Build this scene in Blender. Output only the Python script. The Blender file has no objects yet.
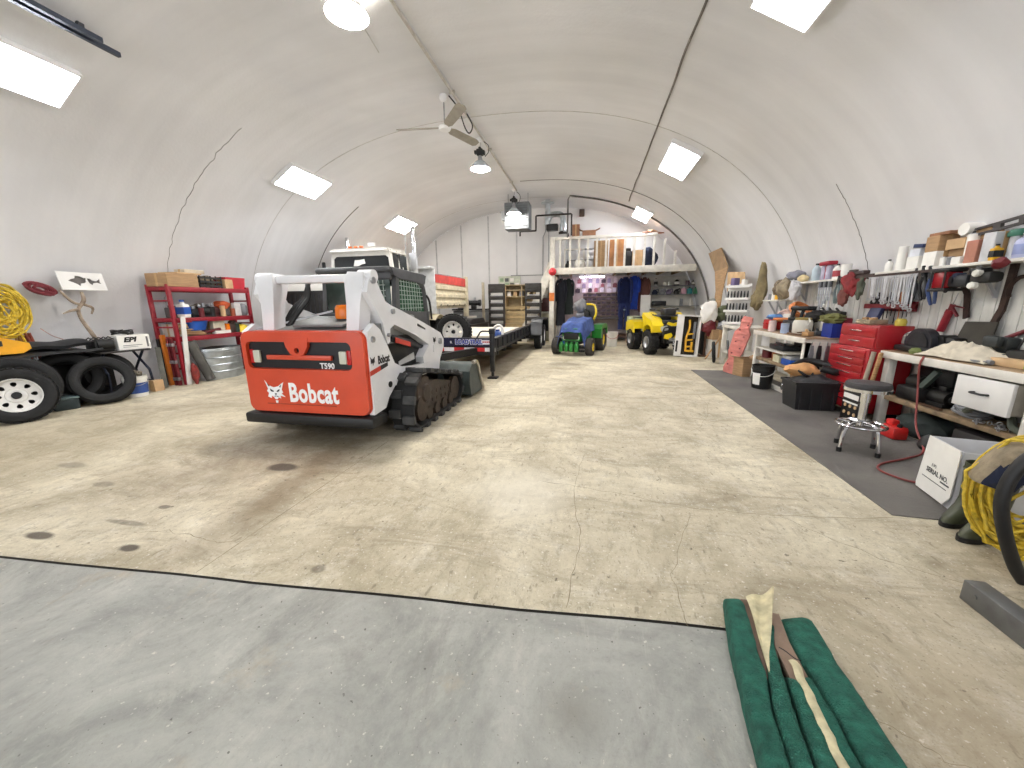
import bpy, bmesh, math, random
from mathutils import Vector as V, Matrix as MX, Euler, noise
from mathutils.geometry import tessellate_polygon
RN = random.Random(11)
PI = math.pi
scn = bpy.context.scene
COL = scn.collection
rad = math.radians


class G:
    """accumulates shapes into one mesh"""
    def __init__(s):
        s.v = []; s.f = []; s.m = []; s.mi = 0; s.X = MX.Identity(4)

    def add(s, vs, fs):
        n = len(s.v)
        for p in vs:
            s.v.append(tuple(s.X @ V(p)))
        for f in fs:
            s.f.append([i + n for i in f]); s.m.append(s.mi)
        return s

    def _bm(s, bm):
        bm.verts.index_update()
        vs = [v.co.copy() for v in bm.verts]
        fs = [[v.index for v in f.verts] for f in bm.faces]
        bm.free()
        return s.add(vs, fs)

    def box(s, c, d, r=(0, 0, 0), bev=0, seg=2, taper=None):
        bm = bmesh.new()
        bmesh.ops.create_cube(bm, size=1)
        for v in bm.verts:
            k = 1
            if taper is not None and v.co.z > 0:
                k = taper
            v.co = V((v.co.x * d[0] * k, v.co.y * d[1] * k, v.co.z * d[2]))
        if bev > 0:
            bev = min(bev, min(d) * .45)
            bmesh.ops.bevel(bm, geom=bm.edges[:], offset=bev, segments=seg, profile=.5, affect='EDGES')
        m = MX.Translation(V(c)) @ Euler(r).to_matrix().to_4x4()
        bmesh.ops.transform(bm, matrix=m, verts=bm.verts)
        return s._bm(bm)

    def b2(s, a, b, bev=0, seg=2):
        """box from two corners"""
        return s.box([(a[i] + b[i]) / 2 for i in range(3)], [abs(b[i] - a[i]) for i in range(3)], bev=bev, seg=seg)

    def bar(s, a, b, w, h, up=(0, 0, 1), bev=0):
        """rectangular bar between two points"""
        a, b = V(a), V(b); d = b - a; L = d.length; d.normalize()
        u = V(up)
        if abs(u.dot(d)) > .98: u = V((1, 0, 0))
        sx = d.cross(u).normalized(); u = sx.cross(d)
        keep = s.X
        m = MX((sx, d, u)).transposed().to_4x4(); m.translation = (a + b) / 2
        s.X = keep @ m
        s.box((0, 0, 0), (w, L, h), bev=bev)
        s.X = keep
        return s

    def tube(s, pts, r, n=8, closed=False, cap=True, smooth=0, flat=1):
        P = [V(p) for p in pts]
        if smooth:
            P = catmull(P, smooth, closed)
        m = len(P); rs = r if isinstance(r, (list, tuple)) else None
        if rs and len(rs) != m:
            rs = [rs[0] + (rs[-1] - rs[0]) * i / (m - 1) if len(rs) == 2 else lerp_list(rs, i / (m - 1)) for i in range(m)]
        vs = []; fs = []
        up = None
        for i in range(m):
            if closed: t = P[(i + 1) % m] - P[i - 1]
            else: t = P[min(i + 1, m - 1)] - P[max(i - 1, 0)]
            if t.length < 1e-9: t = V((0, 0, 1))
            t.normalize()
            if up is None:
                up = V((0, 0, 1)) if abs(t.z) < .9 else V((1, 0, 0))
            a = t.cross(up)
            if a.length < 1e-6: a = t.orthogonal()
            a.normalize(); up = a.cross(t).normalized()
            ri = rs[i] if rs else r
            for k in range(n):
                th = 2 * PI * k / n
                vs.append(P[i] + a * (ri * math.cos(th)) + up * (ri * flat * math.sin(th)))
        rng = m if closed else m - 1
        for i in range(rng):
            j = (i + 1) % m
            for k in range(n):
                l = (k + 1) % n
                fs.append([i * n + k, i * n + l, j * n + l, j * n + k])
        if cap and not closed:
            fs.append(list(range(n))[::-1]); fs.append([(m - 1) * n + k for k in range(n)])
        return s.add(vs, fs)

    def cyl(s, a, b, r, r2=None, n=16, cap=True):
        return s.tube([a, b], [r, r if r2 is None else r2], n=n, cap=cap)

    def lathe(s, prof, n=24, c=(0, 0, 0), rot=(0, 0, 0), sx=1, sy=1, arc=2 * PI, cap=False):
        m = MX.Translation(V(c)) @ Euler(rot).to_matrix().to_4x4()
        vs = []; fs = []
        full = abs(arc - 2 * PI) < 1e-4
        nn = n if full else n + 1
        for (r, z) in prof:
            for k in range(nn):
                th = arc * k / n
                vs.append(m @ V((r * math.cos(th) * sx, r * math.sin(th) * sy, z)))
        for i in range(len(prof) - 1):
            for k in range(n):
                l = (k + 1) % nn
                fs.append([i * nn + k, i * nn + l, (i + 1) * nn + l, (i + 1) * nn + k])
        if cap:
            fs.append(list(range(nn))[::-1]); fs.append([(len(prof) - 1) * nn + k for k in range(nn)])
        return s.add(vs, fs)

    def torus(s, R_, r, c=(0, 0, 0), rot=(0, 0, 0), n=28, k=10, sq=1):
        m = MX.Translation(V(c)) @ Euler(rot).to_matrix().to_4x4()
        return s.tube([m @ V((R_ * math.cos(2 * PI * i / n), R_ * math.sin(2 * PI * i / n), 0)) for i in range(n)], r, n=k, closed=True)

    def prism(s, poly, t, holes=(), ax='XZ', off=0):
        """extrude 2d outline (with holes) by t, centred at off"""
        loops = [list(poly)] + [list(h) for h in holes]
        pts = [p for l in loops for p in l]
        tri = tessellate_polygon([[V((p[0], p[1], 0)) for p in l] for l in loops])

        def mk(p, d):
            if ax == 'XZ': return (p[0], d, p[1])
            if ax == 'YZ': return (d, p[0], p[1])
            return (p[0], p[1], d)
        n = len(pts)
        vs = [mk(p, off - t / 2) for p in pts] + [mk(p, off + t / 2) for p in pts]
        fs = []
        for a, b, c in tri:
            fs.append([a, b, c]); fs.append([c + n, b + n, a + n])
        o = 0
        for l in loops:
            k = len(l)
            for i in range(k):
                j = (i + 1) % k
                fs.append([o + i, o + j, o + j + n, o + i + n])
            o += k
        return s.add(vs, fs)

    def blob(s, c, r, amp=.15, seed=0, sub=3, fr=1.5, flat=None, rot=(0, 0, 0)):
        bm = bmesh.new()
        bmesh.ops.create_icosphere(bm, subdivisions=sub, radius=1)
        m = MX.Translation(V(c)) @ Euler(rot).to_matrix().to_4x4()
        for v in bm.verts:
            d = v.co.copy()
            k = 1 + amp * noise.noise(d * fr + V((seed * 3.1, seed * 1.7, seed)))* 1.6
            p = V((d.x * r[0] * k, d.y * r[1] * k, d.z * r[2] * k))
            if flat is not None: p.z = max(p.z, flat)
            v.co = m @ p
        return s._bm(bm)

    def sheet(s, fn, nu, nv, t=.004):
        """cloth-like sheet from fn(u,v)->xyz with thickness t"""
        P = [[V(fn(i / nu, j / nv)) for j in range(nv + 1)] for i in range(nu + 1)]
        vs = []; fs = []
        w = nv + 1
        N = []
        for i in range(nu + 1):
            for j in range(w):
                a = P[min(i + 1, nu)][j] - P[max(i - 1, 0)][j]
                b = P[i][min(j + 1, nv)] - P[i][max(j - 1, 0)]
                c = a.cross(b)
                if c.length < 1e-9: c = V((0, 0, 1))
                N.append(c.normalized())
        top = [P[i][j] for i in range(nu + 1) for j in range(w)]
        vs = top + [p - q * t for p, q in zip(top, N)]
        n = len(top)
        for i in range(nu):
            for j in range(nv):
                a, b, c, d = i * w + j, (i + 1) * w + j, (i + 1) * w + j + 1, i * w + j + 1
                fs.append([a, b, c, d]); fs.append([d + n, c + n, b + n, a + n])
        bd = [i * w for i in range(nu + 1)] + [nu * w + j for j in range(1, w)] + [i * w + nv for i in range(nu - 1, -1, -1)] + [j for j in range(nv - 1, 0, -1)]
        for k in range(len(bd)):
            a, b = bd[k], bd[(k + 1) % len(bd)]
            fs.append([b, a, a + n, b + n])
        return s.add(vs, fs)


def lerp_list(L, t):
    x = t * (len(L) - 1); i = min(int(x), len(L) - 2); f = x - i
    return L[i] * (1 - f) + L[i + 1] * f


def catmull(P, k, closed=False):
    out = []; n = len(P)
    rng = n if closed else n - 1
    for i in range(rng):
        p0 = P[i - 1] if (i > 0 or closed) else P[0] * 2 - P[1]
        p1 = P[i]; p2 = P[(i + 1) % n]
        p3 = P[(i + 2) % n] if (closed or i + 2 < n) else P[n - 1] * 2 - P[n - 2]
        for j in range(k):
            t = j / k
            out.append(.5 * ((2 * p1) + (p2 - p0) * t + (2 * p0 - 5 * p1 + 4 * p2 - p3) * t * t + (3 * p1 - p0 - 3 * p2 + p3) * t ** 3))
    if not closed: out.append(P[-1].copy())
    return out


def rrect(w, h, r, n=5, cx=0, cy=0):
    o = []
    for (sx, sy, a0) in ((1, 1, 0), (-1, 1, 90), (-1, -1, 180), (1, -1, 270)):
        for i in range(n + 1):
            a = rad(a0 + 90 * i / n)
            o.append((cx + sx * (w / 2 - r) + r * math.cos(a), cy + sy * (h / 2 - r) + r * math.sin(a)))
    return o


def circ(r, n=20, cx=0, cy=0, sy=1):
    return [(cx + r * math.cos(2 * PI * i / n), cy + sy * r * math.sin(2 * PI * i / n)) for i in range(n)]


# ---------- materials ----------
def lin(c):
    c = c / 255
    return c / 12.92 if c <= .04045 else ((c + .055) / 1.055) ** 2.4


MATS = {}


def mat(name, c, rough=.6, metal=0, var=.12, sc=8, bump=0, c2=None, bsc=None, spec=None, coat=0, emit=None, trans=0, alpha=1, stretch=None):
    """procedural principled material, c in 0..255 sRGB"""
    if name in MATS: return MATS[name]
    m = bpy.data.materials.new(name); m.use_nodes = True
    nt = m.node_tree; N = nt.nodes; L = nt.links
    b = N['Principled BSDF']
    col = [lin(x) for x in c]
    b.inputs['Roughness'].default_value = rough
    b.inputs['Metallic'].default_value = metal
    if spec is not None: b.inputs['Specular IOR Level'].default_value = spec
    if coat: b.inputs['Coat Weight'].default_value = coat; b.inputs['Coat Roughness'].default_value = .1
    tc = N.new('ShaderNodeTexCoord')
    src = tc.outputs['Object']
    if stretch:
        mp = N.new('ShaderNodeMapping'); mp.inputs['Scale'].default_value = stretch
        L.new(src, mp.inputs['Vector']); src = mp.outputs['Vector']
    nz = N.new('ShaderNodeTexNoise'); nz.inputs['Scale'].default_value = sc; nz.inputs['Detail'].default_value = 5
    L.new(src, nz.inputs['Vector'])
    rp = N.new('ShaderNodeValToRGB')
    e0, e1 = rp.color_ramp.elements
    e0.position = .3; e1.position = .7
    d = c2 if c2 else [max(0, x * (1 - var)) for x in c]
    e0.color = [lin(x) for x in d] + [1]
    e1.color = (col + [1]) if c2 else [min(1, x * (1 + var * .4)) for x in col] + [1]
    L.new(nz.outputs['Fac'], rp.inputs['Fac']); L.new(rp.outputs['Color'], b.inputs['Base Color'])
    if bump:
        n2 = N.new('ShaderNodeTexNoise'); n2.inputs['Scale'].default_value = bsc or sc * 4; n2.inputs['Detail'].default_value = 6
        L.new(src, n2.inputs['Vector'])
        bp = N.new('ShaderNodeBump'); bp.inputs['Strength'].default_value = bump; bp.inputs['Distance'].default_value = .02
        L.new(n2.outputs['Fac'], bp.inputs['Height']); L.new(bp.outputs['Normal'], b.inputs['Normal'])
    if emit:
        b.inputs['Emission Color'].default_value = [lin(x) for x in emit[0]] + [1]
        b.inputs['Emission Strength'].default_value = emit[1]
    if trans:
        b.inputs['Transmission Weight'].default_value = trans
    if alpha < 1: b.inputs['Alpha'].default_value = alpha
    MATS[name] = m
    return m


# ---------- objects ----------
def mesh_of(g, name, mats, sharp=38):
    me = bpy.data.meshes.new(name)
    me.from_pydata(g.v, [], g.f)
    me.validate(); 
    bm = bmesh.new(); bm.from_mesh(me)
    bmesh.ops.recalc_face_normals(bm, faces=bm.faces)
    bm.to_mesh(me); bm.free()
    if not isinstance(mats, (list, tuple)): mats = [mats]
    for m in mats: me.materials.append(m)
    if len(mats) > 1 and len(me.polygons) == len(g.m):
        for p, k in zip(me.polygons, g.m): p.material_index = k
    for p in me.polygons: p.use_smooth = True
    me.set_sharp_from_angle(angle=rad(sharp))
    me.update()
    return me


def part(name, g, mats, parent=None, label=None, loc=(0, 0, 0), rot=(0, 0, 0), sharp=38):
    o = bpy.data.objects.new(name, mesh_of(g, name, mats, sharp))
    COL.objects.link(o)
    if parent is not None: o.parent = parent
    o.location = loc; o.rotation_euler = rot
    if label: o['label'] = label
    return o


def tag(o, label, cat, group=None):
    o['label'] = label; o['category'] = cat
    if group: o['group'] = group
    return o


def single(name, g, mats, label, cat, group=None, loc=(0, 0, 0), rot=(0, 0, 0), sharp=38):
    return tag(part(name, g, mats, None, None, loc, rot, sharp), label, cat, group)


def thing(name, label, cat, loc=(0, 0, 0), rz=0, group=None, rot=None):
    o = bpy.data.objects.new(name, None); COL.objects.link(o)
    o.empty_display_size = .1
    o.location = loc; o.rotation_euler = rot if rot else (0, 0, rz)
    return tag(o, label, cat, group)


def struct(name, g, mats, parent=None, sharp=38):
    o = part(name, g, mats, parent, None, sharp=sharp)
    if parent is None: o['kind'] = 'structure'
    return o


def dup(root, loc, rot=None, label=None, group=None, sc=None):
    r = root.copy(); COL.objects.link(r); r.location = loc
    if rot is not None: r.rotation_euler = rot
    if sc is not None: r.scale = sc if isinstance(sc, (tuple, list)) else (sc, sc, sc)
    if label: r['label'] = label
    if group: r['group'] = group
    for ch in list(root.children):
        c = ch.copy(); COL.objects.link(c); c.parent = r
        for gch in list(ch.children):
            d = gch.copy(); COL.objects.link(d); d.parent = c
    return r


def recolor(root, old, new):
    """give a copy its own colour"""
    for o in [root] + list(root.children_recursive):
        if o.type == 'MESH' and any(s.material == old for s in o.material_slots):
            o.data = o.data.copy()
            for i, m in enumerate(o.data.materials):
                if m == old: o.data.materials[i] = new


def text(txt, size, m, parent, loc, rot, name='lettering', bold=0, ext=.0015, wx=1, label=None, align='CENTER', shear=0):
    cu = bpy.data.curves.new(name, 'FONT'); cu.body = txt; cu.size = size; cu.extrude = ext; cu.offset = bold
    cu.align_x = align; cu.align_y = 'CENTER'; cu.shear = shear; cu.space_character = 1.0 + bold * 8
    cu.resolution_u = 3
    tmp = bpy.data.objects.new(name, cu); COL.objects.link(tmp)
    dg = bpy.context.evaluated_depsgraph_get()
    me = bpy.data.meshes.new_from_object(tmp.evaluated_get(dg))
    bpy.data.objects.remove(tmp); bpy.data.curves.remove(cu)
    for v in me.vertices: v.co.x *= wx
    me.materials.clear(); me.materials.append(m)
    me.name = name
    o = bpy.data.objects.new(name, me); COL.objects.link(o)
    o.parent = parent; o.location = loc; o.rotation_euler = rot
    if label: o['label'] = label
    return o
# ---------- shared materials ----------
WHITE = mat('white_paint', (232, 230, 226), .45, var=.06, sc=3)
OFFW = mat('off_white_board', (222, 218, 208), .6, var=.1, sc=3)
WOODW = mat('white_painted_wood', (228, 224, 214), .55, var=.12, sc=5, stretch=(1, 1, 1))
BLACK = mat('black_plastic', (17, 17, 18), .5, var=.25, sc=10)
RUBBER = mat('black_rubber', (21, 21, 22), .75, var=.3, sc=14, bump=.2)
DARK = mat('dark_grey_steel', (58, 60, 64), .45, .6, var=.2, sc=8)
STEEL = mat('bare_steel', (178, 180, 184), .32, .85, var=.15, sc=12)
CHROME = mat('chrome', (225, 226, 230), .12, 1, var=.04, sc=4)
GALV = mat('galvanised_steel', (196, 202, 206), .34, .75, var=.18, sc=6)
RED = mat('red_enamel', (178, 30, 30), .35, var=.12, sc=6)
RACKRED = mat('rack_red_enamel', (150, 24, 40), .45, var=.15, sc=6)
MAROON = mat('maroon_plastic', (110, 26, 34), .5, var=.2, sc=8)
ORANGE = mat('loader_orange', (212, 72, 38), .35, var=.06, sc=3, coat=.3)
LWHITE = mat('loader_white', (236, 236, 238), .3, var=.05, sc=3, coat=.4)
YELLOW = mat('bright_yellow', (244, 214, 24), .35, var=.08, sc=4, coat=.3)
TOOLY = mat('tool_yellow', (236, 178, 40), .45, var=.12, sc=6)
GREEN = mat('tractor_green', (34, 122, 44), .35, var=.1, sc=5, coat=.3)
BLUE = mat('blue_cloth', (44, 74, 140), .9, var=.25, sc=8, bump=.3)
ROYAL = mat('royal_blue_plastic', (24, 84, 178), .45, var=.12, sc=6)
NAVY = mat('navy_cloth', (28, 36, 60), .9, var=.3, sc=10, bump=.3)
CARD = mat('brown_cardboard', (176, 142, 104), .85, var=.14, sc=5, stretch=(1, 1, 6))
CARD2 = mat('pale_cardboard', (206, 172, 130), .85, var=.12, sc=5)
WOOD = mat('raw_wood', (186, 150, 104), .7, var=.25, sc=5, stretch=(1, 1, 12), c2=(150, 112, 72))
DWOOD = mat('dark_wood', (92, 62, 40), .65, var=.3, sc=6)
PLY = mat('worn_plywood', (176, 150, 118), .75, c2=(128, 104, 80), sc=4, bump=.2)
GREY = mat('grey_plastic', (128, 130, 134), .55, var=.15, sc=8)
LGREY = mat('light_grey_metal', (192, 194, 198), .4, .3, var=.1, sc=4)
TAN = mat('tan_paint', (218, 208, 182), .5, var=.15, sc=5)
ROPEY = mat('yellow_cord', (222, 190, 54), .6, var=.25, sc=30)
PAPER = mat('white_paper', (240, 238, 232), .7, var=.04, sc=6)
GLASS = mat('dark_glass', (24, 30, 34), .08, var=.2, sc=3, spec=.7)
CLEARB = mat('clear_plastic', (206, 214, 222), .2, var=.08, sc=5)
AMBER = mat('amber_lens', (232, 120, 20), .2, var=.1, sc=8)
REDLENS = mat('red_lens', (190, 20, 24), .2, var=.1, sc=8)
SKIN2 = mat('leather_brown', (108, 78, 54), .7, var=.25, sc=12, bump=.2)
KHAKI = mat('khaki_cloth', (150, 136, 112), .9, var=.2, sc=14, bump=.3)
OLIVE = mat('olive_rubber', (70, 74, 52), .55, var=.25, sc=8)
TEAL = mat('teal_plastic', (40, 130, 130), .4, var=.1, sc=6)
PINK = mat('salmon_plastic', (222, 136, 126), .55, var=.15, sc=9)
LIME = mat('lime_green_plastic', (110, 196, 40), .45, var=.1, sc=6)
MGREEN = mat('mid_green_plastic', (48, 110, 70), .45, var=.1, sc=6)
# ---------- camera ----------
cam = bpy.data.cameras.new('camera'); co = bpy.data.objects.new('camera', cam); COL.objects.link(co)
cam.sensor_width = 36; cam.lens = 372 / 1024 * 36; cam.clip_start = .05
def set_cam():
    F = 372.; vx, vy, roll = 590 - 512, 302 - 384, .012
    c, s = math.cos(roll), math.sin(roll)
    u, v = c * vx - s * vy, s * vx + c * vy
    d = V((u, -v, F)).normalized()
    a = math.asin(d.x); p = math.atan2(d.y, d.z)
    r = V((math.cos(a), math.sin(a), 0))
    f = V((-math.sin(a) * math.cos(p), math.cos(a) * math.cos(p), -math.sin(p)))
    up = V((-math.sin(a) * math.sin(p), math.cos(a) * math.sin(p), math.cos(p)))
    r2 = r * c - up * s; u2 = r * s + up * c
    m = MX((r2, u2, -f)).transposed().to_4x4(); m.translation = (0, 0, 1.5)
    co.matrix_world = m
set_cam(); scn.camera = co

# ---------- arch shape ----------
ACX, AA, AB, AN = -2.25, 6.4, 5.2, 2.4
def arch_pt(t, inset=0):
    """t 0 right foot .. 1 left foot"""
    th = PI * t
    c, s = math.cos(th), math.sin(th)
    k = (abs(c) ** AN + abs(s) ** AN) ** (-1 / AN)
    return V((ACX + (AA - inset) * c * k, 0, (AB - inset) * s * k))
def arch_x(z, side=1, inset=0):
    return ACX + side * (AA - inset) * (1 - (z / (AB - inset)) ** AN) ** (1 / AN)
def arch_z(x, inset=0):
    return (AB - inset) * (1 - abs((x - ACX) / (AA - inset)) ** AN) ** (1 / AN)
def arch_normal(x):
    """inward direction in XZ at ceiling x"""
    e = .01; z0, z1 = arch_z(x - e), arch_z(x + e)
    n = V((z1 - z0, 0, -2 * e)).normalized()
    return n

def liner_mat():
    m = bpy.data.materials.new('arch_liner'); m.use_nodes = True
    nt = m.node_tree; N = nt.nodes; L = nt.links; b = N['Principled BSDF']; b.inputs['Roughness'].default_value = .55
    tc = N.new('ShaderNodeTexCoord')
    n1 = N.new('ShaderNodeTexNoise'); n1.inputs['Scale'].default_value = .55; n1.inputs['Detail'].default_value = 6
    L.new(tc.outputs['Object'], n1.inputs['Vector'])
    mp = N.new('ShaderNodeMapping'); mp.inputs['Scale'].default_value = (.25, 3.2, .25); L.new(tc.outputs['Object'], mp.inputs['Vector'])
    n2 = N.new('ShaderNodeTexNoise'); n2.inputs['Scale'].default_value = 1.2; n2.inputs['Detail'].default_value = 3; L.new(mp.outputs['Vector'], n2.inputs['Vector'])
    mx = N.new('ShaderNodeMath'); mx.operation = 'MULTIPLY_ADD'; mx.inputs[1].default_value = .45; L.new(n2.outputs['Fac'], mx.inputs[0]); L.new(n1.outputs['Fac'], mx.inputs[2])
    r = N.new('ShaderNodeValToRGB'); r.color_ramp.elements[0].position = .45; r.color_ramp.elements[1].position = .95
    r.color_ramp.elements[0].color = [lin(x) for x in (214, 214, 216)] + [1]; r.color_ramp.elements[1].color = [lin(x) for x in (234, 234, 236)] + [1]
    L.new(mx.outputs[0], r.inputs['Fac']); L.new(r.outputs['Color'], b.inputs['Base Color'])
    n3 = N.new('ShaderNodeTexNoise'); n3.inputs['Scale'].default_value = 22; L.new(tc.outputs['Object'], n3.inputs['Vector'])
    bp = N.new('ShaderNodeBump'); bp.inputs['Strength'].default_value = .12; bp.inputs['Distance'].default_value = .02
    L.new(n3.outputs['Fac'], bp.inputs['Height']); L.new(bp.outputs['Normal'], b.inputs['Normal'])
    return m
LINER = liner_mat()
Y0, YB = -1.6, 16.0

def shell(name, t0, t1, n):
    g = G(); vs = []; fs = []
    ys = [Y0, YB]
    for i in range(n + 1):
        p = arch_pt(t0 + (t1 - t0) * i / n); q = arch_pt(t0 + (t1 - t0) * i / n, -.12)
        for y in ys: vs.append((p.x, y, p.z))
        for y in ys: vs.append((q.x, y, q.z))
    for i in range(n):
        a, b = i * 4, i * 4 + 4
        fs += [[a, a + 1, b + 1, b], [a + 2, b + 2, b + 3, a + 3], [a, b, b + 2, a + 2], [a + 1, a + 3, b + 3, b + 1]]
    fs += [[0, 2, 3, 1], [n * 4, n * 4 + 1, n * 4 + 3, n * 4 + 2]]
    g.add(vs, fs)
    return struct(name, g, LINER)
shell('wall_right', 0, .14, 26); shell('ceiling', .14, .86, 120); shell('wall_left', .86, 1, 26)

# end walls
g = G(); pl = [(arch_pt(i / 60).x, arch_pt(i / 60).z) for i in range(61)]
g.prism(pl, .12, off=YB + .06)
struct('wall_back', g, mat('back_wall_sheet', (230, 229, 228), .6, var=.05, sc=.8))
g = G()
hole = [(-6.3, .0), (-6.3, 3.6), (-5.6, 4.1), (1.2, 4.1), (1.8, 3.6), (1.8, .0)]
outer = pl + hole
g.prism(outer, .12, off=Y0 - .06)
struct('wall_front', g, WHITE)
# thin sheet seams on the back wall
for k, x in enumerate((-6.6, -5.45, -4.25, -3.05)):
    g = G(); z1 = arch_z(x) - .05
    g.b2((x - .008, YB - .012, .1), (x + .008, YB + .01, z1)); g.b2((x - .03, YB - .006, .1), (x + .03, YB + .01, z1))
    struct('trim_%d' % (k + 10), g, mat('seam_grey', (196, 196, 196), .6))

# arch section joints
def ring(name, y, r, t0, t1, m, n=90, jit=0):
    g = G(); P = []
    for i in range(n + 1):
        p = arch_pt(t0 + (t1 - t0) * i / n, .004)
        P.append((p.x, y + (noise.noise(V((i * .35, y, 0))) * jit), p.z))
    g.tube(P, r, n=6)
    return struct(name, g, m)
SEAM = mat('joint_sealant_grey', (112, 108, 104), .8, var=.3, sc=6)
SEAM2 = mat('joint_line_pale', (202, 198, 192), .8, var=.2, sc=6)
ring('trim_1', 12.45, .009, .02, .5, SEAM)
ring('trim_2', 10.35, .012, .72, .97, SEAM)
ring('trim_3', 6.2, .0032, .69, .93, SEAM, jit=.05)
ring('trim_4', 6.48, .003, .08, .19, SEAM, jit=.02)
for k, y in enumerate((8.2, 14.4)):
    ring('trim_%d' % (20 + k), y, .004, .05, .95, SEAM2)
g = G(); z = arch_z(1.13)
g.tube([(1.13 + .03 * noise.noise(V((y * .9, 3, 0))), y, z - .01) for y in [Y0 + .2 * i for i in range(77)]], .016, n=6, flat=.6)
struct('trim_5', g, mat('seam_grey_mid', (132, 127, 121), .8, var=.3, sc=3))

# ---------- floor ----------
def floor_mat(name, front):
    m = bpy.data.materials.new(name); m.use_nodes = True
    nt = m.node_tree; N = nt.nodes; L = nt.links; b = N['Principled BSDF']
    tc = N.new('ShaderNodeTexCoord'); O = tc.outputs['Object']
    def nz(sc, det=6, rough=.6, mp=None, dist=0):
        n = N.new('ShaderNodeTexNoise'); n.inputs['Scale'].default_value = sc; n.inputs['Detail'].default_value = det; n.inputs['Roughness'].default_value = rough; n.inputs['Distortion'].default_value = dist
        if mp:
            q = N.new('ShaderNodeMapping'); q.inputs['Scale'].default_value = mp[0]; q.inputs['Rotation'].default_value = (0, 0, mp[1]); L.new(O, q.inputs['Vector']); L.new(q.outputs['Vector'], n.inputs['Vector'])
        else: L.new(O, n.inputs['Vector'])
        return n.outputs['Fac']
    def ramp(f, p0, p1, c0, c1):
        r = N.new('ShaderNodeValToRGB'); r.color_ramp.elements[0].position = p0; r.color_ramp.elements[1].position = p1
        r.color_ramp.elements[0].color = [lin(x) for x in c0] + [1]; r.color_ramp.elements[1].color = [lin(x) for x in c1] + [1]
        L.new(f, r.inputs['Fac']); return r.outputs['Color']
    def fac(f, p0, p1):
        r = N.new('ShaderNodeMapRange'); r.inputs['From Min'].default_value = p0; r.inputs['From Max'].default_value = p1; L.new(f, r.inputs['Value']); return r.outputs['Result']
    def mul(a, k):
        r = N.new('ShaderNodeMath'); r.operation = 'MULTIPLY'; L.new(a, r.inputs[0])
        if isinstance(k, (int, float)): r.inputs[1].default_value = k
        else: L.new(k, r.inputs[1])
        return r.outputs[0]
    def mix(f, a, col):
        x = N.new('ShaderNodeMix'); x.data_type = 'RGBA'
        if isinstance(f, (int, float)): x.inputs['Factor'].default_value = f
        else: L.new(f, x.inputs['Factor'])
        L.new(a, x.inputs['A'])
        if isinstance(col, tuple): x.inputs['B'].default_value = [lin(k) for k in col] + [1]
        else: L.new(col, x.inputs['B'])
        return x.outputs['Result']
    def spot(cx, cy, rx, ry, edge=.4, wob=.5, rot=0):
        q = N.new('ShaderNodeMapping'); q.vector_type = 'TEXTURE'; q.inputs['Location'].default_value = (cx, cy, 0); q.inputs['Rotation'].default_value = (0, 0, rot); q.inputs['Scale'].default_value = (rx, ry, 1)
        L.new(O, q.inputs['Vector'])
        ln = N.new('ShaderNodeVectorMath'); ln.operation = 'LENGTH'; L.new(q.outputs['Vector'], ln.inputs[0])
        w = N.new('ShaderNodeMath'); w.operation = 'MULTIPLY_ADD'; L.new(nz(3, 4), w.inputs[0]); w.inputs[1].default_value = wob; L.new(ln.outputs['Value'], w.inputs[2])
        return fac(w.outputs[0], 1 + wob * .5, 1 + wob * .5 - edge)
    if front:
        c = ramp(nz(1.6, 12, .72, dist=.8), .34, .68, (136, 137, 131), (182, 182, 173))
        c = mix(mul(fac(nz(5, 9, .75, mp=((1, .4, 1), .5), dist=.6), .54, .68), .55), c, (188, 186, 176))
        c = mix(mul(fac(nz(2.4, 8, .75, mp=((1, .5, 1), -.6), dist=1), .52, .7), .5), c, (112, 110, 104))
        c = mix(mul(fac(nz(3.2, 6, .7), .58, .72), .5), c, (176, 162, 138))
        c = mix(mul(fac(nz(26, 8, .8), .5, .75), .35), c, (104, 103, 98))
        c = mix(mul(fac(nz(36, 3), .66, .7), .7), c, (212, 208, 196))
        c = mix(mul(fac(nz(45, 2), .7, .74), .8), c, (76, 72, 66))
        c = mix(mul(spot(-.02, 1.12, .16, .14, .9), .35), c, (104, 96, 84))
        b.inputs['Roughness'].default_value = .55
    else:
        c = ramp(nz(.9, 12, .72, dist=.6), .33, .67, (156, 145, 119), (226, 217, 192))
        c = mix(mul(fac(nz(2.6, 10, .75, mp=((.4, 1.3, 1), .25), dist=.9), .5, .66), .68), c, (140, 127, 103))
        c = mix(mul(fac(nz(4.5, 9, .8), .52, .68), .5), c, (230, 226, 212))
        c = mix(mul(fac(nz(14, 9, .8, mp=((1, .4, 1), .3)), .51, .66), .55), c, (128, 115, 92))
        c = mix(mul(fac(nz(30, 7, .8), .5, .72), .35), c, (148, 138, 118))
        c = mix(mul(fac(nz(70, 2), .62, .7), .6), c, (112, 100, 80))
        c = mix(mul(fac(nz(48, 2), .64, .7), .6), c, (238, 234, 222))
        c = mix(mul(fac(nz(17, 3), .68, .71), .75), c, (92, 82, 66))
        c = mix(mul(fac(nz(24, 3, .5, mp=((1, .35, 1), -.4)), .66, .7), .5), c, (112, 101, 82))
        c = mix(mul(spot(2.1, .9, 1.9, 1.5, .9, .5), .5), c, (160, 143, 122))
        c = mix(mul(spot(-6, 3.0, 2.6, 1.7, .9, .6), .4), c, (160, 148, 122))
        c = mix(mul(spot(-.5, 2.75, .5, .6, .9, .8), .6), c, (232, 226, 208))
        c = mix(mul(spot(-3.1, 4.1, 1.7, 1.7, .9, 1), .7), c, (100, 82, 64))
        c = mix(mul(spot(-3.4, 2.5, .9, .5, .9, 1.2, .5), .35), c, (120, 104, 82))
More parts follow.
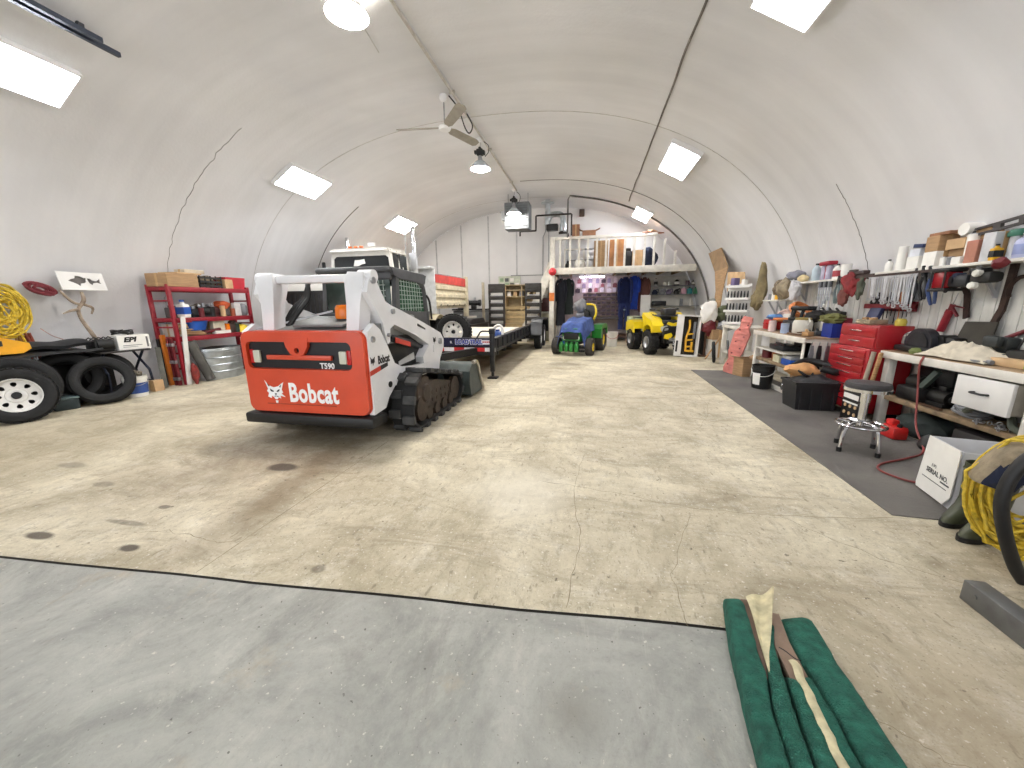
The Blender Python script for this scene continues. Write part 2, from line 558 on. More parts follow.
        c = mix(mul(spot(.4, 6.2, 1.2, 2.6, .9, 1.1), .3), c, (150, 136, 110))
        c = mix(mul(spot(-5.6, 4.6, 1.3, .5, .9, 1.2, .4), .35), c, (130, 114, 92))
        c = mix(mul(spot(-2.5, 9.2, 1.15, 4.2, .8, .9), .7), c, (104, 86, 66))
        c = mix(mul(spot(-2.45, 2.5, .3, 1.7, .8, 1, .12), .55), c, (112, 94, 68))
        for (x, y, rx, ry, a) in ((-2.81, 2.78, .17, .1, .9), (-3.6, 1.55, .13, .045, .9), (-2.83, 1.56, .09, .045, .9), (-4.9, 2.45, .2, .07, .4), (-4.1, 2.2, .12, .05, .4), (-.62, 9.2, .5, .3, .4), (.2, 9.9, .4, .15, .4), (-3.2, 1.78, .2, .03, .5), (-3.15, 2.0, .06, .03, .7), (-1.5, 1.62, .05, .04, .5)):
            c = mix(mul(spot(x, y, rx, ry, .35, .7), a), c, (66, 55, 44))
        b.inputs['Roughness'].default_value = .6
    L.new(c, b.inputs['Base Color'])
    bp = N.new('ShaderNodeBump'); bp.inputs['Strength'].default_value = .5; bp.inputs['Distance'].default_value = .01
    L.new(nz(34, 9, .75), bp.inputs['Height']); L.new(bp.outputs['Normal'], b.inputs['Normal'])
    return m
g = G()
def sy(x): return 1.575 + .066 * x + .012 * noise.noise(V((x * 1.5, 0, 0)))
xs = [-8.8 + .25 * i for i in range(38)] + [.74]
n = len(xs)
def ex(y): return max(.56, .74 - .13 * (1.62 - y))       # right edge of the grey slab, under the boards
vs = [(x, sy(x) + .009, 0) for x in xs] + [(x, 16.1, 0) for x in xs]
fs = [[i, i + 1, n + i + 1, n + i] for i in range(n - 1)]
g.add(vs, fs)
ys_ = [16.1, sy(.74) + .009] + [1.5 - .25 * i for i in range(35)]
vs = [(.74 if y > 1.62 else ex(y) + .009, y, 0) for y in ys_] + [(4.3, y, 0) for y in ys_]
m_ = len(ys_); g.add(vs, [[k, k + 1, m_ + k + 1, m_ + k] for k in range(m_ - 1)])
g.mi = 1
xf = xs[:-1]; n = len(xf)
vs = [(x, sy(x) - .009, 0) for x in xf] + [(x, -7, 0) for x in xf]
g.add(vs, [[n + i, n + i + 1, i + 1, i] for i in range(n - 1)])
ed = [(ex(y) - .009, y, 0) for y in [sy(.74) - .009] + [1.5 - .1 * i for i in range(14)] + [-7]]
vs = [(xf[-1], -7, 0), ] + ed[::-1] + [(xf[-1], sy(xf[-1]) - .009, 0)]
g.add(vs, [list(range(len(vs)))])
g.mi = 2
g.b2((-8.8, .7, -.05), (4.3, 2.2, -.006)); g.b2((-.6, -7, -.05), (1.0, .7, -.006))
# joints and cracks, thin strips let into the slab
def crack(pts, w, seed, jit=.03, n=10):
    P = catmull([V((p[0], p[1], 0)) for p in pts], n)
    for i, p in enumerate(P):
        if 0 < i < len(P) - 1: p.x += jit * noise.noise(V((i * .4, seed, 0))); p.y += jit * noise.noise(V((i * .4, seed, 7)))
    vs = []; m = len(P)
    for i, p in enumerate(P):
        d = P[min(i + 1, m - 1)] - P[max(i - 1, 0)]; d.z = 0; d.normalize()
        q = V((-d.y, d.x, 0)) * w * .62 * (.45 + .55 * abs(noise.noise(V((i * .7, seed, 3)))) * 2)
        vs += [(p.x + q.x, p.y + q.y, .0008), (p.x - q.x, p.y - q.y, .0008)]
    g.add(vs, [[2 * i, 2 * i + 2, 2 * i + 3, 2 * i + 1] for i in range(m - 1)])
g.mi = 3
crack([(-2.18, 1.46), (-2.17, 2.6), (-2.17, 3.6)], .006, 1, .004)
crack([(-.35, 2.93), (.2, 2.85), (.75, 2.72), (1.4, 2.72), (2.2, 2.83)], .005, 2)
crack([(-.07, 1.6), (-.02, 2.2), (-.08, 2.85), (.0, 3.6)], .0035, 3)
crack([(1.35, 2.72), (1.7, 2.35), (1.95, 2.2), (2.4, 2.0)], .004, 4)
crack([(-3.0, 1.7), (-2.75, 1.75), (-2.35, 1.72), (-2.18, 1.75)], .004, 5)
crack([(1.05, 1.32), (1.2, 1.22), (1.35, 1.15), (1.6, 1.1)], .0025, 6)
crack([(.8, 4.2), (1.3, 4.6), (1.7, 5.6), (1.8, 7)], .003, 7)
crack([(.5, 1.6), (.52, 2.0), (.75, 2.6)], .003, 8)
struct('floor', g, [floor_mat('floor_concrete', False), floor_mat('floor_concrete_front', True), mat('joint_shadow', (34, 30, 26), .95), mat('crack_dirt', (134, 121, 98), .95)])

# ---------- lights ----------
def emis(name, c, s):
    m = bpy.data.materials.new(name); m.use_nodes = True
    b = m.node_tree.nodes['Principled BSDF']; b.inputs['Base Color'].default_value = (.9, .9, .9, 1)
    b.inputs['Emission Color'].default_value = [lin(x) for x in c] + [1]; b.inputs['Emission Strength'].default_value = s
    return m
TUBE = emis('lit_tube', (247, 249, 255), 46)
TUBE2 = emis('lit_tube_rear', (255, 252, 248), 58)
BULB = emis('lit_lens', (255, 248, 236), 190)
HOUS = mat('fixture_white', (236, 236, 236), .4, var=.03)
def fixture(label, x, y0, y1, w=.62, group=None, tm=None):
    z = arch_z(x); nrm = arch_normal(x)
    ax = V((0, 1, 0)); sx = ax.cross(nrm)  # in-plane
    yc, L = (y0 + y1) / 2, y1 - y0
    m = MX((sx, ax, nrm)).transposed()
    t = thing('ceiling_light', label, 'ceiling light', (x, yc, z), 0, group, rot=m.to_euler())
    g = G()
    h = .09
    g.box((0, 0, .015), (w, L, .03))
    for s in (-1, 1):
        g.box((s * w / 2, 0, h / 2), (.02, L, h)); g.box((0, s * L / 2, h / 2), (w + .02, .02, h))
    for k in range(3):
        g.prism([((k - 1) * w / 4 - .02, .03), ((k - 1) * w / 4 + .02, .03), ((k - 1) * w / 4, .075)], L * .98)
    part('housing', g, HOUS, t)
    for k in range(4):
        g = G(); xx = (k - 1.5) * w / 4
        g.cyl((xx, -L * .48, .06), (xx, L * .48, .06), .021, n=8)
        part('lamp_tube', g, tm or TUBE, t)
    return t
fixture('four-tube fluorescent fixture cut off at the left edge of the photo', -6.57, 2.95, 4.16, .56)
fixture('four-tube fluorescent fixture on the left ceiling above the white cab', -6.5, 7.5, 8.75, .62)
fixture('farthest four-tube fixture on the left, near the truck exhaust stack', -6.55, 12.1, 13.5, .62, tm=TUBE2)
fixture('fluorescent fixture cut off at the top edge on the right ceiling', 1.83, 3.75, 4.98, .62)
fixture('boxy fluorescent fixture midway along the right ceiling', 1.76, 8.45, 9.95, .62)
fixture('fluorescent fixture on the right ceiling above the loft railing', 1.68, 13.55, 15.05, .58)

# big round high bay near the camera
def bay(label, x, y, zlamp, r, shade=True):
    zc = arch_z(x)
    t = thing('high_bay_lamp', label, 'ceiling lamp', (x, y, zc))
    d = zc - zlamp
    g = G(); g.cyl((0, 0, 0), (0, 0, -.05), .07, n=14); g.lathe([(0, -.05), (.05, -.05), (.03, -.09), (0, -.09)], 12)
    part('ceiling_mount', g, HOUS, t)
    if d > .4:
        g = G(); g.tube([(.02, 0, -.07), (.02, 0, -d * .2), (-.01, 0, -d * .3), (0, 0, -d * .42)], .008, smooth=5); part('hook', g, STEEL, t)
        g = G(); g.box((0, 0, -d * .45), (.15, .12, .14), bev=.02); g.box((-.09, 0, -d * .44), (.08, .09, .07), bev=.01); g.box((.09, 0, -d * .47), (.06, .1, .09), bev=.01); g.box((0, 0, -d * .33), (.06, .06, .07), bev=.01)
        part('ballast_box', g, BLACK, t)
        g = G(); g.tube([(.1, 0, -d * .12), (.2, .02, -d * .25), (.2, .02, -d * .45), (.12, 0, -d * .6)], .009, smooth=6); part('power_cord', g, DARK, t)
        g = G(); g.lathe([(.0, -d * .6), (.05, -d * .6), (.055, -d * .7), (.1, -d * .78), (.13, -d * .86)], 18); g.cyl((0, 0, -d * .5), (0, 0, -d * .62), .03, n=10)
        part('lamp_holder', g, STEEL, t)
    g = G(); g.lathe([(r * .45, -d + .16), (r * .7, -d + .1), (r * .92, -d + .03), (r, -d), (r * .97, -d), (r * .88, -d + .03), (r * .4, -d + .13)], 28)
    part('reflector', g, CLEARB if d > .4 else HOUS, t)
    g = G(); g.lathe([(0, -d - .05), (r * .3, -d - .045), (r * .6, -d - .025), (r * .85, -d + .005), (r * .8, -d + .02), (0, -d + .03)], 24)
    part('lit_lens', g, BULB, t)
    return t
bay('large round lit lamp at the top of the ceiling above the loader', -2.9, 4.7, 4.82, .25)
bay('hanging high-bay lamp with black ballast beside the ceiling fan', -2.6, 9.2, 4.55, .24)
bay('hanging high-bay lamp in front of the square grey heater', -2.6, 13.2, 4.43, .25)

w = bpy.data.worlds.new('daylight'); scn.world = w; w.use_nodes = True
bg = w.node_tree.nodes['Background']; bg.inputs[0].default_value = (.93, .96, 1, 1); bg.inputs[1].default_value = 1.6
scn.view_settings.view_transform = 'Standard'; scn.view_settings.look = 'None'; scn.view_settings.exposure = .62; scn.view_settings.gamma = 1
scn.view_settings.use_curve_mapping = False
# ---------- compact track loader ----------
def build_loader():
    t = thing('track_loader', 'white and orange compact track loader with black rubber tracks, parked tail first', 'loader', (-2.935, 3.8, 0))
    DGREY = mat('loader_dark_grey', (82, 83, 85), .5, .2, var=.15, sc=6)
    UNDER = mat('undercarriage_brown', (62, 50, 42), .6, .3, var=.35, sc=9, bump=.2)
    BADGE = mat('badge_white', (246, 246, 246), .5, var=.02)
    INK = mat('badge_ink', (34, 30, 34), .5, var=.05)
    # tailgate
    g = G()
    y = -.46
    outer = rrect(1.48, .88, .09, 6, 0, .80)
    DX = -.045
    win = rrect(1.26, .29, .06, 5, DX, .985)
    # scallop of the handle intrudes into the dark window
    g.prism(outer, .16, ax='XZ', off=-.34, holes=[])
    inset = [(x * .985, .80 + (z - .80) * .985) for x, z in outer]
    hole = [(x, z) for x, z in win]
    g.prism(inset, .05, ax='XZ', off=y + .02, holes=[hole])
    k = len(outer); a = [(x, -.42, z) for x, z in outer]; b = [(x, y + .045, z) for x, z in inset]
    g.add(a + b, [[i, (i + 1) % k, k + (i + 1) % k, k + i] for i in range(k)])
    g.prism([(DX + a, b - .02) for a, b in ((-.15, 1.2), (-.13, 1.1), (-.08, 1.02), (-.03, 1.0), (.03, 1.0), (.08, 1.02), (.13, 1.1), (.15, 1.2))], .055, off=y + .018, holes=[circ(.03, 14, DX, 1.04)])
    g.box((DX, y + .012, .965), (.78, .03, .05), bev=.006)
    tg = part('tailgate', g, ORANGE, t)
    g = G(); g.prism(rrect(1.25, .28, .05, 5, DX, .985), .01, off=y + .035); part('tailgate_recess', g, mat('recess_black', (22, 20, 26), .3, var=.1), tg)
    for s in (-1, 1):
        g = G(); g.box((DX + s * .52, y + .015, .97), (.085, .03, .135), bev=.012); part('tail_lamp', g, mat('tail_lens_pale', (206, 206, 190), .25, var=.05), tg, 'pale square tail lamp')
        g = G(); g.box((DX + s * .588, y + .02, .97), (.05, .02, .15), bev=.008); part('reflector', g, REDLENS, tg)
    g = G(); g.tube([(-.5, y - .006, .455), (.35, y - .006, .455)], .004, n=5); part('tailgate_seam', g, mat('seam_dark_orange', (150, 46, 26), .5), tg)
    text('Bobcat', .285, BADGE, tg, (.085, y - .006, .575), (PI / 2, 0, 0), 'maker_lettering', .009, .002, .7)
    g = G(); g.lathe([(0, 0), (.012, 0)], 10, (.375, y - .007, .505), (PI / 2, 0, 0)); part('maker_lettering', g, BADGE, tg)
    text('T590', .085, BADGE, tg, (.27, y + .028, .875), (PI / 2, 0, 0), 'model_number', .002, .002, .95)
    def head(par, sc, loc, rot, m1, m2, nm):
        P = [(-.5, .55), (-.3, .3), (-.05, .22), (.2, .28), (.5, .48), (.37, .12), (.42, -.02), (.32, -.06), (.52, -.22), (.25, -.17), (.27, -.3), (.14, -.24), (.08, -.34), (-.04, -.34), (-.1, -.24), (-.22, -.18), (-.24, -.3), (-.42, -.22), (-.34, -.06), (-.44, .04), (-.36, .14)]
        g = G(); g.prism([(x * sc, z * sc) for x, z in P], .004)
        g.prism([(x * sc, z * sc) for x, z in ((-.04, -.4), (.1, -.4), (.08, -.52), (-.02, -.52))], .004)
        h = part(nm, g, m1, par, None, loc, rot)
        g = G()
        for q in (((-.26, .16), (-.04, .04), (-.1, .0), (-.22, .04)), ((.26, .16), (.08, .04), (.14, .0), (.24, .05)), ((-.03, -.06), (.09, -.06), (.03, -.16)), ((-.1, -.2), (.02, -.17), (.0, -.22)), ((.06, -.17), (.2, -.22), (.05, -.22)), ((-.32, .28), (-.38, .4), (-.24, .26)), ((.26, .26), (.38, .36), (.32, .22))):
            g.prism([(x * sc, z * sc) for x, z in q], .003, off=-.003)
        return h, part(nm + '_features', g, m2, par, None, loc, rot)
    head(tg, .235, (-.385, y - .006, .585), (0, 0, 0), BADGE, INK, 'cat_head_badge')
    # bumper
    g = G(); g.box((0, -.36, .29), (1.58, .3, .12), bev=.03); g.box((0, .1, .22), (1.1, .5, .14), bev=.03)
    part('rear_bumper', g, BLACK, t)
    # chassis
    g = G(); g.b2((-.68, -.36, .28), (.68, 1.5, .72), .03); g.b2((-.62, -.2, .7), (.62, 1.35, 1.12), .03)
    g.b2((-.6, 1.2, .5), (.6, 1.55, .85), .03)
    part('chassis', g, BLACK, t)
    # engine hood
    g = G(); vs = [(-.68, -.36, 1.22), (.68, -.36, 1.22), (.66, .3, 1.36), (-.66, .3, 1.36), (-.68, -.36, 1.05), (.68, -.36, 1.05), (.66, .3, 1.05), (-.66, .3, 1.05)]
    g.add(vs, [[0, 1, 2, 3], [4, 5, 1, 0], [5, 6, 2, 1], [6, 7, 3, 2], [7, 4, 0, 3], [7, 6, 5, 4]])
    g.box((.05, -.1, 1.31), (.62, .3, .03), (rad(12), 0, 0), bev=.012); g.b2((-.6, .2, 1.1), (.6, 1.0, 1.36), .03)
    hd = part('engine_hood', g, mat('hood_grey', (128, 130, 130), .5, .1, var=.15, sc=5), t)
    g = G(); g.bar((-.68, -.3, 1.24), (-.1, .24, 1.43), .03, .02); part('hood_prop', g, LGREY, hd)
    # side panels + arms
    panel = [(-.41, 1.23), (-.28, 1.31), (-.17, 1.24), (-.05, 1.06), (.08, .84), (.25, .77), (.6, .73), (1.05, .70), (1.05, .56), (.05, .58), (-.1, .48), (-.18, .38), (-.41, .36)]
    arm = [(-.34, 1.8), (-.28, 1.83), (-.2, 1.68), (-.1, 1.53), (.0, 1.49), (.21, 1.43), (.69, 1.28), (1.22, 1.1), (1.32, 1.0), (1.3, .88), (1.17, .74), (1.12, .6), (1.0, .55), (.82, .6), (.68, .72), (.66, .83), (.84, .97), (.49, 1.13), (.04, 1.28), (-.05, 1.24), (-.07, 1.1), (-.12, 1.08), (-.15, 1.15), (-.18, 1.3), (-.31, 1.48), (-.42, 1.62)]
    arm = [((a + 3.8) * 1.05 - 3.8, 1.5 + (b - 1.5) * 1.05) for a, b in arm]
    for s in (-1, 1):
        g = G(); g.prism(panel, .06, ax='YZ', off=s * .725)
        for (yy, zz) in ((-.38, .6), (-.3, .5), (-.38, .5)): g.cyl((s * .75, yy, zz), (s * .76, yy, zz), .012, n=8)
        p = part('side_panel', g, LWHITE, t)
        g = G(); g.lathe([(0, .02), (.03, .018), (.035, 0)], 14, (s * .755, -.33, 1.15), (0, s * PI / 2, 0)); part('panel_bolt', g, STEEL, p)
        if s > 0:
            text('Bobcat', .12, INK, p, (.758, -.15, .92), (PI / 2, 0, PI / 2), 'maker_lettering', .004, .001, .68)
            h1, h2 = head(p, .085, (.758, -.365, .93), (0, 0, PI / 2), INK, INK, 'cat_head_badge')
            g = G(); g.prism([(-.43, .78), (-.23, .81), (-.23, .86), (-.43, .83)], .004, ax='YZ', off=.757); part('panel_stripe', g, mat('stripe_red', (180, 50, 40), .5), p)
            g = G(); g.prism([(-.23, .81), (-.08, .835), (-.08, .875), (-.23, .86)], .004, ax='YZ', off=.757); part('panel_stripe', g, INK, p)
            g = G(); g.cyl((.755, -.06, .62), (.765, -.06, .62), .035, n=14); part('panel_plug', g, BLACK, p)
        g = G(); g.prism(arm, .13, ax='YZ', off=s * .68)
        g.prism([(1.2, .92), (1.3, .95), (1.3, .85), (1.2, .82)], .15, ax='YZ', off=s * .68)
        # rear upright
        b = [(s * .50, -.30, 1.22), (s * .64, -.30, 1.22), (s * .66, -.14, 1.22), (s * .50, -.14, 1.22)]
        m_ = [(s * .50, -.26, 1.5), (s * .66, -.26, 1.5), (s * .69, -.1, 1.5), (s * .5, -.1, 1.5)]
        c = [(s * .49, -.24, 1.76), (s * .71, -.24, 1.76), (s * .72, .0, 1.76), (s * .49, .0, 1.76)]
        d = [(s * .51, -.2, 1.84), (s * .69, -.2, 1.83), (s * .7, -.04, 1.83), (s * .51, -.04, 1.84)]
        q = [[0, 1, 2, 3]] + [[i + 4 * l, (i + 1) % 4 + 4 * l, (i + 1) % 4 + 4 * l + 4, i + 4 * l + 4] for l in range(3) for i in range(4)] + [[12, 13, 14, 15]]
        g.add(b + m_ + c + d, q)
        g.cyl((s * .6, -.12, 1.79), (s * .765, -.12, 1.79), .07, n=18)
        for i, q in enumerate(g.v): g.v[i] = (q[0] + s * (-.055 + .06 * max(0, q[1] + .1) / 1.4), q[1], q[2])
        la = part('lift_arm', g, LWHITE, t)
        for (yy, zz, r) in ((-.14, 1.75, .035), (.2, 1.42, .03), (1.42, .96, .045), (.08, 1.16, .022)):
            g = G(); g.cyl((s * (.687 + .06 * max(0, yy + .1) / 1.4), yy, zz), (s * (.717 + .06 * max(0, yy + .1) / 1.4), yy, zz), r, n=14); part('pivot_pin', g, STEEL, la)
        if s > 0:
            g = G(); g.prism([(.78, 1.25), (1.13, 1.13), (1.13, 1.11), (.78, 1.22)], .01, ax='YZ', off=.732); part('arm_sticker', g, INK, la)
            head(la, .09, (.752, 1.25, .99), (0, 0, PI / 2), INK, INK, 'cat_head_badge')
        g = G(); g.cyl((s * .64, .18, 1.12), (s * .64, .8, .98), .05, n=14); g.cyl((s * .64, .78, .98), (s * .64, 1.3, .86), .028, n=12); part('lift_cylinder', g, DARK, t)
        g = G(); g.prism([(.22, 1.06), (.58, .97), (.58, 1.03), (.22, 1.12)], .01, ax='YZ', off=s * .71); part('arm_stripe', g, mat('stripe_red', (200, 60, 40), .5), t)
        g = G(); g.prism([(.25, .78), (.67, .8), (.65, .89), (.25, .83)], .008, ax='YZ', off=s * .71); part('serial_plate', g, LGREY, t)
    g = G(); g.box((0, -.14, 1.775), (.92, .1, .085), bev=.02); part('arm_cross_tube', g, LWHITE, t)
    # cab
    g = G()
    for s in (-1, 1):
        g.prism([(.22, 1.2), (.30, 1.88), (.38, 1.92), (.34, 1.2)], .07, ax='YZ', off=s * .6)
        g.tube([(s * .6, .92, 1.88), (s * .6, 1.08, 1.78), (s * .6, 1.14, 1.5), (s * .6, 1.24, .9)], .045, n=8, smooth=5)
        g.prism([(.25, 1.9), (.2, 1.99), (1.15, 1.95), (1.1, 1.82), (.9, 1.84), (.42, 1.86)], .09, ax='YZ', off=s * .6)
        g.prism([(.28, 1.2), (1.2, 1.2), (1.24, 1.42), (.9, 1.42), (.3, 1.47)], .06, ax='YZ', off=s * .6)
    g.box((0, .66, 1.955), (1.26, 1.0, .07), (rad(-2), 0, 0), bev=.03)
    g.box((0, .27, 1.9), (1.2, .08, .1), bev=.02); g.box((0, 1.12, 1.86), (1.2, .08, .1), bev=.02); g.box((0, .25, 1.33), (1.2, .08, .2), bev=.02)
    cb = part('cab_frame', g, DGREY, t)
    GR = mat('cab_side_glass', (60, 96, 74), .12, var=.3, sc=4)  # green tint is a reflection put into the glass colour
    for s in (-1, 1):
        g = G(); g.prism([(.36, 1.86), (.88, 1.86), (1.06, 1.75), (1.12, 1.42), (.36, 1.44)], .012, ax='YZ', off=s * .585); part('side_window', g, GR, cb)
        g = G()
        for k in range(9): g.bar((s * .6, .4 + k * .075, 1.44), (s * .6, .4 + k * .072, 1.86), .008, .008)
        for k in range(7): g.bar((s * .6, .36, 1.48 + k * .06), (s * .6, 1.08, 1.48 + k * .055), .008, .008)
        part('window_guard', g, mat('guard_pale', (176, 190, 180), .5), cb)
        g = G(); g.tube([(s * .66, 1.1, 1.66), (s * .68, 1.16, 1.56), (s * .68, 1.2, 1.3)], .018, smooth=5); part('grab_handle', g, BLACK, cb)
    g = G(); g.box((0, .27, 1.63), (1.1, .012, .44)); part('rear_window', g, mat('cab_rear_glass', (48, 70, 62), .12, var=.4, sc=3), cb)
    g = G()
    for k in range(6): g.bar((.1 + k * .07, .25, 1.44), (.1 + k * .07, .25, 1.84), .008, .008)
    for k in range(5): g.bar((.08, .25, 1.5 + k * .07), (.48, .25, 1.5 + k * .07), .008, .008)
    part('window_guard', g, mat('guard_pale', (176, 190, 180), .5), cb)
    g = G(); g.box((0, .75, 1.15), (.6, .5, .3), bev=.05); g.box((0, .55, 1.5), (.5, .14, .55), bev=.05); part('operator_seat', g, BLACK, cb)
    cb.scale = (.83, 1.05, .978); cb.location = (0, .36, 0)
    # hoses, beacon
    for k in range(3):
        g = G(); g.tube([(-.5 + .03 * k, -.1, 1.26), (-.46 + .05 * k, .02, 1.45), (-.36 + .03 * k, .1, 1.58), (-.3, .12, 1.72), (-.36, .2, 1.8)], .028, smooth=6); part('hydraulic_hose', g, BLACK, t)
    g = G(); g.tube([(.36, .1, 1.35), (.42, .12, 1.5), (.35, .15, 1.62), (.42, .18, 1.74)], .022, smooth=6); part('hydraulic_hose', g, BLACK, t)
    g = G(); g.lathe([(0, .0), (.1, .0), (.105, .03), (.1, .12), (.08, .15), (0, .155)], 20, (.235, .0, 1.35)); b_ = part('beacon_lens', g, AMBER, t, 'amber warning beacon')
    g = G(); g.cyl((.235, .0, 1.28), (.235, .0, 1.355), .09, n=16); part('beacon_base', g, BLACK, t)
    # tracks
    def hull_path():
        cs = [(.33, .41, .32), (1.45, .26, .245), (.2, .26, .245)]
        pts = []
        for (cy, cz, r) in cs:
            for k in range(72): a = 2 * PI * k / 72; pts.append((cy + r * math.cos(a), cz + r * math.sin(a)))
        pts = sorted(set((round(x, 4), round(z, 4)) for x, z in pts))
        def half(ps):
            h = []
            for p in ps:
                while len(h) > 1 and (h[-1][0] - h[-2][0]) * (p[1] - h[-2][1]) - (h[-1][1] - h[-2][1]) * (p[0] - h[-2][0]) <= 0: h.pop()
                h.append(p)
            return h
        lo = half(pts); up = half(pts[::-1])
        loop = lo[:-1] + up[:-1]
        # resample evenly
        L = [0]
        for i in range(len(loop)):
            a, b = loop[i], loop[(i + 1) % len(loop)]; L.append(L[-1] + math.dist(a, b))
        out = []; n = 90
        for k in range(n):
            d = L[-1] * k / n
            i = max(j for j in range(len(loop)) if L[j] <= d)
            a, b = loop[i], loop[(i + 1) % len(loop)]; f = (d - L[i]) / max(1e-6, L[i + 1] - L[i])
            out.append((a[0] + (b[0] - a[0]) * f, a[1] + (b[1] - a[1]) * f))
        return out
    path = hull_path(); n = len(path)
    for s in (-1, 1):
        g = G(); x0, x1 = s * .72, s * 1.0
        cy, cz = .8, .3
        vs = []; nrm = []
        for i in range(n):
            d = V((path[(i + 1) % n][0] - path[i - 1][0], path[(i + 1) % n][1] - path[i - 1][1])).normalized(); nn = V((d.y, -d.x)); nrm.append((d, nn))
            p = V(path[i])
            for (x, o) in ((x0, 0), (x1, 0), (x1, -.03), (x0, -.03)): q = p - nn * (.022 - o - 0); q = p + nn * (-.02 + o); vs.append((x, q.x, q.y))
        fs = []
        for i in range(n):
            j = (i + 1) % n
            for k in range(4): fs.append([i * 4 + k, i * 4 + (k + 1) % 4, j * 4 + (k + 1) % 4, j * 4 + k])
        g.add(vs, fs)
        g.mi = 1
        for i in range(0, n, 5):
            d, nn = nrm[i]; p = V(path[i])
            for (xa, xb, sh) in ((.70, .845, 0), (.865, 1.015, .95)):
                q = p + nn * -.012 + d * (.035 * sh * 2)
                a = math.atan2(d.y, d.x)
                g.box((s * (xa + xb) / 2, q.x, q.y), (xb - xa, .098, .052), (a, 0, 0), bev=.006, seg=1)
        part('track', g, [RUBBER, mat('worn_tread_grey', (66, 66, 66), .7, var=.35, sc=9)], t)
        g = G(); X = s * .9
        g.prism([(.25, .16), (1.45, .14), (1.5, .34), (1.2, .42), (.75, .52), (.45, .55), (.2, .4)], .12, ax='YZ', off=s * .88)
        for k in range(4): g.cyl((X, .5 + k * .25, .13), (s * .965, .5 + k * .25, .13), .085, n=16)
        for (yy, zz, r) in ((1.43, .26, .17), (.3, .25, .16)): g.cyl((X, yy, zz), (s * .965, yy, zz), r, n=24)
        g.lathe([(0, .05), (.1, .05), (.12, .03), (.2, .02), (.22, 0)], 20, (s * .935, .4, .42), (0, s * PI / 2, 0))
        for k in range(5):
            for j in range(2): g.cyl((s * .93, .65 + k * .15, .27 + j * .1 - k * .01), (s * .948, .65 + k * .15, .27 + j * .1 - k * .01), .028, n=10)
        part('track_frame', g, UNDER, t)
    # bucket on the front
    BK = mat('bucket_dark_grey', (64, 74, 74), .5, .3, var=.25, sc=6); WORN = mat('worn_bucket_edge', (186, 178, 164), .45, .4, var=.3, sc=9)
    g = G()
    prof = [(1.75, .1), (1.7, .28), (1.72, .45), (1.83, .54), (2.05, .56)]
    sh = prof + [(2.05, .53), (1.85, .51), (1.76, .43), (1.74, .28), (1.79, .13), (2.4, .04), (2.4, .01), (1.8, .04)]
    g.prism(sh, 2.2, ax='YZ')
    g.b2((-.5, 1.5, .15), (.5, 1.75, .6), .03)
    bk = part('bucket', g, BK, t)
    for s in (-1, 1):
        g = G(); g.prism([(1.76, .06), (1.71, .28), (1.73, .45), (1.84, .54), (2.05, .56), (2.2, .36), (2.4, .02)], .02, ax='YZ', off=s * 1.1); part('bucket_side', g, BK, bk)
        g = G(); g.tube([(s * 1.115, 1.9, .565), (s * 1.115, 2.06, .56), (s * 1.12, 2.15, .47), (s * 1.12, 2.22, .34), (s * 1.12, 2.32, .2), (s * 1.12, 2.42, .03)], .032, n=6, smooth=3); part('side_edge', g, WORN, bk)
    return t
build_loader()
# ---------- wheels ----------
def tire_geo(g, R_, w, ri, n=48, tread=True, seed=0):
    """tyre round the X axis, centre at origin"""
    b = w / 2
    prof = [(ri, -b * .82), (ri + (R_ - ri) * .12, -b * .95), (ri + (R_ - ri) * .5, -b * 1.04), (ri + (R_ - ri) * .82, -b * .98), (R_ - .006, -b * .74), (R_, -b * .45), (R_, b * .45), (R_ - .006, b * .74), (ri + (R_ - ri) * .82, b * .98), (ri + (R_ - ri) * .5, b * 1.04), (ri + (R_ - ri) * .12, b * .95), (ri, b * .82), (ri - .004, b * .5), (ri + .04, b * .45), (ri + .05, 0), (ri + .04, -b * .45), (ri - .004, -b * .5), (ri, -b * .82)]
    g.lathe(prof, n, rot=(0, PI / 2, 0))
    if tread:
        for k in range(n):
            a = 2 * PI * k / n
            for q, xx in enumerate((-.5, 0, .5)):
                aa = a + (q % 2) * PI / n
                g.box((xx * b * 1.25, math.cos(aa) * R_, math.sin(aa) * R_), (b * .5, 2 * PI * R_ / n * .7, .018), (aa - PI / 2, 0, .25 * (q - 1)), bev=0)
    return g
def rim8_geo(g, r, w, face=1, slots=8):
    """white steel wheel disc with slots; face is +X or -X"""
    f = face
    g.lathe([(r, -w * .42), (r * .97, -w * .42), (r * .9, -w * .1), (r * .88, w * .1), (r * .97, w * .42), (r, w * .42)], 36, rot=(0, PI / 2, 0))
    holes = []
    for k in range(slots):
        a = 2 * PI * k / slots
        holes.append([(r * (.66 + .14 * math.cos(j)) * math.cos(a) - r * .12 * (1 + .35 * math.cos(j)) * math.sin(j) * math.sin(a), r * (.66 + .14 * math.cos(j)) * math.sin(a) + r * .12 * (1 + .35 * math.cos(j)) * math.sin(j) * math.cos(a)) for q, j in enumerate([2 * PI * i / 8 for i in range(8)])])
    holes.append(circ(r * .2, 16))
    keep = g.X
    g.prism(circ(r * .9, 36), .01, holes=holes, ax='YZ', off=f * w * .12)
    g.lathe([(r * .45, 0), (r * .4, .02), (r * .22, .024)], 24, (f * (w * .12 + .004), 0, 0), (0, f * PI / 2, 0))
    for k in range(5):
        a = 2 * PI * k / 5
        g.cyl((f * w * .12, r * .32 * math.cos(a), r * .32 * math.sin(a)), (f * (w * .12 + .04), r * .32 * math.cos(a), r * .32 * math.sin(a)), .012, n=6)
    return g
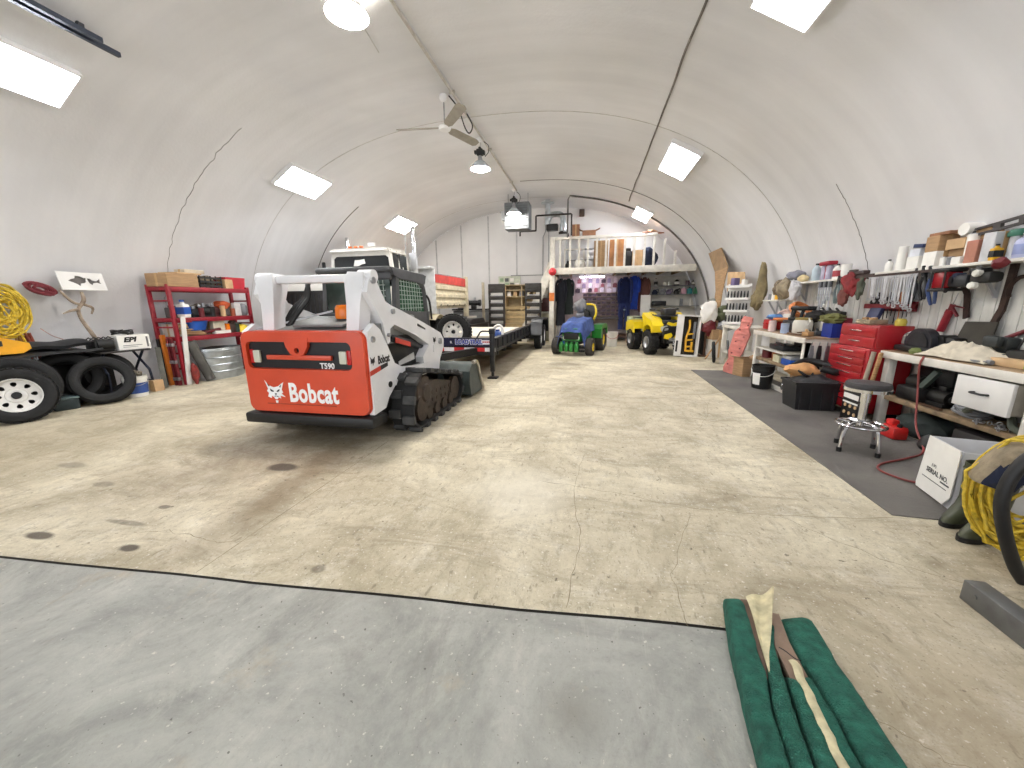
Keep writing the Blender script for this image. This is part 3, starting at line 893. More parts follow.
def add_wheel(parent, c, R_, w, ri, rimm, face=1, slots=8, name='wheel', tread=True, hub=BLACK):
    g = G(); tire_geo(g, R_, w, ri, tread=tread, n=36)
    o = part(name, g, RUBBER, parent, None, c)
    g = G(); rim8_geo(g, ri, w, face, slots)
    part('rim', g, rimm, o)
    g = G(); g.lathe([(0, .05), (ri * .16, .05), (ri * .19, .0)], 14, (face * w * .12, 0, 0), (0, face * PI / 2, 0)); part('hub_cap', g, hub, o)
    return o
# ---------- equipment trailer ----------
def build_trailer():
    t = thing('equipment_trailer', 'long black flatbed equipment trailer with red and white tape along its nose', 'trailer', (-2.85, 10.7, 0))
    TB = mat('trailer_black', (30, 30, 33), .45, .2, var=.25, sc=5)
    ox, oy = -2.85, 10.7
    g = G()
    for s in (-1, 1):
        g.b2((s * .92, -3.35, .56), (s * 1.0, 3.2, .62)); g.b2((s * .95, -3.35, .6), (s * .975, 3.2, .82)); g.b2((s * .9, -3.35, .81), (s * 1.0, 3.2, .85))
        for k in range(11): g.b2((s * .97, -3.1 + k * .45, .62), (s * .995, -3.06 + k * .45, .81))
    g.b2((-1.0, -3.4, .5), (1.0, -3.3, .85), .01)
    for k in range(9): g.b2((-.93, -2.9 + k * .72, .44), (.93, -2.83 + k * .72, .53))
    for s in (-1, 1): g.bar((s * .6, -3.35, .58), (s * .08, -4.1, .54), .1, .14)
    g.b2((-.08, -4.3, .46), (.08, -3.9, .58), .02)
    part('frame', g, TB, t)
    g = G()
    for k in range(10): g.b2((-.92 + k * .184, -3.28, .535), (-.92 + k * .184 + .176, 3.15, .58))
    part('deck', g, PLY, t)
    # nose sign
    g = G(); g.b2((-1.0, -3.408, .685), (1.0, -3.4, .845)); ns = part('nose_sign', g, mat('sign_dark_blue', (30, 32, 64), .4, var=.1), t)
    SW = mat('sign_white', (242, 242, 246), .5); SB = mat('sign_blue', (70, 84, 170), .5); SR = mat('sign_red', (200, 40, 44), .5)
    text('LOAD', .125, SB, ns, (.3, -3.412, .765), (PI / 2, 0, 0), 'maker_lettering', .006, .001, .82)
    text('TRAIL', .125, SB, ns, (.6, -3.412, .765), (PI / 2, 0, 0), 'maker_lettering', .006, .001, .78)
    text('LOAD', .125, SW, ns, (.3, -3.4095, .765), (PI / 2, 0, 0), 'letter_outline', .014, .0005, .82)
    text('TRAIL', .125, SW, ns, (.6, -3.4095, .765), (PI / 2, 0, 0), 'letter_outline', .014, .0005, .78)
    g = G(); g.b2((.72, -3.411, .72), (.99, -3.408, .81)); part('web_plate', g, SW, ns)
    g = G()
    for k in range(6): g.b2((.735 + k * .042, -3.413, .755), (.735 + k * .042 + .03, -3.411, .785))
    part('plate_print', g, SR, ns)
    text('R', .07, SW, ns, (.06, -3.412, .76), (PI / 2, 0, 0), 'maker_lettering', .002, .001)
    for k in range(9):
        g = G(); g.b2((-.98 + k * .22, -3.408, .575), (-.98 + (k + 1) * .22 - .001, -3.4, .655)); part('reflective_tape', g, SR if k % 2 else SW, t)
    # jack
    g = G(); g.b2((.91, -3.52, .14), (1.0, -3.43, .9), .01); g.b2((.93, -3.5, .05), (.98, -3.45, .2)); g.b2((.86, -3.57, .0), (1.06, -3.38, .035), .01)
    g.box((.955, -3.475, .95), (.11, .11, .12), bev=.02); g.tube([(.9, -3.475, .95), (.74, -3.475, .95), (.68, -3.475, .88), (.64, -3.475, .82)], .016, smooth=4)
    part('drop_leg_jack', g, TB, t)
    # fenders and wheels
    for s in (-1, 1):
        g = G(); pr = [(1.1, .5), (1.25, .86), (1.42, .98), (2.85, .98), (3.02, .86), (3.15, .5)]
        pr2 = [(a + (.03 if a < 2 else -.03), b - .03) for a, b in pr]
        g.prism(pr + pr2[::-1], .36, ax='YZ', off=s * 1.2)
        g.prism(pr, .012, ax='YZ', off=s * 1.02)
        part('fender', g, DARK, t)
        for k, yy in enumerate((1.68, 2.58)):
            add_wheel(t, (s * 1.2, yy, .37), .37, .22, .21, WHITE, s)
    g = G(); g.b2((-1.1, 1.6, .33), (1.1, 1.75, .45)); g.b2((-1.1, 2.5, .33), (1.1, 2.66, .45)); part('axle', g, TB, t)
    # ramps
    for xc in (-.61, .78):
        g = G(); w = .56 if xc < 0 else .54
        for s in (-1, 1): g.b2((xc + s * w / 2 - .03, 3.28, .5), (xc + s * w / 2 + .03, 3.4, 2.2))
        g.b2((xc - w / 2, 3.25, 2.02), (xc + w / 2, 3.38, 2.2))
        for k in range(6): g.b2((xc - w / 2, 3.26, .58 + k * .26), (xc + w / 2, 3.38, .72 + k * .26), .01)
        rp = part('loading_ramp', g, mat('ramp_steel', (52, 50, 48), .5, .4, var=.3, sc=8), t)
        for k in range(5):
            g = G(); g.b2((xc - w / 2 + .03, 3.3, .735 + k * .26), (xc + w / 2 - .03, 3.36, .755 + k * .26)); part('ramp_rung', g, STEEL, rp)
    for c in t.children:
        if c.name.split('.')[0] in ('frame', 'nose_sign', 'reflective_tape', 'deck'): c.location.z -= .04
    return t
TR = build_trailer()
sp = thing('wheel_assembly', 'spare wheel with white spoked rim standing at the trailer nose', 'wheel', (-2.8, 7.53, .915), 0)
o = add_wheel(sp, (0, 0, 0), .37, .22, .225, WHITE, -1, 8, 'tire'); o.rotation_euler = (0, rad(4), PI / 2)
# cargo
g = G()
for k in range(5): g.box((-2.9 + .012 * (k % 2), 9.9, 0.565 + k * .045), (1.55, 3.2, .04), (0, 0, .006 * (k - 2)), bev=.004)
single('foam_board_stack', g, mat('cream_panel', (226, 220, 204), .6, var=.08), 'stack of cream boards lying flat on the trailer deck', 'boards')
g = G(); g.box((0, 0, .17), (.2, .24, .34), bev=.05); g.cyl((0, 0, .3), (0, 0, .38), .05)
t = thing('fuel_jug', 'blue jug with white handle on the trailer deck behind the jack', 'jug', (-2.02, 8.2, .542))
part('jug_body', g, mat('jug_blue', (44, 78, 150), .4, var=.15), t)
g = G(); g.tube([(-.07, .02, .36), (-.07, .02, .42), (.0, .02, .47), (.09, .0, .44), (.12, -.02, .34), (.11, -.05, .22)], .032, smooth=4); part('jug_handle', g, WHITE, t)

# ---------- dump truck ----------
def build_truck():
    t = thing('dump_truck', 'white dump truck with twin chrome exhaust stacks and a tan ribbed dump box', 'truck', (-6.28, 9.8, 0))
    TW = mat('truck_white', (228, 226, 220), .35, var=.06, sc=3, coat=.3)
    g = G()
    # cab (x half .98): windscreen plane y=0
    sh = [(-.98, 1.2), (-.98, 2.2), (-.93, 2.75), (-.85, 2.98), (.85, 2.98), (.93, 2.75), (.98, 2.2), (.98, 1.2)]
    hole = [(-.88, 2.3), (-.84, 2.76), (-.76, 2.82), (.76, 2.82), (.84, 2.76), (.88, 2.3)]
    g.prism(sh, .06, off=0, holes=[hole])
    g.prism(sh, .05, off=1.5)
    for s in (-1, 1):
        g.prism([(0, 1.2), (0, 2.2), (1.5, 2.2), (1.5, 1.2)], .06, ax='YZ', off=s * .95)
        g.bar((s * .95, .02, 2.2), (s * .86, .08, 2.97), .08, .08); g.bar((s * .95, .62, 2.2), (s * .86, .62, 2.97), .08, .08); g.bar((s * .95, 1.47, 2.2), (s * .86, 1.47, 2.97), .08, .08)
        g.bar((s * .95, 1.0, 2.2), (s * .86, 1.0, 2.97), .06, .06)
    g.prism([(-.92, 2.9), (-.84, 3.02), (.84, 3.02), (.92, 2.9)], 1.6, off=.72)
    g.prism([(-.3, 2.93), (-.22, 2.99), (1.5, 3.06), (1.5, 2.9)], 1.7, ax='YZ')
    cb = part('cab', g, TW, t)
    g = G(); g.prism([(-.88, 2.3), (-.84, 2.76), (-.76, 2.82), (.76, 2.82), (.84, 2.76), (.88, 2.3)], .012, off=.01); part('windscreen', g, GLASS, cb)
    g = G(); g.prism([(-.25, 2.56), (-.1, 2.56), (.0, 2.6), (.12, 2.62), (.1, 2.74), (-.05, 2.72), (-.2, 2.72)], .004, off=.0); part('windscreen_sticker', g, PAPER, cb)
    for s in (-1, 1):
        g = G(); g.b2((s * .93, .1, 2.22), (s * .94, .6, 2.86)); g.b2((s * .93, .7, 2.22), (s * .94, 1.4, 2.86)); part('door_window', g, GLASS, cb)
    for k in range(3):
        g = G(); g.box((-.25 + k * .17, -.14, 3.05), (.11, .07, .05), bev=.015); part('marker_lamp', g, mat('marker_orange', (226, 122, 70), .3), cb)
    g = G(); g.box((.38, -.05, 3.1), (.2, .16, .1), bev=.02); g.cyl((.38, -.14, 3.1), (.38, -.12, 3.1), .05); part('roof_lamp', g, WHITE, cb)
    cb.scale = (1, .6, 1)
    # hood
    g = G()
    st = [(-2.3, .62, 1.15, 1.85), (-2.2, .68, .8, 1.98), (-1.1, .8, .8, 2.12), (0, .93, .8, 2.24)]
    vs = []; fs = []
    for (yy, hw, z0, z1) in st:
        vs += [(-hw, yy, z0), (-hw, yy, z1 - .18), (-hw + .15, yy, z1), (hw - .15, yy, z1), (hw, yy, z1 - .18), (hw, yy, z0)]
    for k in range(len(st) - 1):
        for i in range(6): fs.append([k * 6 + i, k * 6 + (i + 1) % 6, k * 6 + 6 + (i + 1) % 6, k * 6 + 6 + i])
    fs += [[0, 1, 2, 3, 4, 5], [18, 23, 22, 21, 20, 19]]
    g.add(vs, fs); part('hood', g, TW, t)
    g = G(); g.b2((-1.1, -2.45, .45), (1.1, -2.3, .85), .03); part('front_bumper', g, CHROME, t)
    g = G(); g.b2((-.6, -2.32, .95), (.6, -2.26, 1.82), .02); part('grille_backing', g, BLACK, t)
    g = G()
    for k in range(9): g.b2((-.5 + k * .12, -2.33, 1.0), (-.47 + k * .12, -2.29, 1.75))
    part('grille', g, DARK, t)
    # stacks
    for s in (-1, 1):
        x = s * (1.1 if s < 0 else 1.09); ty = 3.5 if s < 0 else 3.72
        g = G(); g.cyl((x, 1.06, 1.1), (x, 1.06, 2.95), .09, n=16); g.b2((x - .11, .94, 2.5), (x + .11, .97, 2.98), .01)
        ex = part('exhaust_stack', g, LGREY, t)
        g = G(); g.tube([(x, 1.06, 2.95), (x, 1.06, ty - .08), (x, 1.08, ty)], .062, n=14); part('chrome_pipe', g, CHROME, ex)
    g = G(); g.tube([(.8, 1.1, 2.9), (.81, 1.1, 3.3), (.82, 1.1, 3.8)], .012); part('antenna', g, STEEL, t)
    g = G(); g.tube([(-.95, .15, 2.4), (-1.2, .05, 2.5)], .015); g.box((-1.22, .03, 2.5), (.1, .06, .4), bev=.03); part('mirror', g, DARK, t)
    # chassis, wheels
    g = G()
    for s in (-1, 1): g.b2((s * .4, -2.2, .72), (s * .5, 5.2, .98))
    for k in range(5): g.b2((-.45, -1.6 + k * 1.6, .76), (.45, -1.5 + k * 1.6, .94))
    part('chassis', g, BLACK, t)
    for s in (-1, 1):
        add_wheel(t, (s * 1.0, -1.35, .52), .52, .28, .3, STEEL, s, 10)
        for yy in (2.9, 4.2): add_wheel(t, (s * .96, yy, .52), .52, .5, .3, STEEL, s, 10)
    # dump box
    X0, X1, Y1, Y2 = -1.2, 1.48, 1.52, 4.5
    g = G(); g.b2((X0, Y1 - .06, 1.2), (X1 + .05, Y1, 2.62), .02); g.b2((X0, Y1 - .3, 2.55), (X1 + .05, Y1, 2.62), .01)
    part('box_headboard', g, mat('headboard_grey', (206, 208, 210), .5, .1, var=.1), t)
    g = G()
    for s, x in ((-1, X0), (1, X1)):
        g.b2((x - .03, Y1, 1.4), (x + .03, Y2, 2.16))
        for (za, zb) in ((1.4, 1.6), (1.66, 1.86), (1.92, 2.14)):
            g.prism([(x, za), (x + s * .09, za + .05), (x + s * .09, zb - .06), (x, zb)], Y2 - Y1, off=(Y1 + Y2) / 2)
        g.b2((x - .05, Y2 - .12, 1.0), (x + .12 * s, Y2 + .06, 2.5), .01)
    g.b2((X0, Y1, 1.34), (X1, Y2, 1.42)); g.b2((X0, Y2 - .04, 1.4), (X1, Y2, 2.15))
    bx = part('dump_box', g, TAN, t)
    g = G()
    for k in range(5): g.cyl((X1 + .07, Y1 + .25 + k * .6, 1.46), (X1 + .1, Y1 + .25 + k * .6, 1.46), .03, n=8)
    part('box_bolt', g, BLACK, bx)
    for s, x in ((-1, X0), (1, X1)):
        g = G()
        g.prism([(Y1, 2.16), (Y1, 2.4), (Y2 - .12, 2.42), (Y2 - .12, 2.13)], .07, ax='YZ', off=x + s * .03); part('tarp', g, mat('tarp_red', (206, 74, 70), .7, var=.15, sc=5), t)
    g = G(); g.tube([(X1 + .02, Y1, 2.42), (X1 + .02, Y2 - .1, 2.45)], .02); part('tarp_bar', g, GALV, t)
    g = G(); g.sheet(lambda u, v: (1.2 + v * .35, 1.3 + u * .9, 1.02 + .16 * math.sin(u * PI) - .02 * v), 8, 2, .012); part('mud_guard', g, TAN, t)
    return t
build_truck()
# ---------- loft ----------
LY = 14.3
t = thing('storage_loft', 'white storage loft on a post with a white baluster railing', 'loft', (0, LY, 0))
xr = arch_x(2.7) - .02
g = G(); g.b2((-1.5, -.05, 2.5), (arch_x(2.75) - .01, .08, 2.73), .01); part('front_beam', g, WOODW, t)
g = G(); g.b2((-1.48, .08, 2.62), (arch_x(2.72) - .01, 1.68, 2.68))
for k in range(9): g.b2((-1.35 + k * .55, .08, 2.5), (-1.3 + k * .55, 1.68, 2.62))
part('loft_deck', g, PLY, t)
for (xx, yy) in ((-1.4, .0), (-1.4, 1.58)):
    g = G(); g.b2((xx - .09, yy - .09, 0), (xx + .09, yy + .09, 2.5 if yy > 1 else 3.78), .01)
    p = part('post', g, WOODW, t)
    if yy < 1:
        g = G(); g.b2((xx - .095, yy - .1, 1.55), (xx + .095, yy - .088, 1.85)); part('orange_wrap', g, mat('orange_tape', (226, 128, 56), .5), p)
g = G(); g.b2((-1.5, -.05, 3.70), (2.2, .05, 3.80), .01); part('top_rail', g, WOODW, t)
for k, xx in enumerate((-1.12, -.76, -.44, -.13, .18, .5, .82, 1.14, 1.46, 1.8, 2.12, 2.46, 2.82)):
    z1 = 3.72 if xx < 2.2 else arch_z(xx) - .05 - (.0 if xx < 2.6 else .0)
    if xx > 2.2: z1 = min(3.6, z1) if xx < 2.6 else 3.2
    g = G(); g.b2((xx - .035, -.03, 2.7), (xx + .035, .03, z1)); part('baluster', g, WOODW, t)
# the little side gate frame behind the railing
g = G(); g.b2((-1.0, .3, 2.68), (-.95, .35, 3.42)); g.b2((-.3, .3, 2.68), (-.25, .35, 3.42)); g.b2((-1.0, .3, 3.38), (-.25, .35, 3.43)); part('inner_rail', g, WOODW, t)

t = thing('loft_staircase', 'white wooden staircase running down left from the loft post', 'stairs', (0, 0, 0))
for yy in (14.45, 15.02):
    g = G(); g.bar((-1.54, yy, 2.56), (-2.5, yy, .02), .05, .2); part('stringer', g, WOODW, t)
    g = G(); g.bar((-1.52, yy, 2.95), (-2.5, yy, .6), .05, .09); part('handrail', g, WOODW, t)
    g = G(); g.b2((-2.54, yy - .04, 0), (-2.46, yy + .04, .7)); part('newel_post', g, WOODW, t)
for k in range(9):
    f = (k + 1) / 10; g = G(); x = -2.5 + .96 * f; z = 2.56 * f
    g.b2((x - .1, 14.47, z - .03), (x + .1, 15.0, z)); part('tread', g, WOODW, t)
g = G(); g.lathe([(0, 0), (.11, .0), (.14, .04), (.1, .07), (.06, .09), (0, .1)], 18, (-1.38, LY - .06, 2.6), (PI / 2, 0, 0))
single('red_disc', g, mat('bell_red', (206, 52, 60), .4), 'round red fitting at the corner of the loft beam and post', 'fitting')

# loft contents
def carton(name, label, c, d, rz=0, m=CARD, group=None, flaps=0, cat='box', tape=True, par=None, tilt=(0, 0)):
    t = thing(name, label, cat, c, rz, group, rot=(tilt[0], tilt[1], rz))
    w, l, h = d
    g = G()
    if flaps:
        th = .006
        g.box((0, 0, th / 2), (w, l, th))
        for s in (-1, 1): g.box((s * w / 2, 0, h / 2), (th, l, h)); g.box((0, s * l / 2, h / 2), (w, th, h))
    else: g.box((0, 0, h / 2), (w, l, h), bev=.004, seg=1)
    part('carton', g, m, t)
    if flaps:
        for s in (-1, 1):
            g = G(); g.bar((s * w / 2, 0, h), (s * (w / 2 + w * .32), 0, h + w * .25 * flaps), l, .006); part('flap', g, m, t)
    elif tape:
        g = G(); g.box((0, 0, h / 2), (.05 if w > .15 else .02, l + .003, h + .003)); part('tape_strip', g, mat('tape_tan', (196, 160, 112), .35), t)
    return t
LZ = 2.68
carton('tall_carton', 'tall brown carton standing behind the left half of the loft railing', (.33, 14.75, LZ), (.5, .4, .98))
carton('tall_carton', 'tall brown carton with a shiny front, second along the loft railing', (.9, 14.78, LZ), (.52, .42, 1.0), m=mat('carton_amber', (186, 128, 76), .6, var=.25, sc=3))
carton('small_carton', 'small brown carton standing on the loft shelf top, the left one', (-.62, 15.55, 3.92), (.28, .22, .5), m=mat('carton_dark', (150, 106, 76), .8))
carton('small_carton', 'low brown open carton beside it on the loft shelf top', (-.12, 15.55, 3.92), (.5, .3, .26), m=mat('carton_dark', (150, 106, 76), .8), flaps=.6)
carton('small_carton', 'tan carton under dark items at the right of the loft railing', (1.62, 14.85, LZ), (.36, .36, .62), m=CARD2)
t = thing('loft_shelf', 'grey metal shelf against the back wall up on the loft', 'shelf', (-.35, 15.6, LZ))
for k in range(4):
    g = G(); g.b2((-.62, -.22, .03 + k * .4), (.62, .22, .05 + k * .4)); part('shelf_board', g, LGREY, t)
for sx in (-1, 1):
    for sy_ in (-1, 1):
        g = G(); g.b2((sx * .62 - .02, sy_ * .22 - .02, 0), (sx * .62 + .02, sy_ * .22 + .02, 1.24)); part('post', g, LGREY, t)
g = G(); g.blob((0, 0, .17), (.2, .16, .19), .25, 3, flat=-.17)
single('white_bag', g, PAPER, 'crumpled white bag on the loft floor behind the railing', 'bag', loc=(-.42, 14.72, LZ))
g = G(); g.lathe([(0, 0), (.1, 0), (.1, .2), (.05, .26), (.05, .32), (0, .32)], 16)
single('dark_jug', g, BLACK, 'dark jug on the loft floor left of the white bag', 'jug', loc=(-.85, 14.7, LZ))
g = G(); g.box((0, 0, .3), (.34, .3, .6), bev=.04); g.lathe([(0, .6), (.12, .6), (.12, .7), (0, .72)], 14)
single('shop_heater', g, BLACK, 'black heater between cartons on the loft', 'heater', loc=(1.28, 14.85, LZ))
g = G(); g.blob((0, 0, .36), (.3, .22, .4), .2, 8, flat=-.36)
single('black_bag', g, NAVY, 'bulging dark blue bag at the right end of the loft railing', 'bag', loc=(2.0, 14.9, LZ))
g = G(); g.sheet(lambda u, v: (-.35 + .7 * u, -.2 + .4 * v, .04 + .03 * math.sin(u * 9) * math.sin(v * 7)), 12, 8, .03)
single('folded_rag', g, PAPER, 'pale folded cloth on the loft floor at the right end', 'cloth', loc=(2.35, 14.7, LZ))
for k, (a, b, l) in enumerate((((1.75, 14.25, 3.83), (2.42, 14.75, 3.85), 'pinkish board resting on the loft rail under the ceiling light'), ((1.95, 14.3, 3.89), (2.2, 14.9, 3.93), 'short tan board lying across the pinkish board on the loft rail'))):
    g = G(); g.bar(a, b, .18, .035); single('loose_board', g, mat('board_pink%d' % k, (200, 150, 130) if k == 0 else (206, 176, 140), .7), l, 'board')
g = G(); g.box((0, 0, 0), (.2, .14, .26), bev=.02); g.lathe([(.07, 0), (.05, .01), (0, .0)], 14, (0, -.075, -.04), (PI / 2, 0, 0)); g.lathe([(.04, 0), (.03, .01), (0, .0)], 12, (0, -.075, .07), (PI / 2, 0, 0))
single('wall_speaker', g, mat('speaker_brown', (88, 70, 60), .6), 'small brown speaker high on the back wall above the loft', 'speaker', loc=(-.42, 15.92, 4.92))

# heater, flue, pipes
t = thing('unit_heater', 'square grey unit heater hanging from the ceiling behind the lamp', 'heater', (-2.56, 13.75, 3.98))
g = G(); g.box((0, 0, .45), (.86, .6, .86), bev=.02); part('heater_cabinet', g, mat('heater_grey', (118, 122, 126), .5, .2), t)
g = G()
for k in range(9): g.box((0, -.305, .12 + k * .08), (.74, .02, .012), (rad(30), 0, 0))
part('louvre', g, mat('heater_louvre', (94, 98, 102), .5, .3), t)
for s in (-1, 1):
    g = G(); g.cyl((s * .35, 0, .86), (s * .35, 0, arch_z(-2.5) - 3.98), .012, n=8); part('hanger_rod', g, STEEL, t)
g = G(); g.box((-.5, -.1, .5), (.12, .2, .3), bev=.01); g.cyl((-.55, -.1, .62), (-.62, -.1, .62), .03); part('gas_valve', g, LGREY, t)
IRON = mat('black_iron_pipe', (52, 46, 44), .5, .4)
g = G(); g.tube([(-2.56, 14.1, 3.86), (-2.56, 14.1, 4.0), (-2.56, 14.1, 4.02), (-2.0, 14.1, 4.02), (-1.98, 14.1, 4.02), (-1.98, 14.1, 4.04), (-1.98, 14.1, 4.5), (-1.96, 14.1, 4.52), (-.75, 14.1, 4.52), (-.72, 14.1, 4.5), (-.72, 14.1, 3.8)], .03, n=8)
single('gas_pipe', g, IRON, 'black gas pipe stepping from the heater across to the loft corner', 'pipe')
t = thing('flue_pipe', 'galvanised flue pipe with elbows hanging below the ceiling beside the loft', 'pipe', (0, 14.6, 0))
g = G(); g.cyl((-1.62, 0, 4.28), (-1.62, 0, 5.14), .1, n=16); g.lathe([(.11, 0), (.24, .02), (.24, .05), (.11, .06)], 18, (-1.62, 0, 5.0)); part('riser', g, GALV, t)
g = G(); g.tube([(-1.62, 0, 4.4), (-1.5, 0, 4.6), (-1.3, 0, 4.64), (-1.12, 0, 4.6), (-1.05, 0, 4.42), (-1.05, 0, 4.1)], .1, n=14, smooth=4); g.cyl((-1.05, 0, 4.05), (-1.05, 0, 4.3), .13, n=16); part('elbow', g, GALV, t)
g = G(); g.box((-1.45, .05, 4.2), (.42, .3, .22), bev=.02); part('draught_box', g, BLACK, t)
g = G(); g.tube([(-1.05, 0, 4.05), (-1.2, 0, 3.98), (-.9, 0, 3.98), (-.88, 0, 3.8), (-1.1, 0, 3.76)], .035, smooth=4); part('cable_loop', g, IRON, t)
# conduit hugging the arch in front of the loft
g = G(); P = [(-.86, 14.15, 3.75), (-.86, 14.15, 5.0), (-.8, 14.15, 5.12)]
for i in range(50):
    p = arch_pt(.385 - .345 * i / 49, .04); P.append((p.x, 14.15, p.z))
g.tube(P, .028, n=8)
single('arch_conduit', g, SEAM, 'dark conduit curving along the arch around the loft', 'conduit')
g = G(); g.tube([(-2.52, y, arch_z(-2.52) - .03) for y in (Y0 + .1, 3, 6, 9, 13.3)], .024, n=8)
for y in (2, 4.6, 7.2, 9.8, 12.4): g.box((-2.52, y, arch_z(-2.52) - .025), (.1, .03, .05))
single('ceiling_conduit', g, mat('conduit_pale', (196, 190, 180), .5), 'pale electrical conduit running along the top of the ceiling', 'conduit')
g = G(); g.tube([(-3.1, 5.3, arch_z(-3.1) - .008), (-3.2, 5.95, arch_z(-3.2) - .008)], .005); 
single('ceiling_wire', g, SEAM2, 'short wire on the ceiling behind the round lamp', 'wire')
for k, pts in enumerate((((-1.95, 15.96, 2.3), (-1.95, 15.96, 4.1), (-1.85, 15.96, 4.3), (-1.85, 15.96, 4.9)), ((-1.72, 15.96, 1.6), (-1.72, 15.96, 4.95)), ((-3.3, 15.96, 2.35), (-3.3, 15.96, 2.62), (-1.95, 15.96, 2.62)))):
    g = G(); g.tube(pts, .018, n=6)
    single('wall_conduit', g, mat('conduit_grey', (150, 150, 150), .5), ['grey wall conduit with a kink left of the loft post', 'straight grey wall conduit nearest the loft post', 'grey wall conduit running level above the green wall chart'][k], 'conduit')

# ceiling fan
zc = arch_z(-2.72)
t = thing('ceiling_fan', 'white three-blade ceiling fan on a long rod beside the conduit', 'ceiling fan', (-2.72, 7.3, zc))
g = G(); g.lathe([(0, 0), (.07, 0), (.075, -.06), (.05, -.1), (.02, -.12), (0, -.12)], 16); part('canopy', g, HOUS, t)
g = G(); g.cyl((0, 0, -.1), (0, 0, -.5), .014, n=10); part('down_rod', g, STEEL, t)
g = G(); g.lathe([(0, -.46), (.04, -.47), (.1, -.5), (.12, -.53), (.1, -.57), (.04, -.59), (0, -.59)], 18); part('motor', g, HOUS, t)
for k, a in enumerate((187, -50, 66)):
    g = G()
    keep = MX.Rotation(rad(a), 4, 'Z'); g.X = MX.Translation((0, 0, -.53)) @ keep @ MX.Rotation(rad(-16), 4, 'X')
    g.prism([(.08, -.03), (.2, -.08), (.82, -.095), (.9, -.06), (.91, .04), (.86, .09), (.2, .08), (.08, .03)], .012, ax='XY')
    part('blade', g, mat('blade_grey', (158, 152, 140), .5), t)
g = G(); g.tube([(.1, 0, -.02), (.24, .1, -.2), (.34, .15, -.5), (.44, .1, -.62), (.5, .1, -.5), (.4, .1, -.3)], .012, smooth=5); part('fan_cord', g, DARK, t)

# overhead track at top left
t = thing('overhead_track', 'dark steel sliding-door track hanging at the top left corner', 'track', (-5.75, 3.4, 4.5))
g = G()
for dx in (0, .11):
    g.b2((dx - .025, -2.2, 0), (dx + .025, .85 - dx * 2.2, .05)); 
g.b2((.02, -2.2, .04), (.1, .4, .07))
part('rail', g, mat('track_blue_grey', (56, 64, 78), .4, .5), t)
for y in (-1.6, -.4, .5):
    g = G(); g.b2((-.02, y - .03, .05), (.02, y + .03, arch_z(-5.75) - 4.5)); part('hanger', g, DARK, t)

# ---------- below the loft ----------
g = G(); g.b2((-1.2, 15.9, .05), (1.98, 15.97, 2.5)); struct('trim_30', g, mat('pegboard_mauve', (204, 188, 186), .6, var=.15, sc=3))
# fluorescent lamp under the deck
t = thing('under_loft_light', 'lit twin-tube light glowing under the loft deck', 'ceiling light', (.05, 15.3, 2.47))
g = G(); g.b2((-.5, -.1, 0), (.5, .1, .03)); g.prism([(-.5, .0), (-.5, .03), (.5, .03), (.5, 0)], .06); part('housing', g, HOUS, t)
for s in (-1, 1):
    g = G(); g.cyl((-.46, s * .06, -.02), (.46, s * .06, -.02), .018, n=8); part('lamp_tube', g, emis('lit_tube_cool', (244, 232, 255), 22), t)
# parts bins rack
t = thing('bin_rack', 'pale wooden rack of small dark bins on the wall below the loft', 'rack', (.45, 15.75, .95))
g = G()
for k in range(7): g.b2((-.75, -.12, k * .15), (.75, .12, k * .15 + .02))
for k in range(2): g.b2((-.75 + k * 1.48, -.12, 0), (-.73 + k * 1.48, .12, .92))
g.b2((-.75, .1, 0), (.75, .12, .92)); part('rack_frame', g, mat('rack_pale', (206, 182, 176), .6), t)
for r in range(6):
    for c in range(8):
        g = G(); x = -.65 + c * .185; z = r * .15 + .02
        g.b2((x - .07, -.15, z), (x + .07, .08, z + (.06, .09)[(r + c) % 2])); part('bin', g, [mat('bin_dark', (58, 44, 60), .6), mat('bin_purple', (96, 78, 98), .6)][(r * 3 + c) % 2], t)
# hung packets on the pegboard
PK = [mat('packet_pink', (226, 210, 214), .5), mat('packet_white', (232, 226, 236), .4), mat('packet_violet', (140, 126, 152), .5), mat('packet_red', (150, 84, 90), .5), mat('packet_dark', (62, 46, 58), .6)]
names = ['pink', 'white', 'violet', 'red', 'dark']
RN.seed(5)
for r in range(3):
    for c in range(8):
        k = RN.randrange(5); x = -.72 + c * .24 + RN.uniform(-.03, .03); z = 1.95 + r * .19 + RN.uniform(-.02, .02)
        g = G(); w, h = RN.uniform(.13, .19), RN.uniform(.12, .17)
        g.prism(rrect(w, h, .02, 2), .035); g.prism(rrect(.04, .03, .008, 2, 0, h / 2 + .012), .008)
        single('hung_packet', g, PK[k], names[k] + ' packet hanging on the mauve pegboard below the loft', 'packet', 'packets hanging on the pegboard, ' + names[k], (x, 15.87, z))
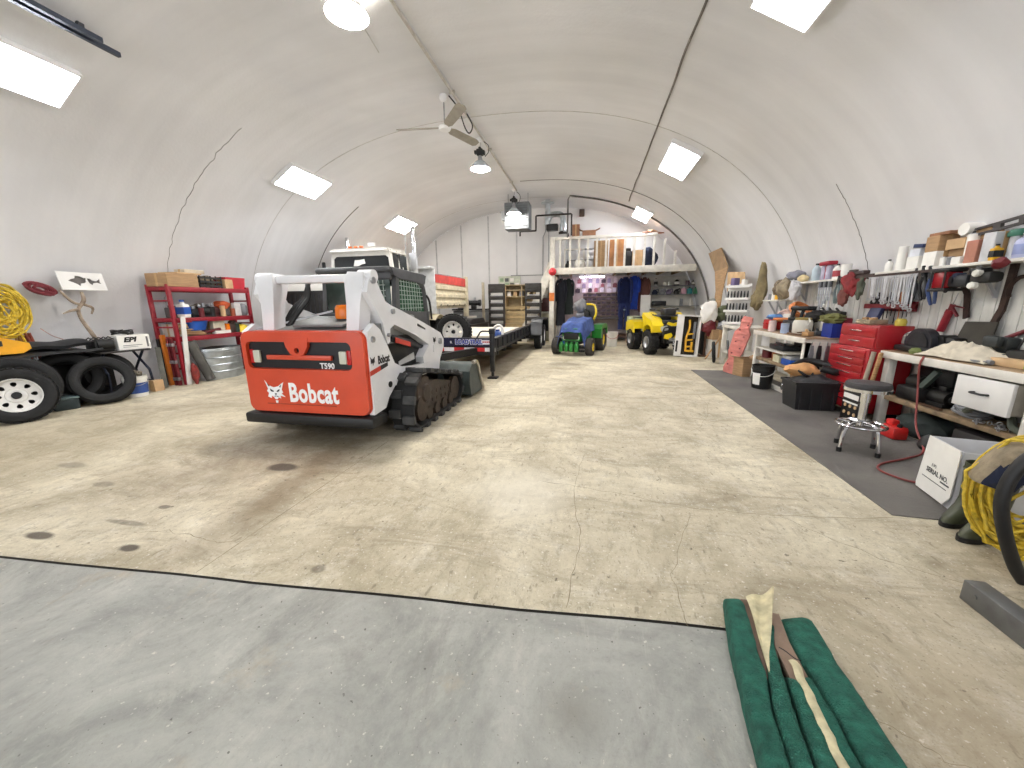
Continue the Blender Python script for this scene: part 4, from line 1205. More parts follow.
# hanging clothes
def garment(label, c, w, h, m, cat, seed, legs=False, rz=0, stripe=None):
    t = thing('hanging_' + cat, label, cat, c, rz)
    def body(side):
        g = G()
        n = 14
        def prof(u, v):
            # u around, v down
            z = -h * v
            ww = w / 2 * (.35 + .65 * min(1, v * 5)) * (1 + .12 * math.sin(v * 4 + seed))
            a = 2 * PI * u
            x = math.cos(a) * ww * (1 + .10 * math.sin(a * 5 + seed + v * 3))
            y = math.sin(a) * ww * .45 * (1 + .15 * math.sin(a * 4 + v * 5))
            if legs and v > .55: x = side * w * .26 + x * .5
            return (x, y, z)
        vs = []; fs = []; nu = 20
        for j in range(n + 1):
            for i in range(nu): vs.append(prof(i / nu, j / n))
        for j in range(n):
            for i in range(nu): fs.append([j * nu + i, j * nu + (i + 1) % nu, (j + 1) * nu + (i + 1) % nu, (j + 1) * nu + i])
        fs.append(list(range(nu))); fs.append([n * nu + i for i in range(nu)][::-1])
        g.add(vs, fs); return g
    g = body(-1)
    if legs:
        g2 = body(1); g.add(g2.v, g2.f)
    part('body', g, m, t)
    for s in (-1, 1):
        g = G(); g.tube([(s * w * .3, 0, -.06), (s * w * .52, -.02, -.2), (s * w * .55, -.03, -h * .3), (s * w * .5, -.05, -h * .48)], [w * .14, w * .13, w * .12, w * .1], n=10, smooth=3); part('sleeve', g, m, t)
    g = G(); g.tube([(0, 0, -.02), (0, 0, .06), (.03, .02, .1), (0, .05, .1)], .008); part('hook', g, STEEL, t)
    if stripe:
        g = G(); g.lathe([(w * .3, -.012), (w * .31, 0), (w * .3, .02)], 16, (0, 0, -h * .62), sy=.5); part('reflective_band', g, stripe, t)
    return t
REFL = mat('reflective_pale', (190, 214, 232), .3)
garment('navy coveralls with a pale reflective band hanging below the loft', (1.28, 15.0, 2.4), .42, 1.95, mat('coverall_navy', (26, 40, 92), .9, var=.25), 'coveralls', 1, True, stripe=REFL)
garment('bright royal blue jacket hanging right of the navy coveralls', (1.62, 15.2, 2.45), .36, 1.25, mat('coverall_royal', (26, 60, 160), .9, var=.2), 'jacket', 2)
garment('long black coat hanging beside the loft post', (-1.12, 15.0, 2.4), .34, 1.8, mat('coat_black', (26, 28, 38), .9), 'coat', 3)
garment('dark green coat hanging second from the loft post', (-.84, 15.3, 2.42), .34, 1.4, mat('coat_green', (40, 48, 46), .9), 'coat', 4)
garment('brown jacket hanging left of the white shelving', (2.02, 15.4, 2.4), .34, 1.3, mat('coat_brown', (104, 66, 60), .9), 'jacket', 5)
garment('mauve grey shirt hanging between the blue and brown jackets', (1.86, 15.7, 2.35), .26, 1.2, mat('shirt_mauve', (150, 112, 118), .9), 'shirt', 6)
# white shelving on the right below the loft
t = thing('wall_shelving', 'white backed wall shelving with dark shelf edges under the loft', 'shelving', (2.2, 15.6, .9))
g = G(); xw = arch_x(2.3) - .1
g.prism([(0, .0), (0, 1.55), (arch_x(2.45) - 2.2 - .05, 1.55), (arch_x(.9) - 2.2 - .05, 0)], .03, off=.3); part('back_panel', g, OFFW, t)
for k, z in enumerate((.42, .86, 1.18)):
    g = G(); g.b2((.0, -.1, z - .02), (1.86 - .06 * k, .28, z)); part('shelf_board', g, mat('shelf_edge_grey', (120, 122, 126), .5), t)
SHZ = [1.32, 1.76, 2.08]
def bottle(label, c, r, h, m, cap=BLACK, group=None, neck=.35, sq=False, rz=0, sc=1, nm='bottle', cat='bottle', band=None):
    t = thing(nm, label, cat, c, rz, group)
    g = G()
    if sq:
        g.box((0, 0, h * .38), (r * 2, r * 1.3, h * .76), bev=r * .25); g.lathe([(r * .7, h * .74), (r * neck, h * .86), (r * neck, h * .92)], 12, sy=.75)
    else: g.lathe([(0, 0), (r * .96, 0), (r, h * .03), (r, h * .62), (r * .85, h * .74), (r * neck, h * .84), (r * neck, h * .92), (0, h * .92)], 16)
    part('bottle_body', g, m, t)
    g = G(); g.lathe([(r * neck * 1.15, h * .9), (r * neck * 1.15, h), (0, h)], 12); part('cap', g, cap, t)
    if band:
        g = G()
        if sq: g.box((0, 0, h * .4), (r * 2.02, r * 1.33, h * .4))
        else: g.lathe([(r * 1.01, h * .15), (r * 1.015, h * .2), (r * 1.015, h * .52), (r * 1.01, h * .56)], 16)
        part('label_band', g, band, t)
    return t
def can(label, c, r, h, m, group=None, lid=STEEL, band=None, nm='can', cat='can'):
    t = thing(nm, label, cat, c, 0, group)
    g = G(); g.lathe([(0, 0), (r, 0), (r, h * .04), (r * .985, h * .06), (r * .985, h * .94), (r, h * .96), (r, h), (0, h)], 18); part('can_body', g, m, t)
    g = G(); g.lathe([(0, h + .002), (r * .9, h + .002), (r * .9, h + .008), (r * .8, h + .003)], 16); part('lid', g, lid, t)
    if band: g = G(); g.lathe([(r * 1.0, h * .2), (r * 1.01, h * .22), (r * 1.01, h * .75), (r * 1.0, h * .77)], 18); part('label_band', g, band, t)
    return t
bottle('tall black and white bottle, first on the top shelf under the loft', (2.45, 15.55, SHZ[2]), .07, .27, mat('bot_pale', (196, 192, 188), .4), band=BLACK)
can('small white can left of the pair on the top shelf under the loft', (2.78, 15.55, SHZ[2]), .05, .13, PAPER)
can('small white can right of the pair on the top shelf under the loft', (2.93, 15.55, SHZ[2]), .05, .12, OFFW)
bottle('squat black bottle in the middle of the top shelf under the loft', (3.2, 15.55, SHZ[2]), .09, .24, mat('bot_black', (40, 38, 40), .4), PAPER, band=PAPER)
can('dark can second from the right on the top shelf under the loft', (3.58, 15.55, SHZ[2]), .07, .17, mat('can_mauve', (96, 74, 84), .4))
bottle('dark jug at the right end of the top shelf under the loft', (3.78, 15.55, SHZ[2]), .07, .2, mat('bot_black', (40, 38, 40), .4), band=PAPER)
for k, (x, m, l) in enumerate(((2.42, NAVY, 'navy'), (2.68, GREY, 'grey'), (2.93, mat('pk_mauve', (120, 108, 130), .5), 'mauve'), (3.2, BLACK, 'black'))):
    g = G(); g.lathe([(0, 0), (.1, 0), (.11, .08), (.06, .16), (.03, .18), (0, .18)], 14); g.tube([(.03, 0, .15), (.12, 0, .19), (.13, .02, .06)], .016, smooth=3)
    single('oil_funnel', g, m, l + ' funnel lying on the middle shelf under the loft', 'funnel', loc=(x, 15.5, SHZ[1]))
bottle('pink square jug on the middle shelf under the loft', (3.45, 15.5, SHZ[1]), .09, .25, mat('jug_pink', (206, 160, 180), .4), PAPER, sq=True)
bottle('teal square jug on the middle shelf under the loft', (3.66, 15.5, SHZ[1]), .09, .25, TEAL, sq=True)
bottle('green square jug at the right end of the middle shelf under the loft', (3.86, 15.5, SHZ[1]), .08, .25, MGREEN, sq=True)
can('grey can in the middle of the bottom shelf under the loft', (3.4, 15.5, SHZ[0]), .06, .26, GREY)
can('pale spray can right of it on the bottom shelf under the loft', (3.72, 15.5, SHZ[0]), .05, .24, OFFW)
g = G(); g.box((0, 0, .1), (.5, .25, .18), bev=.03); single('dark_case', g, BLACK, 'dark case at the left of the bottom shelf under the loft', 'case', loc=(2.6, 15.5, SHZ[0]))
# tall white panel, bench, cabinet
g = G(); g.box((0, 0, .75), (.36, .04, .82), bev=.01); g.b2((-.18, -.03, .3), (-.14, .03, 1.16)); single('room_divider', g, WHITE, 'white panel standing on the bench left of the white shelving', 'panel', loc=(2.08, 15.2, .58), rot=(rad(-6), 0, 0))
t = thing('back_bench', 'dark topped workbench below the hanging coveralls', 'workbench', (1.2, 15.25, 0))
g = G(); g.b2((-1.1, -.3, .84), (1.0, .5, .9), .01); part('bench_top', g, mat('bench_dark', (66, 60, 62), .6), t)
for sx in (-1.05, .95):
    for yy in (-.25, .45):
        g = G(); g.b2((sx - .04, yy - .04, 0), (sx + .04, yy + .04, .84)); part('leg', g, DWOOD, t)
g = G(); g.b2((-1.05, -.2, .2), (.95, .45, .24)); part('lower_shelf', g, DWOOD, t)
t = thing('pale_cabinet', 'pale green cupboard with a pinkish base left of the quad bike', 'cabinet', (1.62, 14.35, 0))
g = G(); g.b2((-.26, -.25, .36), (.26, .25, .98), .01); part('body', g, mat('cab_palegreen', (190, 196, 160), .55), t)
g = G(); g.b2((-.26, -.25, 0), (.26, .25, .36), .01); part('base', g, mat('cab_pinkish', (196, 160, 140), .6), t)
g = G(); g.b2((-.22, -.265, .42), (-.01, -.25, .94)); g.b2((.01, -.265, .42), (.22, -.25, .94)); part('door', g, mat('cab_door', (170, 178, 140), .55), t)
def bucket(label, c, r, h, m, handle=STEEL, band=None, lid=None, rz=0, nm='bucket', cat='bucket', down=1, group=None, arc=.75):
    t = thing(nm, label, cat, c, rz, group)
    g = G(); g.lathe([(0, 0), (r * .84, 0), (r * .86, .01), (r * .97, h * .8), (r * 1.03, h * .81), (r * 1.03, h * .86), (r, h * .87), (r * 1.01, h), (r * 1.05, h), (r * .97, h), (r * .94, h * .85), (r * .82, .015), (0, .015)], 26); part('bucket_body', g, m, t)
    g = G(); g.tube([(r * math.cos(a) * 1.05, -.02 - down * r * .95 * math.sin(a), h * .84 - down * math.sin(a) * h * .28) for a in [PI * i / 12 for i in range(13)]], .005); part('handle', g, handle, t)
    if band: g = G(); g.lathe([(r * .9, h * .18), (r * .905, h * .2), (r * .965, h * .66), (r * .95, h * .68)], 10, arc=PI * arc, rot=(0, 0, rad(-150))); part('label_band', g, band, t)
    if lid: g = G(); g.lathe([(0, h + .01), (r * 1.02, h + .01), (r * 1.05, h - .02), (r * 1.0, h - .02)], 26); part('lid', g, lid, t)
    return t
bucket('white bucket on the floor between tractor and quad bike', (.78, 13.2, 0), .19, .5, PAPER, REDLENS)
g = G(); g.box((0, 0, .1), (.4, .3, .2), bev=.03); g.tube([(-.15, 0, .2), (-.15, 0, .3), (.15, 0, .3), (.15, 0, .2)], .012)
single('blue_crate', g, ROYAL, 'blue bin at the foot of the loft post', 'bin', loc=(-1.0, 13.6, .0))
# back wall left of the loft
t = thing('wall_chart', 'pale green notice board on the back wall above the loading ramp', 'notice board', (-3.35, 15.93, 2.1))
g = G(); g.b2((-.48, -.02, 0), (.46, .02, .5)); part('board', g, mat('chart_green', (206, 212, 192), .6), t)
for k in range(7):
    g = G(); x = -.42 + (k % 4) * .22; z = .08 + (k // 4) * .2
    g.b2((x, -.028, z), (x + .16, -.02, z + .14)); part('note', g, [PAPER, mat('note_green', (150, 176, 140), .6), mat('note_dark', (84, 84, 84), .6)][k % 3], t)
t = thing('shop_shelf_unit', 'tan wooden shelf unit with pigeonholes between the two ramps', 'shelf unit', (-2.75, 15.4, 0))
WD = mat('tan_wood_unit', (206, 186, 146), .6, var=.15)
g = G()
for x in (-.62, .05, .55, .72): g.b2((x - .02, -.3, 0), (x + .02, .3, 2.2))
for z in (.1, .5, .68, .86, 1.04, 1.25, 1.75, 2.0, 2.2): g.b2((-.62, -.3, z - .015), (.55, .3, z + .015))
g.b2((-.62, .28, 0), (.72, .3, 2.2)); part('carcass', g, WD, t)
for k in range(5):
    g = G(); g.b2((-.6, -.31, .52 + k * .18), (.53, -.2, .52 + k * .18 + .13)); part('drawer', g, mat('tan_drawer', (190, 166, 122), .6), t)
for k in range(4):
    g = G(); g.b2((-.55 + k * .25, -.2, 1.77), (-.4 + k * .25, .1, 1.95)); part('pigeonhole_box', g, [PAPER, CARD2, GREY, TAN][k], t)
t = thing('grinder_bench', 'dark workbench at the back wall behind the dump box', 'workbench', (-4.9, 15.4, 0))
g = G(); g.b2((-.75, -.35, 1.22), (.75, .35, 1.28)); part('bench_top', g, DARK, t)
g = G(); g.b2((-.72, -.3, 0), (.72, .3, 1.2), .02); part('cupboard', g, mat('cupboard_grey', (120, 122, 124), .6), t)
g = G(); g.b2((-.1, -.33, .62), (.3, -.3, .86)); g.b2((-.1, -.33, .9), (.3, -.3, 1.0)); part('drawer_front', g, OFFW, t)
t = thing('bench_grinder', 'black bench grinder on the workbench behind the dump box', 'grinder', (-4.75, 15.25, 1.28))
g = G(); g.cyl((-.2, 0, .24), (.2, 0, .24), .1, n=16); g.box((0, 0, .08), (.2, .2, .16), bev=.02); part('motor', g, BLACK, t)
for s in (-1, 1):
    g = G(); g.cyl((s * .22, 0, .24), (s * .3, 0, .24), .13, n=20); part('grinding_wheel', g, BLACK, t)
g = G(); g.cyl((.05, 0, .34), (.05, 0, .46), .05); part('lamp', g, LGREY, t)
g = G(); g.box((0, 0, .1), (.36, .25, .18), bev=.03); g.box((0, -.1, .22), (.2, .1, .08), bev=.02); single('drill_case', g, DARK, 'dark tool case at the left of the grinder', 'case', loc=(-5.25, 15.25, 1.28))
g = G(); g.b2((-.05, -.04, 0), (.05, .04, 2.3), .01); g.b2((-.12, -.1, 0), (.12, .1, .04)); single('steel_post', g, mat('post_pale', (168, 160, 140), .5), 'pale upright steel post left of the left ramp', 'post', loc=(-4.12, 14.5, 0))
t = thing('refuse_bin', 'tall grey green bin against the wall right of the trailer fender', 'bin', (-1.72, 15.0, 0))
g = G(); g.box((0, 0, .55), (.4, .4, 1.1), bev=.03); part('body', g, mat('bin_greygreen', (150, 148, 128), .6), t)
g = G(); g.box((0, 0, 1.12), (.44, .44, .06), bev=.02); part('lid', g, mat('bin_lid', (176, 176, 168), .6), t)
g = G(); g.box((0, 0, .26), (.42, .3, .52), bev=.02); g.lathe([(.12, 0), (.14, .02), (.1, .03)], 16, (0, -.15, .26), (PI / 2, 0, 0)); single('radiator_box', g, mat('box_darkred', (70, 30, 30), .5), 'dark red machine box standing on the grey green bin', 'box', loc=(-1.72, 15.0, 1.155))
# ---------- garden tractor ----------
def build_tractor():
    t = thing('garden_tractor', 'green garden tractor facing the camera with a blue cloth over its hood', 'tractor', (-.44, 11.0, 0), rad(-15))
    g = G(); g.b2((-.22, -.15, .3), (.22, 1.5, .42), .02); g.b2((-.52, -.06, .18), (.52, .06, .28), .02); g.b2((-.4, 1.2, .22), (.4, 1.36, .36), .02); part('chassis', g, BLACK, t)
    g = G(); st = [(-.22, .26, .42, .76), (-.12, .3, .4, .84), (.4, .31, .4, .9), (.78, .3, .4, .95)]
    vs = []; fs = []
    for (yy, hw, z0, z1) in st: vs += [(-hw, yy, z0), (-hw, yy, z1 - .1), (-hw + .08, yy, z1), (hw - .08, yy, z1), (hw, yy, z1 - .1), (hw, yy, z0)]
    for k in range(3):
        for i in range(6): fs.append([k * 6 + i, k * 6 + (i + 1) % 6, k * 6 + 6 + (i + 1) % 6, k * 6 + 6 + i])
    fs += [[0, 1, 2, 3, 4, 5], [18, 23, 22, 21, 20, 19]]
    g.add(vs, fs); part('hood', g, GREEN, t)
    g = G(); g.b2((-.22, -.24, .46), (.22, -.21, .64), .01); part('grille', g, BLACK, t)
    for s in (-1, 1):
        g = G(); g.lathe([(0, .01), (.05, .01), (.055, 0)], 12, (s * .2, -.225, .5), (PI / 2, 0, 0)); part('headlamp', g, mat('lamp_lens', (220, 220, 210), .15), t)
    for k in range(4):
        g = G(); x = -.24 + k * .15; g.b2((x - .05, -.42, .12), (x + .05, -.26, .36), .02); g.b2((x - .03, -.39, .36), (x + .03, -.3, .4), .01); part('front_weight', g, GREEN, t)
    g = G(); g.b2((-.42, -.32, .12), (.42, -.26, .17)); part('weight_bar', g, BLACK, t)
    for s in (-1, 1):
        for (x, yy, R_, w, nm) in ((.5, 0, .24, .2, 'front_wheel'), (.47, 1.28, .34, .28, 'rear_wheel')):
            g = G(); tire_geo(g, R_, w, R_ * .5, 30); wh = part(nm, g, mat('worn_tyre', (70, 66, 62), .8, var=.25, sc=9, bump=.2), t, None, (s * x, yy, R_))
            g = G(); g.lathe([(0, .03), (.04, .03), (.06, .0), (R_ * .45, -.01), (R_ * .5, .04)], 20, (s * w * .25, 0, 0), (0, s * PI / 2, 0)); part('rim', g, YELLOW, wh)
        g = G(); g.prism([(.85, .42), (.82, .7), (.95, .82), (1.5, .84), (1.66, .74), (1.7, .5), (1.6, .5), (1.56, .7), (1.0, .7), (.98, .42)], .3, ax='YZ', off=s * .46); g.prism([(.85, .42), (.82, .7), (.95, .82), (1.5, .84), (1.66, .74), (1.56, .6), (1.0, .6), (.98, .42)], .03, ax='YZ', off=s * .33); part('rear_fender', g, GREEN, t)
    g = G(); g.b2((-.4, .78, .38), (.4, 1.0, .42)); part('foot_plate', g, BLACK, t)
    g = G(); g.box((0, 1.28, .92), (.46, .44, .12), bev=.05); g.box((0, 1.5, 1.15), (.48, .12, .5), (rad(-12), 0, 0), bev=.05); part('seat', g, BLACK, t)
    g = G(); g.tube([(-.2, 1.42, .92), (-.27, 1.46, 1.15), (-.2, 1.52, 1.38), (0, 1.55, 1.43), (.2, 1.52, 1.38), (.27, 1.46, 1.15), (.2, 1.42, .92)], .035, smooth=5); part('seat_shell', g, YELLOW, t)
    g = G(); g.cyl((0, .78, .9), (0, .98, 1.15), .03, n=10); part('steering_column', g, BLACK, t)
    g = G(); g.torus(.19, .018, (0, 1.0, 1.17), (rad(-40), 0, 0)); g.bar((-.18, 1.0, 1.17), (.18, 1.0, 1.17), .03, .015); part('steering_wheel', g, BLACK, t)
    return t
build_tractor()
def trl(x, y, z):  # tractor local to world
    a = rad(-15); return (-.44 + x * math.cos(a) - y * math.sin(a), 11.0 + x * math.sin(a) + y * math.cos(a), z)
# cloth over the hood
def cf(u, v):
    x = (u - .5) * .86; y = -.27 + v * 1.1
    top = .86 + .17 * min(1, v * 1.2)
    e = max(0, abs(x) - .26)
    z = top - (e * 2.3 if e > 0 else 0) - .04 * (1 - min(1, v * 6)) * 2
    x2 = x if abs(x) < .3 else math.copysign(.3 + (abs(x) - .3) * .5, x)
    z += .02 + .015 * math.sin(u * 17 + v * 5) + .012 * math.sin(v * 13)
    if v < .12: z -= (.12 - v) * 1.1; 
    return (x2 * 1.12, y, z)
g = G(); g.sheet(cf, 26, 22, .012)
CLB = mat('blue_denim_cloth', (70, 92, 150), .95, c2=(40, 58, 106), sc=7, bump=.3)
single('blue_cloth', g, CLB, 'faded blue cloth draped over the hood of the green tractor', 'cloth', loc=(-.44, 11.0, 0), rot=(0, 0, rad(-15)))
g = G(); g.blob((0, 0, 0), (.19, .2, .22), .18, 4, 3, 1.3); g.blob((-.12, -.05, .0), (.12, .14, .13), .2, 6, 3); g.box((-.02, 0, -.26), (.24, .22, .16), bev=.05)
single('grey_bag', g, mat('grey_plastic_bag', (128, 128, 132), .45, var=.2, sc=6), 'grey bag slung over the steering wheel of the green tractor', 'bag', loc=trl(-.06, .9, 1.37))

# ---------- quad bike ----------
def build_quad():
    t = thing('quad_bike', 'yellow and black quad bike facing the camera under the loft', 'quad bike', (2.18, 11.4, 0), rad(14))
    BK = mat('quad_black', (32, 32, 34), .5, var=.2, sc=8)
    for s in (-1, 1):
        for (yy, nm, w) in ((0, 'front_wheel', .24), (1.3, 'rear_wheel', .28)):
            g = G(); tire_geo(g, .34, w, .17, 26)
            for k in range(18):
                a = 2 * PI * k / 18
                for q in (-1, 1): g.box((q * w * .28, math.cos(a + q * .1) * .35, math.sin(a + q * .1) * .35), (w * .36, .06, .03), (a + q * .1 - PI / 2, 0, 0))
            wh = part(nm, g, RUBBER, t, None, (s * .46, yy, .36))
            g = G(); g.lathe([(0, .02), (.05, .02), (.09, .0), (.14, .02), (.17, .06), (.175, .0)], 20, (s * w * .3, 0, 0), (0, s * PI / 2, 0)); part('rim', g, STEEL, wh)
    g = G(); g.b2((-.2, -.25, .34), (.2, 1.5, .56), .04); g.b2((-.3, .4, .3), (.3, 1.0, .4), .02)
    for s in (-1, 1):
        g.bar((s * .15, 0, .42), (s * .42, 0, .36), .05, .04); g.bar((s * .15, 1.3, .42), (s * .42, 1.3, .36), .05, .04)
    part('chassis', g, BK, t)
    # front bodywork
    for s in (-1, 1):
        g = G()
        P = [(-.34, .66), (-.36, .84), (-.2, .98), (.05, 1.04), (.3, 1.12), (.42, 1.18), (.46, 1.08), (.36, .96), (.3, .84), (.36, .66), (.3, .62), (.22, .8), (.02, .86), (-.2, .8), (-.26, .64)]
        g.prism(P, .3, ax='YZ', off=s * .42)
        part('front_fender', g, YELLOW, t)
        g = G(); g.prism([(-.3, .84), (-.1, 1.0), (.32, 1.16), (.5, 1.2), (.62, 1.02), (.5, .9), (.2, .9)], .12, ax='YZ', off=s * .28); part('side_fairing', g, YELLOW, t)
        g = G(); g.prism([(.95, .68), (1.0, .88), (1.3, .94), (1.62, .9), (1.72, .72), (1.64, .7), (1.55, .82), (1.1, .82), (1.03, .66)], .34, ax='YZ', off=s * .42); g.prism([(.95, .55), (.97, .86), (1.7, .86), (1.7, .6)], .02, ax='YZ', off=s * .59); part('rear_fender', g, YELLOW, t)
        g = G(); g.box((s * .24, -.36, .76), (.2, .1, .13), (0, s * .2, 0), bev=.03); part('headlamp', g, mat('quad_lens', (210, 212, 206), .12, .2), t)
        g = G(); g.prism([(-.14, .5), (.04, .46), (.14, .56), (.1, .64), (-.06, .6)], .05, off=-.4) ; o = part('lower_fairing', g, YELLOW, t, None, (s * .16, 0, 0))
    g = G(); g.b2((-.3, -.36, .58), (.3, -.2, .86), .04); g.b2((-.24, -.3, .84), (.24, .1, .98), .05); part('nose_panel', g, BK, t)
    g = G(); g.prism([(-.18, .88), (0, .8), (.18, .88), (.14, .94), (0, .9), (-.14, .94)], .04, off=-.37); part('nose_stripe', g, YELLOW, t)
    g = G(); g.tube([(-.28, -.34, .42), (-.3, -.46, .56), (-.3, -.46, .74), (-.2, -.44, .8), (.2, -.44, .8), (.3, -.46, .74), (.3, -.46, .56), (.28, -.34, .42)], .022, smooth=4); g.b2((-.16, -.42, .34), (.16, -.3, .5), .02); part('front_bumper', g, BK, t)
    g = G(); g.cyl((-.12, -.4, .46), (.12, -.4, .46), .05, n=14); g.tube([(0, -.44, .44), (0, -.46, .38), (.025, -.46, .35), (0, -.46, .32), (-.02, -.46, .34)], .012, smooth=4); part('winch', g, STEEL, t)
    g = G()
    for s in (-1, 1): g.tube([(s * .36, -.3, 1.08), (s * .36, .2, 1.12)], .016)
    for k in range(5): g.tube([(-.36, -.28 + k * .11, 1.09 + .005 * k), (.36, -.28 + k * .11, 1.09 + .005 * k)], .013)
    part('front_rack', g, BK, t)
    g = G()
    for s in (-1, 1): g.tube([(s * .36, 1.05, 1.0), (s * .36, 1.7, 1.0)], .016)
    for k in range(6): g.tube([(-.36, 1.08 + k * .12, 1.0), (.36, 1.08 + k * .12, 1.0)], .013)
    part('rear_rack', g, BK, t)
    g = G(); g.box((0, .85, .98), (.3, .75, .16), bev=.06); g.box((0, .3, 1.02), (.3, .5, .2), bev=.06); part('saddle', g, BK, t)
    g = G(); g.box((0, .2, 1.2), (.2, .2, .16), bev=.05); g.tube([(-.4, .28, 1.28), (-.2, .2, 1.24), (0, .18, 1.2), (.2, .2, 1.24), (.4, .28, 1.28)], .02, smooth=4); g.tube([(-.42, .29, 1.28), (-.28, .24, 1.26)], .028); g.tube([(.42, .29, 1.28), (.28, .24, 1.26)], .028); part('handlebar', g, BK, t)
    g = G(); g.box((0, -.0, 1.2), (.34, .34, .2), bev=.06); part('front_bag', g, BK, t)
    return t
build_quad()

# tool carton leaning by the quad
t = thing('tool_carton', 'white window carton with a yellow tool inside, standing beside the quad bike', 'box', (2.64, 10.92, 0), rot=(rad(-6), rad(4), rad(6)))
g = G()
w, d, h = .5, .22, 1.12
g.b2((-w / 2, -d / 2, 0), (-w / 2 + .05, d / 2, h)); g.b2((w / 2 - .03, -d / 2, 0), (w / 2, d / 2, h)); g.b2((-w / 2, -d / 2, 0), (w / 2, d / 2, .05)); g.b2((-w / 2, -d / 2, h - .03), (w / 2, d / 2, h)); g.b2((-w / 2, d / 2 - .02, 0), (w / 2, d / 2, h))
part('carton', g, WHITE, t)
g = G(); g.b2((-w / 2 - .13, -d / 2 + .0, .0), (-w / 2, -d / 2 + .012, h)); part('side_flap', g, WHITE, t)
g = G(); g.b2((-w / 2 - .1, -d / 2 - .003, .12), (-w / 2 - .05, -d / 2, .42)); part('printed_mark', g, BLACK, t)
g = G(); g.b2((-w / 2 + .05, d / 2 - .05, .05), (w / 2 - .03, d / 2 - .03, h - .03)); part('inner_liner', g, mat('carton_inner', (44, 36, 24), .8), t)
g = G(); g.tube([(-.04, 0, .14), (-.06, 0, .5), (0, 0, .78), (-.02, 0, 1.0)], .028, smooth=4)
for z in (.24, .42, .58): g.prism([(-.06, z), (.1, z + .03), (.12, z + .07), (.02, z + .06), (-.05, z + .05)], .05)
g.box((.06, 0, .16), (.22, .06, .06), bev=.02); g.box((.1, 0, .3), (.05, .05, .22), bev=.01)
part('packed_tool', g, TOOLY, t)
g = G(); g.b2((.1, -.02, .5), (.16, .02, .95), .01); part('tool_sleeve', g, GREY, t)

# things between the carton and the first rack
def hung_blob(nm, label, cat, c, r, m, seed, amp=.25, h=0, sub=3):
    g = G(); g.blob((0, 0, 0), r, amp, seed, sub, 1.8)
    return single(nm, g, m, label, cat, None, c)
g = G(); g.cyl((0, 0, 0), (0, 0, 1.28), .03, n=10); g.b2((-.16, -.12, 0), (.16, .12, .03)); g.bar((-.2, 0, 1.28), (.2, 0, 1.28), .05, .05)
single('coat_post', g, DWOOD, 'dark post with a crossbar carrying the white cloth by the quad bike', 'post', loc=(3.12, 11.05, 0))
hung_blob('white_cloth', 'bundle of white cloth hanging on a post right of the quad bike', 'cloth', (3.12, 10.98, 1.2), (.22, .15, .28), PAPER, 3)
hung_blob('dark_red_cloth', 'dark red cloth hanging below the white cloth bundle', 'cloth', (3.16, 10.95, .8), (.18, .12, .22), MAROON, 5)
hung_blob('olive_bag', 'olive bag on the pile right of the white cloth bundle', 'bag', (3.5, 11.0, 1.15), (.2, .18, .2), mat('olive_canvas', (96, 100, 72), .9, var=.2, bump=.2), 6)
carton('carton_on_pile', 'brown carton between the white cloth and the wheelbarrow wheel', (3.36, 10.95, .48), (.36, .3, .26), .2)
carton('base_carton', 'white carton on the floor under the brown carton by the broom', (3.4, 11.0, 0), (.42, .36, .48), .1, m=OFFW)
hung_blob('grey_rag', 'grey and white rag lying on the brown carton near the wall', 'rag', (3.52, 10.85, .84), (.18, .14, .12), mat('rag_grey', (176, 178, 184), .9, var=.3, sc=10), 9)
g = G(); g.lathe([(0, 0), (.06, 0), (.13, .1), (.14, .4), (.1, .5), (0, .52)], 18); single('grey_tank', g, mat('tank_greygreen', (110, 112, 104), .5), 'grey rounded tank standing on the pile behind the olive bag', 'tank', loc=(3.35, 11.5, 1.05))
g = G(); g.b2((-.22, -.2, 0), (.22, .2, 1.05), .02); single('storage_box', g, BLACK, 'dark box behind the white cloth carrying the grey tank', 'box', loc=(3.35, 11.5, 0))
g = G(); g.tube([(0, 0, .02), (.42, .25, .62)], .02, n=8); single('broom_handle', g, WOOD, 'tan broom handle leaning at floor level right of the yellow tool carton', 'broom', loc=(2.98, 10.4, 0))
t = thing('barrow_wheel', 'black tyred wheel with a white disc leaning by the white table', 'wheel', (3.0, 9.85, .27), 0, rot=(0, rad(-6), rad(-18)))
g = G(); g.torus(.23, .035, rot=(0, PI / 2, 0), n=36); part('tyre', g, RUBBER, t)
g = G(); g.lathe([(0, .03), (.05, .03), (.06, .015), (.2, .0), (.21, -.01), (0, -.01)], 28, rot=(0, -PI / 2, 0)); part('disc', g, OFFW, t)
g = G(); g.tube([(2.98, 8.6, .1), (3.0, 8.8, .3), (3.02, 9.0, .5), (3.05, 9.15, .62)], .025, smooth=4); g.tube([(2.98, 8.6, .1), (2.92, 8.58, .035), (2.9, 8.66, .03)], .022)
single('black_pole', g, BLACK, 'black bent pole on the floor in front of the white disc wheel', 'pole')
